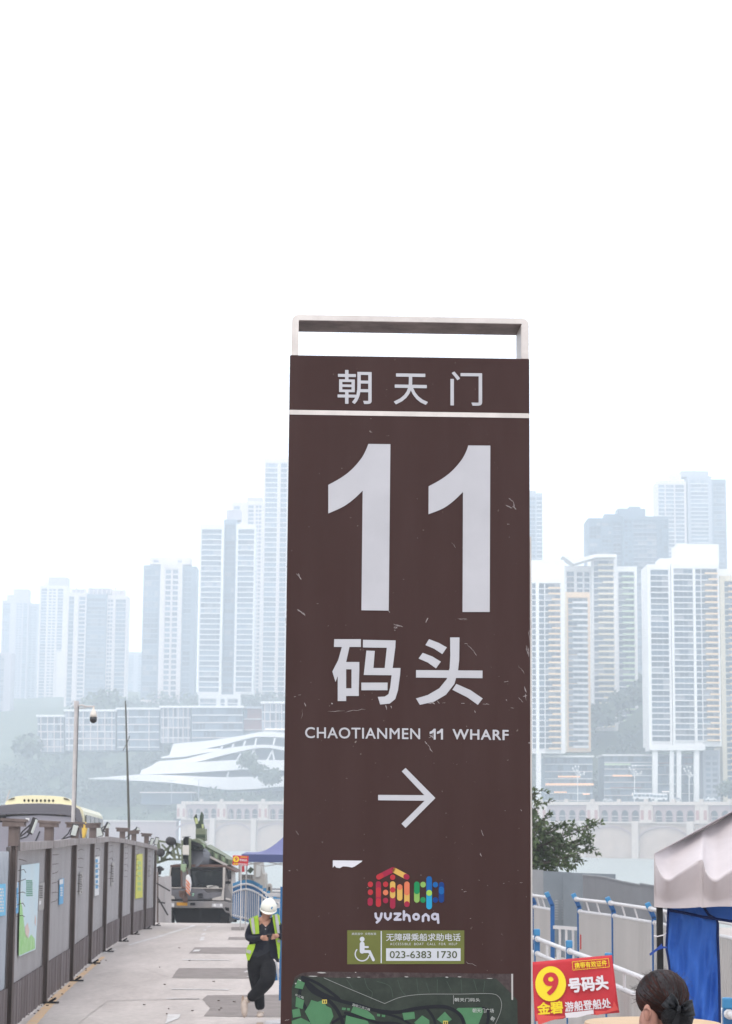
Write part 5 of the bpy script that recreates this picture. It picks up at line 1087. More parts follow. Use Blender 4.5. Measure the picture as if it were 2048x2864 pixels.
tp_('boom_tip', [(365, 930), (430, 925), (440, 1000), (400, 1030), (365, 1000)], -0.6, 0.5, m_cgl, 0.03)
hk = tp_('hook_block', [(430, 1060), (455, 1050), (480, 1090), (490, 1160), (480, 1250), (455, 1290), (430, 1260), (424, 1150)], -0.8, 0.35, m_pw, 0.04)
for k in range(4): tp_('hook_stripe', [(430, 1110+k*40), (455, 1135+k*40), (478, 1165+k*40), (478, 1183+k*40), (450, 1152+k*40), (428, 1128+k*40)], -0.84, 0.03, m_or, 0, hk)
q = MB(); q.tube([P(*tr(430, 960), TY-.6), P(*tr(452, 1060), TY-.6)], 0.02, 5); q.tube([P(*tr(375, 1000), TY-.6), P(*tr(380, 1200), TY-.6)], 0.04, 6); q.tube([P(*tr(380, 1200), TY-.6), P(*tr(430, 1225), TY-.6), P(*tr(390, 1330), TY-.6)], 0.05, 6); q.build('hook_cable', m_rust, truck)
tp_('tow_frame', [(345, 1245), (420, 1250), (445, 1330), (440, 1385), (400, 1390), (385, 1340), (345, 1310)], -0.5, 0.4, m_rust, 0.02)
q = MB()
def lb(x0, y0, x1, y1, w_=0.07, yo=0.0): q.bar(P(*tr(x0, y0), TY+0.3+yo), P(*tr(x1, y1), TY+0.3+yo), w_, w_)
for yo in (0, 0.9):
    for s_ in ((100, 650, 360, 690), (95, 910, 250, 860), (98, 650, 92, 915), (130, 870, 370, 870), (100, 655, 140, 870), (150, 860, 360, 700), (140, 690, 300, 860), (262, 660, 300, 860), (300, 650, 350, 860), (200, 780, 370, 830), (130, 800, 260, 700), (92, 905, 180, 870), (262, 650, 370, 740), (180, 860, 240, 690)):
        lb(*s_, yo=yo)
for s_ in ((100, 650), (92, 912), (262, 655), (300, 860), (360, 695)): q.bar(P(*tr(*s_), TY+0.3), P(*tr(*s_), TY+1.2), 0.06, 0.06)
q.build('lattice_jib', m_cg, truck)
q = MB(); 
for p in ((235, 650), (262, 655), (128, 790)): q.ball(P(*tr(*p), TY+.2), 0.16, 8, 6)
q.build('jib_joint', m_dark, truck)
tp_('work_lamp', [(75, 960), (115, 945), (130, 1000), (115, 1060), (85, 1050)], -0.4, 0.5, m_bd, 0.05); tp_('work_lamp', [(75, 1070), (120, 1070), (120, 1110), (80, 1110)], -0.4, 0.4, m_bd, 0.03)
tp_('work_lamp', [(130, 955), (165, 985), (155, 1005), (125, 1010)], -0.4, 0.2, m_dark)
# grey wall of sheets beside the truck
rear = thing('site_fence', P(450, 2500, 76), 'short grey fence run between the long fence and the crane truck', 'fence')
for i, (x0, x1, y0) in enumerate(((428, 441, 2428), (441, 462, 2452), (462, 480, 2450))):
    q = MB(); q.rpx(x0, y0, x1-0.6, 2590, 77-i*.3, 0.06); q.build('panel', m_pan, rear)
q = MB(); q.rpx(439, 2440, 443, 2590, 76, 0.1); q.build('post', m_post, rear)
for x0, y0, x1, y1 in ((438, 2470, 476, 2492), (440, 2508, 470, 2560), (441, 2522, 462, 2526)): q = MB(); q.bar(P(x0, y0, 75.8), P(x1, y1, 75.8), .05, .05); q.build('rail', m_dark, rear)

# ================================================================== blue and white railings
m_blue = mat('railing_blue', (0.032, 0.13, 0.29), 0.45, var=0.2, scale=5); m_cap = mat('railing_cap_blue', (0.045, 0.19, 0.36), 0.45); m_rw = mat('railing_white', (0.55, 0.54, 0.54), 0.4, var=0.12, scale=4); m_rib2 = mat('railing_panel', (0.43, 0.415, 0.40), 0.5, var=0.12, scale=1.5, streak=True)
def ribbed(mb, a, b_, z0a, z1a, z0b, z1b, pitch=0.06):
    corr(mb, a, b_, z0a, z1a, z0b, z1b, pitch=pitch, dp=0.028)
def near_rail(pts, label, panels=True):
    root = thing('road_railing', pts[0][0], label, 'railing'); 
    for i, (b_, zt) in enumerate(pts):
        q = MB(); q.box((b_.x, b_.y, (b_.z+zt-.09)/2), (0.075, 0.075, zt-.09-b_.z)); po = q.build('post', m_blue, root, bevel=0.006)
        q = MB(); q.box((b_.x, b_.y, zt-.045), (0.082, 0.082, 0.09)); q.build('cap', m_cap, po, bevel=0.012)
    for (a, za), (b_, zb) in zip(pts, pts[1:]):
        d = (b_-a); d.z = 0; d.normalize(); a0 = a+d*.038; b0 = b_-d*.038
        for dz, nm in ((-0.13, 'rail'), (-0.33, 'rail')):
            pa, pb = Vector((a0.x, a0.y, za+dz)), Vector((b0.x, b0.y, zb+dz)); q = MB(); q.tube([pa, pb], 0.027, 10)
            q.tube([pa, pa+(pb-pa).normalized()*.07], 0.040, 10); q.tube([pb, pb-(pb-pa).normalized()*.07], 0.040, 10); q.build(nm, m_rw, root)
        for t in (.33, .67):
            p = a0.lerp(b0, t); z = za+(zb-za)*t; q = MB(); q.tube([(p.x, p.y, z-.33), (p.x, p.y, z-.13)], 0.017, 8); q.build('spindle', m_rw, root)
        q = MB(); ribbed(q, a0, b0, a.z+.12, za-.35, b_.z+.12, zb-.35, 0.085); q.build('panel', m_rib2, root, fix=False, solid=0.006)
        q = MB(); q.bar(Vector((a0.x, a0.y, a.z+.1)), Vector((b0.x, b0.y, b_.z+.1)), .05, .05); q.build('bottom_rail', m_rw, root)
def gp(x, y, Y, z): p = P(x, y, Y); return (Vector((p.x, Y, gz(Y))), p.z if z is None else z)
near_rail([gp(1380, 2570, 34.0, None), gp(1436, 2582, 31.4, None), gp(1502, 2598, 29.2, None), gp(1592, 2630, 26.8, None), gp(1702, 2665, 24.2, None), gp(1847, 2718, 21.2, None), gp(2034, 2790, 17.9, None), gp(2290, 2885, 15.0, None)], 'blue and white railing running downhill on the right, carrying the red banner')
m_b2 = mat('railing_mid_blue', (0.025, 0.105, 0.28), 0.5, var=0.2, scale=5)
def bent_rail(pts, label, gate=()):
    root = thing('ramp_railing', pts[0][0], label, 'railing')
    for (b_, zt) in pts:
        q = MB(); q.box((b_.x, b_.y, (b_.z+zt-.2)/2), (0.075, 0.075, zt-.2-b_.z)); q.bar((b_.x, b_.y, zt-.22), (b_.x-.09, b_.y, zt-.02), .075, .078); po = q.build('post', m_b2, root)
        q = MB(); q.bar((b_.x-.075, b_.y, zt-.06), (b_.x-.115, b_.y, zt+.03), .09, .09); q.build('cap', m_cap, po, bevel=.012)
    for k, ((a, za), (b_, zb)) in enumerate(zip(pts, pts[1:])):
        d = (b_-a); d.z = 0; d.normalize(); a0 = a+d*.04; b0 = b_-d*.04
        if k in gate:
            for z_ in (-.62, -1.6): q = MB(); q.bar(Vector((a0.x, a0.y, za+z_)), Vector((b0.x, b0.y, zb+z_)), .045, .06); q.build('rail', m_rw, root)
            for t in (.25, .52, .8):
                p = a0.lerp(b0, t); z = za+(zb-za)*t; q = MB(); q.bar((p.x, p.y, z-1.6), (p.x, p.y, z-.65), .05, .04); q.build('bar', m_rw, root)
            continue
        for dz, dx, r in ((-.07, -.07, .03), (-.3, 0, .03)):
            pa, pb = Vector((a0.x+dx, a0.y, za+dz)), Vector((b0.x+dx, b0.y, zb+dz)); q = MB(); q.tube([pa, pb], r, 10); q.tube([pa, pa+(pb-pa).normalized()*.08], .045, 10); q.build('rail', m_rw, root)
        for t in (.3, .62):
            p = a0.lerp(b0, t); z = za+(zb-za)*t; q = MB(); q.bar((p.x-.06, p.y, z-.09), (p.x, p.y, z-.29), .05, .025); q.build('strut', m_rw, root)
        q = MB(); ribbed(q, a0, b0, a.z+.1, za-.32, b_.z+.1, zb-.32, 0.075); q.build('panel', m_rib2, root, fix=False, solid=0.006)
bent_rail([gp(1390, 2479, 46.5, None), gp(1440, 2486, 44.5, None), gp(1495, 2494, 42.6, None), gp(1545, 2500, 40.8, None), gp(1620, 2504, 40.2, None), gp(1716, 2514, 38.2, None), gp(1829, 2530, 36.0, None), gp(1965, 2553, 33.6, None), gp(2125, 2582, 31.2, None)], 'upper railing with bent blue posts and ribbed white panels on the right', gate=(3,))
q = MB(); q.rpx(1623, 2614, 1627, 2655, 40.0, 0.05); tag(q.build('red_strip', mat('red_strip', (0.45, 0.05, 0.05), 0.5)), 'thin red strip fixed beside the bent blue gate post', 'strip')
# crowded railing by the truck
pick = thing('quay_railing', P(689, 2577, 69), 'curving blue and white picket railing beside the crane truck', 'railing')
path = [(654, 2476, 2568, 73.5), (672, 2469, 2573, 71), (692, 2467, 2578, 69.2), (708, 2471, 2584, 68), (724, 2479, 2593, 67), (757, 2504, 2618, 66), (784, 2524, 2638, 65), (830, 2555, 2668, 64)]
def pk(t):
    i = min(int(t), len(path)-2); f_ = t-i; A_, B_ = path[i], path[i+1]; return [A_[j]+(B_[j]-A_[j])*f_ for j in range(4)]
n_ = 44
for k in range(n_):
    x, yt, yb, Y = pk((len(path)-1)*k/n_); a = P(x, yb, Y); z1 = P(x, yt, Y).z
    if k % 2 == 0:
        q = MB(); q.box((a.x, Y-.03, (a.z+z1)/2), (0.085, 0.05, z1-a.z)); po = q.build('post', m_blue, pick)
        q = MB(); q.box((a.x, Y-.03, z1+.03), (0.10, 0.08, 0.09)); q.build('cap', m_cap, po)
    else:
        q = MB(); q.box((a.x, Y, (a.z+z1)/2-.1), (0.085, 0.03, z1-a.z-.28)); q.build('picket', m_rw, pick)
for dz in (5, 20, -9):
    q = MB()
    for i in range(len(path)-1):
        A_, B_ = path[i], path[i+1]; yy = (lambda p: p[1]+dz) if dz > 0 else (lambda p: p[2]+dz)
        q.tube([P(A_[0], yy(A_), A_[3]-.05), P(B_[0], yy(B_), B_[3]-.05)], .035, 8)
    q.build('rail', m_rw, pick)
# tall blue posts beside the worker
tb = thing('steel_frame', P(781, 2778, 35.4), 'tall blue and white barrier post just behind the worker', 'barrier')
b_ = P(787, 2778, 35.4); q = MB(); q.box((b_.x, 35.4, (gz(35.4)+P(783, 2480, 35.4).z)/2), (.075, .075, P(783, 2480, 35.4).z-gz(35.4))); q.build('post', m_blue, tb)
q = MB(); q.bar(P(764, 2690, 36), P(772, 2742, 36), .06, .06); q.build('foot', m_blue, tb); q = MB(); q.bar(P(771, 2690, 36.1), P(779, 2742, 36.1), .05, .05); q.build('foot', m_rw, tb)
for yy in (2505, 2520, 2535): q = MB(); q.bar(P(745, yy-3, 37), P(800, yy, 36), .04, .05); q.build('rail', m_rw, tb)
q = MB(); q.rpx(762, 2540, 782, 2560, 36.5, .08); q.build('bracket', m_cap, tb)
# ================================================================== grey hoarding by the water
m_h1 = mat('hoarding_light', (0.26, 0.27, 0.28), 0.5, var=0.15, scale=1); m_h2 = mat('hoarding_steel', (0.155, 0.18, 0.20), 0.42, col2=(0.20, 0.225, 0.245), scale=0.8); m_h3 = mat('hoarding_grey', (0.20, 0.205, 0.215), 0.5, var=0.15, scale=0.8)
hoard = thing('hoarding', (P(1550, 2600, 50).x, 50, gz(50)), 'dull grey sheet metal hoarding between the railing and the river', 'hoarding')
for i, (x0, y0, x1, y1, Y0, Y1, m_) in enumerate(((1380, 2428, 1440, 2430, 51.2, 51, m_h1), (1440, 2430, 1486, 2432, 51, 50.7, m_h1), (1486, 2432, 1520, 2433, 50.6, 50.4, m_h1), (1520, 2436, 1600, 2440, 50, 49.8, m_h2), (1600, 2441, 1722, 2445, 53, 52.8, m_h2), (1575, 2442, 1630, 2448, 49.6, 49.4, m_h2), (1630, 2447, 1668, 2450, 49, 48, m_h3), (1668, 2450, 1702, 2455, 48, 47, m_h3), (1702, 2456, 1746, 2467, 46.8, 45.6, m_h3), (1746, 2466, 1790, 2475, 45.5, 44.3, m_h3), (1790, 2471, 1832, 2478, 44.2, 43, m_h3), (1832, 2478, 1890, 2488, 43, 41.6, m_h3), (1890, 2486, 1960, 2498, 41.5, 40, m_h3))):
    a, b_ = P(x0, y0, Y0), P(x1, y1, Y1); q = MB()
    q.prism([a, b_, Vector((b_.x, b_.y, gz(Y1))), Vector((a.x, a.y, gz(Y0)))], (0.004, 0.05, 0)); q.build('panel', m_, hoard)
    if i > 5: q = MB(); q.bar(a+Vector((0, -.03, 0)), b_+Vector((0, -.03, 0)), .03, .03); q.build('edge_strip', m_h1, hoard)
for r_ in range(8):
    for c_ in range(3):
        q = MB(); q.box(P(1557+c_*19, 2519+r_*7.4, 49.7), (.075, .03, .02)); q.build('pressed_slot', m_h1, hoard, bevel=.004)

# ================================================================== tree beyond the hoarding
m_leaf = mat('tree_leaf', (0.045, 0.075, 0.028), 0.55, rnd=0.0, col2=(0.10, 0.135, 0.055), scale=1.7, var=0.4); m_bark = mat('tree_bark', (0.08, 0.065, 0.05), 0.9, var=0.3, scale=6)
TYY = 56.0; tb0 = P(1400, 2500, TYY); tree = thing('broadleaf_tree', (tb0.x, TYY, gz(TYY)), 'leafy green tree reaching out from behind the right edge of the sign', 'tree')
rl = random.Random(21); lv = MB(); wd = MB()
fork = Vector((tb0.x, TYY, -1.3)); wd.tube([(tb0.x-.1, TYY, gz(TYY)), (tb0.x-.05, TYY, -2.3), fork], [.16, .13, .1], 8)
def leaf(p, d):
    s_ = rl.uniform(.09, .17); up = Vector((rl.gauss(0, .5), rl.gauss(0, .5), 1)); side = d.cross(up)
    if side.length < .01: return
    side.normalize(); w_ = s_*.27; nrm = side.cross(d).normalized()
    a = p; t = p + d*s_; m1 = p + d*s_*.45 + side*w_ + nrm*.015; m2 = p + d*s_*.45 - side*w_ + nrm*.015
    i = len(lv.v); lv.v += [a, m1, t, m2]; lv.f += [(i, i+1, i+2), (i, i+2, i+3)]; lv.m += [0, 0]
def twig(a, b_, n_l, r0=.012):
    mid = (a+b_)/2 + Vector((rl.uniform(-.1, .1), rl.uniform(-.1, .1), rl.uniform(0, .15))); wd.tube([a, mid, b_], [r0, r0*.7, .004], 5)
    for _ in range(n_l):
        t = rl.uniform(.15, 1); p = a.lerp(mid, t*2) if t < .5 else mid.lerp(b_, t*2-1)
        d = ((b_-a).normalized()*.8 + Vector((rl.gauss(0, .6), rl.gauss(0, .6), rl.gauss(-.25, .5)))).normalized(); leaf(p+Vector((rl.gauss(0, .03), rl.gauss(0, .03), rl.gauss(0, .03))), d)
for (x, y) in ((1492, 2222), (1506, 2250), (1530, 2286), (1512, 2310), (1545, 2318), (1568, 2312), (1590, 2322), (1612, 2318), (1650, 2314), (1640, 2340), (1652, 2378), (1632, 2360), (1622, 2412), (1600, 2395), (1575, 2372), (1590, 2425), (1556, 2350), (1530, 2400), (1510, 2372), (1548, 2428), (1500, 2425), (1490, 2330), (1485, 2280), (1470, 2380),
               (1440, 2230), (1400, 2200), (1350, 2215), (1300, 2260), (1270, 2300), (1330, 2330), (1380, 2280), (1280, 2370), (1420, 2330), (1230, 2340)):
    tgt = P(x, y, TYY+rl.uniform(-1.2, 1.2)); el = fork.lerp(tgt, .5)+Vector((0, rl.uniform(-.3, .3), rl.uniform(-.05, .25))); wd.tube([fork, el, tgt], [.05, .028, .007], 6)
    for k in range(9):
        t = rl.uniform(.45, 1); p = el.lerp(tgt, (t-.45)/.55); e = p + Vector((rl.gauss(.10, .22), rl.gauss(0, .22), rl.gauss(-.02, .16))); twig(p, e, 15)
    twig(el.lerp(tgt, .8), tgt+(tgt-el).normalized()*.1, 22)
lv.build('crown', m_leaf, tree, fix=False); wd.build('trunk', m_bark, tree)

# ================================================================== red wharf nine banners
m_red = mat('banner_red', (0.50, 0.035, 0.045), 0.5, var=0.12, scale=3); m_yel = mat('banner_yellow', (0.78, 0.60, 0.03), 0.5); m_bwt = mat('banner_white', (0.66, 0.64, 0.66), 0.5); m_redl = mat('banner_fold_red', (0.60, 0.08, 0.07), 0.4)
def banner(tl, tr_, br, bl, Y, label, small=False):
    pl = Plane(P(tl[0], tl[1], Y), (1, 0, 0), (0, 0, 1)); root = thing('wharf_banner', P(*tl, Y), label, 'banner')
    def m2(u, v):           # unit square of the printed sheet to photograph pixels
        a = (tl[0]+(tr_[0]-tl[0])*u, tl[1]+(tr_[1]-tl[1])*u); b = (bl[0]+(br[0]-bl[0])*u, bl[1]+(br[1]-bl[1])*u); return a[0]+(b[0]-a[0])*v, a[1]+(b[1]-a[1])*v
    W0, H0 = 1.0, 0.70
    def bx(x0, y0, x1, y1): return [m2(x0, y0), m2(x1, y0), m2(x1, y1), m2(x0, y1)]
    q = MB()
    def sheetf(u, v):
        p = pl.at(*m2(u, v), 0); w_ = 0.012*math.sin(u*9)*v*(1-.5*v) + (0.10*max(0, v-.93)*6*(1 if u < .36 or u > .70 else .2))
        return p + Vector((0, -w_, 0.02*max(0, v-.93)*(-6 if u < .36 else 3)))
    q.grid(sheetf, 24, 16); q.build('sheet', m_red, root, fix=False, solid=0.004, smooth=True)
    c = m2(.215, .40); q = MB(); yr = []
    for k in range(32):
        a = 2*math.pi*k/32; yr.append(pl.at(*m2(.215+.187*math.cos(a), .40+.302*math.sin(a)), .022))
    q.prism(yr, (0, -.003, 0)); q.build('yellow_disc', m_yel, root)
    fit_text(pl, '9', None, m_red, root, 'digit', bold=0.03, off=.028, skew=bx(.125, .20, .315, .60))
    if small:
        for x0, y0, x1, y1, s_, m_ in ((.43, .34, .93, .58, '号码头', m_bwt), (.50, .08, .92, .2, '携带有效证件', m_yel), (.05, .78, .36, .97, '金碧', m_yel), (.38, .80, .95, .95, '游船登船处', m_bwt)):
            fit_text(pl, s_, None, m_, root, 'lettering', bold=.02, off=.026, skew=bx(x0, y0, x1, y1))
        return
    q = MB()
    for (a, b_) in (((.50, .055), (.95, .055)), ((.50, .20), (.95, .20)), ((.50, .055), (.50, .20)), ((.95, .055), (.95, .20))):
        p0, p1 = pl.at(*m2(*a), .024), pl.at(*m2(*b_), .024); q.bar(p0, p1, .006, .004)
    q.build('text_frame', m_yel, root)
    fit_text(pl, '携带有效证件', None, m_yel, root, 'lettering', bold=.02, off=.026, skew=bx(.525, .075, .925, .18))
    fit_text(pl, '号码头', None, m_bwt, root, 'lettering', bold=.045, off=.028, skew=bx(.425, .33, .915, .59))
    fit_text(pl, '金碧', None, m_yel, root, 'lettering', bold=.035, off=.034, skew=bx(.035, .705, .345, .925))
    fit_text(pl, '游船登船处', None, m_bwt, root, 'lettering', bold=.025, off=.034, skew=bx(.365, .735, .915, .91))
    q = MB(); q.prism([pl.at(*m2(*p), .03) for p in ((.36, .925), (.70, .915), (.70, .985), (.62, .99), (.50, 1.02), (.37, 1.01))], (0, -.004, 0)); q.build('white_backing', m_bwt, root)
    for pp in (((.02, .90), (.12, .93), (.25, .97), (.36, .975), (.36, 1.0), (.2, 1.03), (.04, 1.09), (.03, 1.0)), ((.71, .93), (.85, .955), (.93, .90), (.955, .80), (1.0, .955), (.85, .99), (.73, 1.01))):
        q = MB(); q.prism([pl.at(*m2(*p), .05) for p in pp], (0, -.004, 0)); q.build('curled_edge', m_redl, root)
banner((1488, 2691), (1712, 2671), (1732, 2832), (1496, 2853), 22.6, 'large red banner with a 9 in a yellow disc, tied to the railing')
banner((652, 2392), (696, 2394), (694, 2421), (650, 2419), 64.0, 'small far red board with a yellow 9 by the navy canopy', small=True)
q = MB(); q.bar(P(674, 2420, 64.2), P(674, 2575, 64.2), .03, .03); tag(q.build('board_stake', m_rw), 'slim pale stake carrying the small red board', 'stake')

# ================================================================== navy canopy and things on the quay
m_navy = mat('canopy_navy', (0.13, 0.14, 0.27), 0.6, var=0.1, scale=1); m_navd = mat('canopy_navy_dark', (0.06, 0.075, 0.17), 0.6)
nv = thing('navy_canopy', P(780, 2560, 66), 'small navy blue pop up canopy behind the left edge of the sign', 'canopy')
pkp = P(812, 2322, 68); cs = [P(676, 2389, 66.3), P(948, 2392, 66.3), P(938, 2386, 69.3), P(690, 2383, 69.3)]
q = MB()
for i in range(4):
    a, b_ = cs[i], cs[(i+1) % 4]
    def f_(u_, v_, a=a, b_=b_):
        p = a.lerp(b_, u_).lerp(pkp, v_); p.z -= 0.22*math.sin(math.pi*v_)*1.1; return p
    q.grid(f_, 8, 10)
q.build('roof', m_navy, nv, smooth=True)
for i in range(4):
    a, b_ = cs[i], cs[(i+1) % 4]; dn = Vector((0, 0, -.24)); q = MB(); q.prism([a, b_, b_+dn, a+dn], (0.006, 0.008, 0)); q.build('valance', m_navd, nv)
    q = MB(); q.tube([a+dn*.8, Vector((a.x, a.y, gz(66)))], .018, 6); q.build('leg', m_pole, nv)
q = MB()
for k in range(4):
    a = cs[0].lerp(cs[1], k/4); b_ = cs[0].lerp(cs[1], (k+1)/4); q.tube([a+Vector((0, .1, -.22)), b_+Vector((0, .1, -.36))], .015, 5); q.tube([a+Vector((0, .1, -.36)), b_+Vector((0, .1, -.22))], .015, 5)
q.build('scissor_frame', m_pole, nv)
m_cabn = mat('cabin_greige', (0.38, 0.36, 0.33), 0.6, var=0.2, scale=2)
cb = thing('work_cabin', P(740, 2480, 84), 'pale grey machine cabin beyond the picket railing', 'cabin')
def tc_(name, pts, Yo, dep, m, bev=0.0):
    q = MB(); q.ppx([tr(*p) for p in pts], 84+Yo, dep); return q.build(name, m, cb, bevel=bev)
tc_('wall', [(1238, 905), (1330, 905), (1345, 1035), (1375, 1050), (1385, 1320), (1236, 1320)], 0, 2, m_cabn, .02)
tc_('window', [(1272, 925), (1328, 922), (1318, 1060), (1296, 1085), (1262, 1080)], -.06, .08, mat('cabin_glass', (0.45, 0.46, 0.45), .3))
tc_('platform', [(1060, 1100), (1238, 1105), (1238, 1330), (1060, 1330)], .1, 1.8, m_cabn)
tc_('grille', [(1090, 1050), (1235, 1055), (1232, 1102), (1088, 1098)], -.1, .1, m_dark)
for k in range(7): tc_('grille_bar', [(1098+k*20, 1052), (1104+k*20, 1052), (1104+k*20, 1100), (1098+k*20, 1100)], -.16, .05, m_cabn)
tc_('red_box', [(1092, 945), (1124, 945), (1128, 1020), (1096, 1022)], .5, .3, m_red); tc_('green_box', [(1158, 1010), (1200, 960), (1240, 990), (1200, 1040)], .6, .3, m_cgd)
tc_('pole', [(1058, 935), (1090, 940), (1088, 1150), (1056, 1150)], -.3, .35, m_cabn); tc_('pole', [(1150, 930), (1162, 930), (1160, 1050), (1148, 1050)], .2, .12, m_dark)
mo = thing('winch', P(752, 2500, 72), 'small grey winch with a rounded hood behind the railing', 'winch')
q = MB(); q.ppx([tr(*p) for p in ((1385, 1300), (1390, 1190), (1410, 1160), (1440, 1160), (1455, 1190), (1452, 1330))], 72, .5); q.build('housing', m_cabn, mo, bevel=.02)
q = MB(); q.ppx([tr(*p) for p in ((1412, 1200), (1434, 1200), (1434, 1290), (1412, 1290))], 71.9, .1); q.build('panel', m_dark, mo)
for y0 in (1225, 1262): q = MB(); q.bar(P(*tr(1450, y0), 74), P(*tr(1620, y0+4), 74), .06, .06); tag(q.build('pontoon_rail', m_h1), 'grey pontoon handrail, %s, seen past the winch' % ('upper one' if y0 < 1250 else 'lower one'), 'handrail')
pn = thing('pontoon', P(780, 2520, 80), 'grey moored pontoon deck glimpsed between canopy leg and sign', 'pontoon')
q = MB(); q.rpx(757, 2502, 900, 2600, 80, 6); q.build('hull', m_h1, pn); q = MB(); q.rpx(757, 2498, 900, 2503, 79.8, 6.4); q.build('deck', m_tl, pn)

# ================================================================== pale canopy tent on the right
m_tent = mat('tent_cloth_pale', (0.53, 0.485, 0.49), 0.55, col2=(0.45, 0.41, 0.415), scale=2.2, var=0.2, bump=0.25, bscale=300)
tent = thing('canopy_tent', (P(1846, 2800, 12).x, 12, gz(12)), 'off white canopy tent with a sagging wrinkled roof at the right edge', 'tent')
def c4(x, y): return 1460+x/2.762, 2150+y/2.762
EY = spl([(1020, 655), (1040, 745), (1085, 835), (1135, 862), (1200, 820), (1290, 760), (1390, 702), (1410, 770), (1450, 840), (1500, 868), (1570, 820), (1640, 775), (1740, 720), (1800, 840), (1870, 860), (1960, 790), (2080, 730), (2300, 860)], 5)
RD = [(1020, 655), (1120, 605), (1270, 540), (1400, 470), (1500, 420), (1624, 340), (1760, 260), (1900, 175), (2100, 60), (2300, -40)]
def lerpl(pts, x):
    for a, b_ in zip(pts, pts[1:]):
        if x <= b_[0]: return a[1]+(b_[1]-a[1])*(x-a[0])/(b_[0]-a[0]+1e-9)
    return pts[-1][1]
def roof_f(u_, v_):
    x = 1021 + (2290-1021)*u_; ye = lerpl(EY, x); yr = lerpl(RD, x)
    dip = (ye-700)/170.0
    y = ye+(yr-ye)*v_**0.9; Y = 12.0 - 0.05 - 0.10*max(0, dip)*(1-v_)**2 + 2.0*v_**1.1
    Y = 12.0 - 0.05 - 0.10*max(0, dip)*(1-v_)**2 + 2.4*v_**1.1*u_**0.8
    return P(*c4(x, y), Y)
q = MB(); q.grid(roof_f, 110, 26)
def val_f(u_, v_):
    x = 1021 + (2290-1021)*u_; ye = lerpl(EY, x); yb = 1068+10*math.sin((x-1020)/360*math.pi)+(6 if x > 1385 else 0); dip = (ye-700)/170.0
    Y0 = 12.0-.05-.10*max(0, dip); y = ye+(yb-ye)*v_
    fold = 0.018*math.exp(-((x-1385)/9)**2) + 0.012*math.exp(-((x-1745)/9)**2)
    return P(*c4(x+(6*v_ if u_ < .01 else 0), y), Y0+(11.98-Y0)*min(1, v_*1.3)-fold*(1-abs(v_-.5)))
q.grid(val_f, 110, 14)
rf_ = q.build('roof_cloth', m_tent, tent, smooth=True, fix=True)
q = MB()   # left side slope and valance seen from other positions
cA, cB = P(*c4(1021, 660), 11.95), P(*c4(1021, 1068), 11.98); q.prism([cA, cB, cB+Vector((.62, 2.9, 0)), cA+Vector((.62, 2.9, 0))], (.004, 0, 0)); q.build('side_valance', m_tent, tent)
bk = [P(*c4(2300, -40), 14.0), cA+Vector((0, 2.9, 0)), P(*c4(1021, 655), 11.95)]; q = MB(); q.prism([P(*c4(1021, 655), 11.96), cA+Vector((.62, 2.9, 0)), P(*c4(2290, -36), 14.36)], (0, 0, -.004)); q.build('side_roof', m_tent, tent)
q = MB(); a = P(*c4(1062, 1000), 12.03); q.box((a.x, a.y, (a.z+gz(12))/2), (.034, .034, a.z-gz(12))); q.build('leg', mat('tent_leg_black', (0.012, 0.012, 0.013), .45), tent, bevel=.003)
q = MB(); q.box((a.x+.6, a.y+2.8, (a.z+gz(14.8))/2), (.034, .034, a.z-gz(14.8))); q.build('leg', MATS['tent_leg_black'], tent)
q = MB(); q.bar(P(*c4(1062, 1010), 12.05), P(*c4(2300, 1020), 12.1), .03, .03); q.build('eave_bar', MATS['tent_leg_black'], tent)
# the half of the tent that lies beyond the frame
ap = P(*c4(2290, -38), 14.36); mx_ = lambda p: Vector((2*ap.x-p.x, p.y, p.z))
q = MB(); q.grid(lambda u_, v_: mx_(roof_f(u_, v_)), 60, 14); q.grid(lambda u_, v_: mx_(val_f(u_, v_)), 60, 8)
eL, eR, vL, vR = roof_f(1, 0), mx_(roof_f(1, 0)), val_f(1, 1), mx_(val_f(1, 1)); q.add([eL, eR, ap], [(0, 1, 2)]); q.add([vL, vR, eR, eL], [(0, 1, 2, 3)])
bL = cA+Vector((.62, 2.9, 0)); bR = mx_(cA)+Vector((.1, 2.9, 0)); q.add([bL, bR, ap], [(0, 1, 2)]); q.add([mx_(cA), bR, ap], [(0, 1, 2)])
dv = cB-cA; q.add([bL, bR, bR+dv, bL+dv], [(0, 1, 2, 3)]); q.add([mx_(cA), bR, bR+dv, mx_(cA)+dv], [(0, 1, 2, 3)]); q.build('roof_cloth', m_tent, tent, smooth=False, fix=True)
for p_ in (Vector((2*ap.x-a.x, a.y, a.z)), Vector((2*ap.x-a.x+.05, a.y+2.8, a.z))):
    q = MB(); q.box((p_.x, p_.y, (a.z+gz(p_.y))/2), (.034, .034, a.z-gz(p_.y))); q.build('leg', MATS['tent_leg_black'], tent)
m_cur = mat('curtain_blue', (0.028, 0.11, 0.44), 0.55, col2=(0.045, 0.15, 0.52), scale=3, var=0.1, bump=0.3, bscale=400); m_hem = mat('curtain_hem', (0.008, 0.02, 0.09), 0.6); m_in = mat('tent_wall_grey', (0.36, 0.36, 0.375), 0.6, var=0.08, scale=3, bump=0.2, bscale=200)
LE = spl([(1130, 1062), (1122, 1240), (1115, 1380), (1126, 1450), (1140, 1560), (1141, 1750), (1142, 2060)], 5); RE = spl([(1400, 1062), (1450, 1140), (1508, 1172), (1512, 1300), (1520, 1500), (1526, 1750), (1528, 2060)], 5)
def ly(pts, y):
    for a, b_ in zip(pts, pts[1:]):
        if y <= b_[1]: return a[0]+(b_[0]-a[0])*(y-a[1])/(b_[1]-a[1]+1e-9)
    return pts[-1][0]
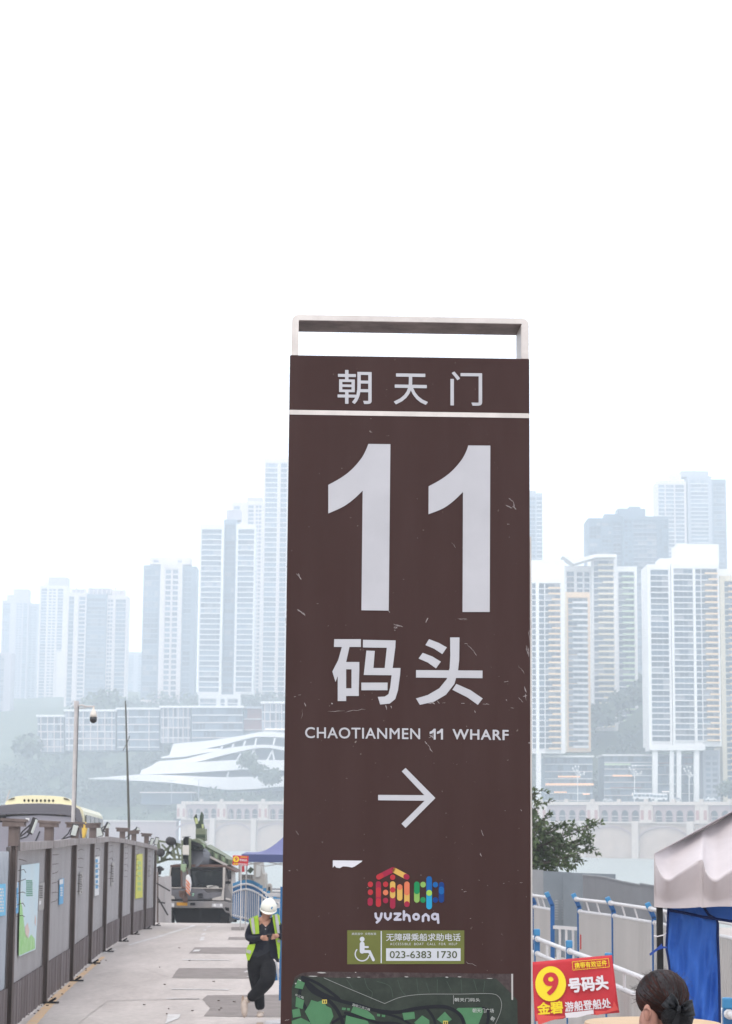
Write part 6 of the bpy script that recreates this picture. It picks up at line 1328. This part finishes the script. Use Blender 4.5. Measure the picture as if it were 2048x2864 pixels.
cur = thing('side_curtain', P(1900, 2560, 12.3), 'royal blue side curtain with dark hems tied to the tent leg', 'curtain')
def cur_f(u_, v_):
    y = 1062+(2060-1062)*v_; xa, xb = ly(LE, y), ly(RE, y); x = xa+(xb-xa)*u_
    d = 0.035*math.sin(u_*7+v_*3.2)+0.02*math.sin(u_*15-v_*7)+0.012*math.sin(u_*31+v_*11); return P(*c4(x, y), 12.22+d*(.35+.65*v_))
q = MB(); q.grid(cur_f, 50, 60); q.build('cloth', m_cur, cur, smooth=True, solid=.003, fix=False)
q = MB(); q.tube([cur_f(0, k/30)+Vector((0, -.006, 0)) for k in range(31)], .0065, 6); q.tube([cur_f(1, k/30)+Vector((0, -.006, 0)) for k in range(31)], .0075, 6); q.build('hem', m_hem, cur)
q = MB(); q.tube([P(*c4(1132, 1093), 12.19), P(*c4(1250, 1112), 12.18), P(*c4(1400, 1145), 12.18), P(*c4(1624, 1180), 12.18), P(*c4(1800, 1190), 12.18)], .009, 6); q.build('seam', m_hem, cur)
q = MB(); q.prism([P(*c4(*p), 12.24) for p in ((1395, 1062), (1440, 1130), (1508, 1168), (1624, 1178), (1900, 1185), (1900, 1062))], (0, .004, 0)); q.build('top_strip', m_cur, cur)
q = MB(); q.prism([P(*c4(*p), 11.98) for p in ((1122, 1374), (1085, 1372), (1082, 1352), (1040, 1388), (985, 1430), (992, 1445), (1050, 1402), (1088, 1388), (1122, 1388))], (0, .006, 0)); q.build('tie_ribbon', mat('ribbon_blue', (0.025, 0.06, 0.26), .6), cur)
q = MB(); q.tube([P(*c4(1020, 1290), 12.02), P(*c4(1050, 1296), 12.0), P(*c4(1090, 1286), 12.0), P(*c4(1112, 1270), 12.05)], .003, 5); q.build('string', m_bwt, cur)
# ================================================================== people
m_skin = mat('skin', (0.42, 0.23, 0.16), 0.5, var=0.12, scale=12); m_blk = mat('cloth_black', (0.008, 0.008, 0.010), 0.9, col2=(0.016, 0.016, 0.018), scale=9, bump=0.4, bscale=12); m_nvy = mat('cloth_dark_navy', (0.008, 0.009, 0.016), 0.85, col2=(0.014, 0.015, 0.024), scale=8, bump=0.4, bscale=10)
m_tee = mat('cloth_charcoal', (0.020, 0.022, 0.028), 0.85, bump=0.4, bscale=14); m_shoe = mat('shoe_pale', (0.50, 0.42, 0.36), 0.7, var=0.2, scale=20); m_sole = mat('shoe_sole', (0.34, 0.26, 0.20), 0.8)
m_vest = mat('vest_lime', (0.36, 0.56, 0.05), 0.6, var=0.15, scale=12); m_refl = mat('vest_reflective', (0.42, 0.41, 0.42), 0.35); m_helm = mat('helmet_white', (0.66, 0.65, 0.57), 0.3, var=0.05, scale=8, coat=0.4); m_hair = mat('hair_black', (0.015, 0.012, 0.011), 0.55)
def skin_body(name, joints, edges, mats, parent, root=0, sub=2):
    """joints: {key: (point, radius)}; edges: [(a, b, material index)]; one continuous surface"""
    keys = list(joints); idx = {k: i for i, k in enumerate(keys)}; o0 = org(parent)
    me = bpy.data.meshes.new(name); me.from_pydata([tuple(Vector(joints[k][0])-o0) for k in keys], [(idx[a], idx[b]) for a, b, _ in edges], [])
    ob = bpy.data.objects.new(name, me); COL.objects.link(ob)
    sk = ob.modifiers.new('skin', 'SKIN'); sk.use_smooth_shade = True
    if not me.skin_vertices: bpy.context.view_layer.objects.active = ob
    for i, k in enumerate(keys):
        r = joints[k][1]; r = r if isinstance(r, tuple) else (r, r); me.skin_vertices[0].data[i].radius = r
        me.skin_vertices[0].data[i].use_root = (i == root)
    sb = ob.modifiers.new('sub', 'SUBSURF'); sb.levels = sub; sb.render_levels = sub
    bpy.context.view_layer.update(); dg = bpy.context.evaluated_depsgraph_get(); nm = bpy.data.meshes.new_from_object(ob.evaluated_get(dg)); bpy.data.objects.remove(ob)
    nm.materials.clear()
    for m_ in mats: nm.materials.append(m_)
    segs = [(Vector(joints[a][0])-o0, Vector(joints[b][0])-o0, m_) for a, b, m_ in edges]
    for p in nm.polygons:
        best = None; c = p.center
        for a, b, m_ in segs:
            d = b-a; t = max(0, min(1, (c-a).dot(d)/max(1e-9, d.length_squared))); dist = (c-(a+d*t)).length
            if best is None or dist < best[0]: best = (dist, m_)
        p.material_index = best[1]; p.use_smooth = True
    o = bpy.data.objects.new(name, nm); COL.objects.link(o); o.parent = parent; return o
WY = 30.5
def wk(x, y, dy=0.0): return P(640+x/5.356, 2440+y/5.356, WY+dy)
foot = wk(470, 2185); gzw = gz(WY)
man = thing('person', (foot.x, WY, gzw), 'worker in white helmet and lime vest leaning with crossed legs, looking at a phone', 'person')
J = {'pel': (wk(475, 1290), (.175, .13)), 'wai': (wk(490, 1150), (.175, .125)), 'che': (wk(520, 900, -.02), (.175, .125)), 'neb': (wk(535, 745, -.03), (.12, .085)), 'nec': (wk(545, 690, -.06), .055), 'hd0': (wk(560, 655, -.08), .062), 'hd1': (wk(580, 600, -.10), (.075, .085)), 'hd2': (wk(590, 530, -.10), (.07, .08)),
     'sL': (wk(350, 760, .0), .085), 'eL': (wk(290, 985, -.02), .066), 'fL': (wk(410, 1005, -.20), .05), 'wL': (wk(490, 975, -.30), .033),
     'sR': (wk(715, 750, .0), .085), 'eR': (wk(850, 985, -.02), .062), 'fR': (wk(790, 960, -.20), .048), 'wR': (wk(738, 945, -.29), .033),
     'hL': (wk(390, 1370), .145), 'kL': (wk(430, 1690, .03), .105), 'cL': (wk(452, 1860, .04), .085), 'aL': (wk(476, 2070, .02), .07),
     'hR': (wk(580, 1370, -.03), .145), 'kR': (wk(592, 1610, -.20), .115), 'cR': (wk(450, 1770, -.14), .095), 'aR': (wk(300, 1910, -.08), .072)}
E_ = [('pel', 'wai', 0), ('wai', 'che', 0), ('che', 'neb', 0), ('neb', 'nec', 2), ('nec', 'hd0', 2), ('hd0', 'hd1', 2), ('hd1', 'hd2', 2), ('che', 'sL', 1), ('sL', 'eL', 1), ('eL', 'fL', 1), ('fL', 'wL', 1), ('che', 'sR', 1), ('sR', 'eR', 1), ('eR', 'fR', 1), ('fR', 'wR', 1),
      ('pel', 'hL', 3), ('hL', 'kL', 3), ('kL', 'cL', 3), ('cL', 'aL', 3), ('pel', 'hR', 3), ('hR', 'kR', 3), ('kR', 'cR', 3), ('cR', 'aR', 3)]
skin_body('body', J, E_, [m_tee, m_nvy, m_skin, m_blk], man)
# hands: a palm and five fingers closing on the phone
def hand(wrist, palm, tips, thumb, nm='hand'):
    q = MB(); q.tube([wrist, wrist.lerp(palm, .5), palm], [.026, .036, .034], 8); 
    d = (palm-wrist).normalized()
    for k, t in enumerate(tips):
        side = (tips[-1]-tips[0]).normalized()*((k-1.5)*.018); a = palm+side; mid = a.lerp(t, .5)+Vector((0, -.022, .004)); q.tube([a-d*.01, a.lerp(mid, .6), mid, t], [.011, .010, .0095, .008], 6)
    q.tube([wrist.lerp(palm, .35), wrist.lerp(palm, .6)+(thumb-palm)*.5, thumb], [.013, .012, .009], 6)
    return q.build(nm, m_skin, man, smooth=True)
hand(wk(492, 972, -.30), wk(530, 985, -.34), [wk(590, 1015-10*k, -.36) for k in range(4)], wk(570, 945, -.37))
hand(wk(736, 945, -.29), wk(695, 960, -.33), [wk(640, 1000-12*k, -.36) for k in range(4)], wk(660, 930, -.37))
ph = tag(None or MB().__class__() and bpy.data.objects.new('x', None), None) if False else None
q = MB(); a, b_ = wk(570, 965, -.35), wk(645, 968, -.36); q.bar(a, b_, .10, .009, up=Vector((0, .75, .5))); phone = q.build('phone', mat('phone_black', (0.01, 0.01, 0.012), .2), None, bevel=.003); tag(phone, 'black phone held in both hands of the worker', 'phone')
# jacket sides, shirt buttons, trousers detail
q = MB()
for y in (805, 848): q.ball(wk(552, y, -.145), .008, 8, 6)
q.build('shirt_button', m_refl, man)
def patch(name, pts, dy0, m, th=.012, par=man, bow=.05):
    xs = [p[0] for p in pts]; xm = (min(xs)+max(xs))/2; hw = max(1, (max(xs)-min(xs))/2)
    xc = 520
    c = [wk(x, y, dy0 + bow*(abs(x-xc)/210.0)**2.2*1.6) for x, y in pts]; q = MB(); tri = tessellate_polygon([c]); n_ = len(c)
    q.prism(c, (0, th, 0)); return q.build(name, m, par, smooth=False)
patch('jacket_front', [(318, 720), (440, 650), (470, 900), (460, 1100), (400, 1240), (330, 1310), (280, 1320), (300, 1100), (330, 900)], -.15, m_nvy)
patch('jacket_front', [(640, 670), (740, 640), (770, 900), (760, 1150), (755, 1350), (715, 1340), (690, 1300), (630, 1290), (600, 1000), (600, 850)], -.15, m_nvy)
vs = patch('vest', [(305, 700), (345, 672), (438, 640), (445, 700), (452, 820), (456, 918), (405, 925), (355, 925), (330, 830)], -.175, m_vest)
patch('reflective_stripe', [(333, 690), (372, 672), (385, 780), (398, 915), (372, 925), (350, 860)], -.19, m_refl, par=vs)
v2 = patch('vest', [(290, 1085), (400, 1070), (385, 1140), (345, 1230), (310, 1315), (280, 1320), (258, 1230), (262, 1160)], -.17, m_vest, bow=.03)
patch('reflective_stripe', [(272, 1155), (338, 1175), (325, 1222), (262, 1200)], -.182, m_refl, par=v2, bow=.03)
v3 = patch('vest', [(652, 640), (730, 618), (760, 650), (772, 760), (775, 960), (770, 1150), (762, 1290), (742, 1290), (725, 1130), (705, 1010), (690, 880), (668, 760)], -.175, m_vest)
patch('reflective_stripe', [(688, 632), (722, 626), (748, 740), (765, 900), (765, 960), (728, 900), (705, 760)], -.19, m_refl, par=v3)
patch('reflective_stripe', [(728, 1010), (765, 1010), (768, 1050), (735, 1050)], -.19, m_refl, par=v3)
# trouser folds are part of the legs; shoes
q = MB()
def shoe_std(p, d): return p
c = wk(465, 2140, -.03); q.ball(c, (.052, .13, .045), 14, 10, fn=lambda p, d: Vector((p.x*(1.0-.25*(d.y > 0)), p.y, max(p.z, -.028)*(1.15 if d.y > .1 else .85)))); q.tube([wk(480, 2085, .02), wk(478, 2120, .02)], [.048, .05], 10); sh = q.build('shoe', m_shoe, man, smooth=True)
q = MB(); q.box((c.x, c.y, gzw+.012), (.095, .25, .024)); q.build('sole', m_sole, sh, bevel=.01)
q = MB(); a, b_ = wk(232, 1880, -.05), wk(238, 2165, -.13); q.tube([a, a.lerp(b_, .2), a.lerp(b_, .5), a.lerp(b_, .8), b_], [.034, .046, .050, .044, .022], 12); q.tube([wk(300, 1905, -.08), wk(250, 1930, -.06)], [.045, .04], 10); sh2 = q.build('shoe', m_shoe, man, smooth=True)
q = MB(); q.prism([wk(x, y, -.10) for x, y in ((200, 1850), (222, 1850), (232, 1950), (262, 2050), (262, 2150), (240, 2178), (218, 2170), (198, 2080), (190, 1950))], (0.0, .05, 0)); q.build('sole', m_sole, sh2)
# head: ears, nose, brows and eyes in shadow, hair, helmet
hc = wk(590, 575, -.10)
q = MB(); q.ball(wk(598, 615, -.175), (.014, .02, .022), 8, 6); q.build('nose', m_skin, man, smooth=True)
for x in (505, 655): q = MB(); q.ball(wk(x, 600, -.07), (.012, .02, .03), 8, 6); q.build('ear', m_skin, man, smooth=True)
for x in (570, 618): q = MB(); q.ball(wk(x, 598, -.168), (.014, .006, .004), 8, 6); q.build('eyebrow', m_hair, man, smooth=True)
q = MB(); q.ball(wk(592, 660, -.165), (.020, .006, .005), 8, 6); q.build('mouth', mat('lips', (0.24, 0.10, 0.08), .5), man, smooth=True)
q = MB(); q.ball(wk(585, 560, -.06), (.088, .09, .085), 14, 10, fn=lambda p, d: p); q.ball(wk(500, 590, -.03), (.03, .05, .06), 10, 8); q.build('hair', m_hair, man, smooth=True)
q = MB(); R_ = Euler((math.radians(22), math.radians(8), 0)).to_matrix(); hb = wk(598, 530, -.07)
q.ball(hb, 1, 24, 14, fn=lambda p, d: R_ @ Vector((d.x*.118, d.y*.14, (d.z*.135 if d.z > 0 else d.z*.018) + (.008*math.exp(-(d.x/.16)**2) if d.z > .3 else 0))))
hm = q.build('helmet', m_helm, man, smooth=True)
q = MB()
def brim(u_, v_):
    a = math.pi*(1.05+.9*u_)*1.0; r = 1+.26*v_*math.sin(math.pi*u_)**.6; return hb + R_ @ Vector((math.cos(a)*.120*(1+.02*v_), math.sin(a)*.142*r, -.004-.018*v_))
q.grid(brim, 20, 4); q.build('brim', m_helm, hm, smooth=True, solid=.006)
q = MB(); q.prism([wk(x, y, -.235) for x, y in ((638, 520), (660, 512), (664, 530), (648, 535), (660, 548), (640, 556), (632, 540))], (0, .004, 0)); q.build('helmet_emblem', m_cap, hm)
q = MB(); q.ball(wk(478, 530, -.07), (.012, .03, .03), 8, 6); q.build('helmet_slot', m_cap, hm, smooth=True)

# ------------------------------------------------------------------ woman seen from behind, lower right
LY = 6.9
def wm(x, y, dy=0.0): return P(1460+x/2.762, 2150+y/2.762, LY+dy)
k1 = LY/F/2.762
wx = wm(1085, 1700).x; gw = gz(LY)
lady = thing('person', (wx, LY, gw), 'woman with brown black hair in a bun tied with a black bow, seen from behind', 'person')
hcen = wm(1084, 1756, .02); RX, RY_, RZ = 187*k1, .098, 186*k1
def sk_pt(d, f=1.0): return hcen + Vector((d.x*RX*f, d.y*RY_*f, d.z*RZ*f))
zf = lambda dz: hcen.z + dz
Jl = {'pel': ((wx+.02, LY, gw+.78), (.16, .12)), 'wai': ((wx+.02, LY, gw+.95), (.13, .10)), 'che': ((wx+.01, LY+.01, gw+1.12), (.15, .10)), 'neb': ((wx+.005, LY+.0, hcen.z-.185), (.075, .06)), 'nec': ((wx-.005, LY+.01, hcen.z-.11), (.048, .05)), 'hd1': ((wx-.012, LY+.03, hcen.z-.045), (.058, .07)), 'hd2': ((wx-.01, LY+.03, hcen.z+.02), (.06, .075)),
      'sL': ((wx-.15, LY, gw+1.14), .055), 'eL': ((wx-.20, LY+.12, gw+.90), .042), 'wL': ((wx-.14, LY+.32, gw+.85), .03), 'sR': ((wx+.16, LY, gw+1.14), .055), 'eR': ((wx+.22, LY+.12, gw+.90), .042), 'wR': ((wx+.14, LY+.32, gw+.85), .03),
      'hL': ((wx-.08, LY, gw+.72), .09), 'kL': ((wx-.09, LY+.02, gw+.42), .06), 'aL': ((wx-.09, LY, gw+.06), .04), 'hR': ((wx+.12, LY, gw+.72), .09), 'kR': ((wx+.13, LY+.02, gw+.42), .06), 'aR': ((wx+.13, LY, gw+.06), .04)}
El = [('pel', 'wai', 1), ('wai', 'che', 1), ('che', 'neb', 1), ('neb', 'nec', 0), ('nec', 'hd1', 0), ('hd1', 'hd2', 0), ('che', 'sL', 1), ('sL', 'eL', 1), ('eL', 'wL', 1), ('che', 'sR', 1), ('sR', 'eR', 1), ('eR', 'wR', 1), ('pel', 'hL', 1), ('hL', 'kL', 1), ('kL', 'aL', 1), ('pel', 'hR', 1), ('hR', 'kR', 1), ('kR', 'aR', 1)]
m_skin2 = mat('skin_fair', (0.36, 0.19, 0.145), .5, var=.08, scale=30)
skin_body('body', Jl, El, [m_skin2, m_blk], lady)
q = MB(); q.ball(wm(985, 1950, -.035), (.030, .045, .045), 14, 10); q.ball(wm(958, 1965, .02), (.022, .03, .045), 10, 8); q.build('cheek', m_skin2, lady, smooth=True)
q = MB(); q.ball(wm(968, 1890, -.085), (.013, .012, .028), 12, 10, fn=lambda p, d: p*(1-.15*(d.z < -.3))); q.tube([wm(945, 1862, -.09), wm(965, 1846, -.098), wm(990, 1862, -.10), wm(995, 1895, -.098), wm(980, 1928, -.09)], .004, 6); q.build('ear', m_skin2, lady, smooth=True)
for sx_ in (-.13, .15):
    q = MB(); q.ball((wx+sx_*.75, LY+.06, gw+.035), (.04, .11, .035), 10, 8); q.build('shoe', m_blk, lady, smooth=True)
for sx_ in (-1, 1):
    q = MB(); p0 = Vector((wx+sx_*.14, LY+.33, gw+.85)); q.tube([p0, p0+Vector((0, .07, -.005))], [.026, .034], 8)
    for k in range(4): q.tube([p0+Vector(((k-1.5)*.016, .07, 0)), p0+Vector(((k-1.5)*.018, .11, -.004)), p0+Vector(((k-1.5)*.018, .14-.006*abs(k-1), -.022))], [.009, .008, .006], 6)
    q.tube([p0+Vector((-sx_*.02, .02, 0)), p0+Vector((-sx_*.05, .06, -.01))], [.010, .007], 6); q.build('hand', m_skin2, lady, smooth=True)
# hair: a cap under thousands of strands combed back to the bun
bun = wm(1195, 1900, -.075)
def hairmat(nm, c, c2, r=.5):
    m_ = mat(nm, c, r, col2=c2, scale=16, var=.5, spec=.10); b_ = m_.node_tree.nodes['Principled BSDF']; b_.inputs['Anisotropic'].default_value = .6; return m_
m_h1_ = hairmat('hair_dark_brown', (0.010, 0.006, 0.005), (0.024, 0.012, 0.010)); m_h2_ = hairmat('hair_reddish_brown', (0.060, 0.020, 0.014), (0.020, 0.009, 0.007)); m_h3_ = hairmat('hair_grey_highlight', (0.060, 0.056, 0.060), (0.008, 0.007, 0.007), .42)
q = MB()
def capf(p, d):
    lo = max(0, -d.z-.25); return Vector((d.x*RX*.985*(1-.10*lo), d.y*RY_*.985, d.z*RZ*.985))
q.ball(hcen, 1, 40, 26, fn=lambda p, d: capf(p, d)); cap_o = q.build('hair_cap', m_h1_, lady, smooth=True)
rh = random.Random(4); strands = [MB(), MB(), MB()]
bd = Vector(((bun.x-hcen.x)/RX, (bun.y-hcen.y)/RY_, (bun.z-hcen.z)/RZ)).normalized()
def slerp(a, b, t):
    om = math.acos(max(-1, min(1, a.dot(b)))); 
    if om < 1e-3: return a
    return (a*math.sin((1-t)*om)+b*math.sin(t*om))/math.sin(om)
def lowtaper(d, f):
    lo = max(0, -d.z-.25); return hcen + Vector((d.x*RX*f*(1-.10*lo), d.y*RY_*f, d.z*RZ*f))
for i in range(5200):
    th = rh.uniform(-math.pi*.62, math.pi*.72)                     # round the hairline: over the top and down both sides
    tilt = rh.uniform(-.35, .95)
    d0 = Vector((math.sin(th), tilt, math.cos(th))).normalized()
    if d0.z < -.62 and d0.x > 0: continue
    d1 = (bd + Vector((rh.gauss(0, .10), rh.gauss(0, .06), rh.gauss(0, .10)))).normalized(); f0 = 1.0+.03*rh.random(); wob = rh.gauss(0, .010); lock = math.sin(th*13+tilt*2)*.012
    pts_ = []; K = 9
    for k in range(K+1):
        t = k/K; d = slerp(d0, d1, t); f = f0 + lock*math.sin(math.pi*t) + wob*math.sin(t*5) + .02*math.sin(math.pi*t); pts_.append(lowtaper(d, f))
    g_ = noise.noise(Vector((th*3.1, tilt*2.0, .3)))+rh.gauss(0, .35); topness = d0.z
    mi = 2 if (topness > .45 and g_ > .15) or (rh.random() < .05) else (1 if g_ < .2 and topness < .93 and rh.random() < .7 else 0)  # grey strands favour the crown: a highlight put into the hair colour
    strands[mi].tube(pts_, [.0010, .0016]+[.0017]*(K-2)+[.0008], 3, caps=False)
for i in range(130):                                                # loose hairs
    th = rh.uniform(-1.9, 1.9); d0 = Vector((math.sin(th), rh.uniform(-.2, .5), math.cos(th))).normalized(); a = lowtaper(d0, 1.01); e = a + Vector((d0.x*.014+rh.gauss(0, .008), rh.gauss(0, .006), d0.z*.010+rh.gauss(0, .008)))
    strands[2].tube([a-d0*.004, a.lerp(e, .5)+Vector((rh.gauss(0, .002), 0, rh.gauss(0, .002))), e], .0004, 3, caps=False)
for mb_, m_, nm in zip(strands, (m_h1_, m_h2_, m_h3_), ('hair', 'hair', 'hair')): tag(mb_.build(nm, m_, lady, fix=False, smooth=True), kind='stuff')
# netted bun and satin bow
m_net = mat('hair_net_black', (0.005, 0.005, 0.006), .5, bump=.6, bscale=220); m_bow = mat('bow_satin_black', (0.007, 0.008, 0.010), .42, bump=.15, bscale=120)
q = MB(); q.ball(wm(1200, 1925, -.085), (122*k1, .055, 92*k1), 24, 16, fn=lambda p, d: p*(1+.03*math.sin(d.x*14+d.z*9))); q.build('bun_net', m_net, lady, smooth=True)
def loop(cx, cy, ang, L_, Wd, sgn):
    q = MB(); ca, sa = math.cos(ang), math.sin(ang)
    def f(u_, v_):
        t = u_; w_ = (.22+.78*math.sin(min(1, t*1.1)*math.pi/2))*Wd*(1-.12*t*t); s_ = (v_-.5)*2
        x = sgn*t*L_; y = s_*w_; dep_ = -.012-.030*math.sin(math.pi*min(1, t*.9+.05))*(1-.35*s_*s_) - .006*math.sin(s_*7+t*3)
        return wm(cx+(x*ca-y*sa), cy+(x*sa+y*ca), -.12+dep_)
    q.grid(f, 18, 14); return q.build('bow_loop', m_bow, lady, smooth=True, solid=.003, fix=False)
loop(1205, 1855, math.radians(40), 116, 68, -1); loop(1220, 1866, math.radians(-10), 108, 70, 1)
q = MB(); q.ball(wm(1210, 1860, -.155), (22*k1, .016, 26*k1), 14, 10, fn=lambda p, d: p*(1+.06*math.sin(d.z*16))); q.build('bow_knot', m_bow, lady, smooth=True)
q = MB()
q.prism([wm(x, y, -.14) for x, y in ((1205, 1875), (1180, 1930), (1150, 1985), (1205, 1990), (1222, 1930), (1225, 1880))], (0, .003, 0)); q.prism([wm(x, y, -.135) for x, y in ((1222, 1875), (1260, 1925), (1290, 1985), (1240, 1990), (1222, 1930))], (0, .003, 0)); q.build('bow_tail', m_bow, lady)
# round table beyond her
m_tab = mat('table_beige', (0.55, 0.38, 0.22), .5, var=.12, scale=7)
tc0 = P(1826, 2860, 9.6); tbl = thing('round_table', (tc0.x, 9.6, gz(9.6)), 'small round beige table beyond the woman at the bottom edge', 'table')
q = MB(); lathe(q, (tc0.x, 9.6, tc0.z), [(.001, .0), (.30, 0), (.305, -.012), (.30, -.025), (.001, -.025)], 48); q.build('tabletop', m_tab, tbl)
q = MB(); q.tube([(tc0.x, 9.6, tc0.z-.02), (tc0.x, 9.6, gz(9.6)+.02)], .03, 12); q.build('leg', m_dark, tbl); q = MB(); lathe(q, (tc0.x, 9.6, gz(9.6)), [(.22, 0), (.22, .015), (.04, .03)], 24); q.build('base', m_dark, tbl)
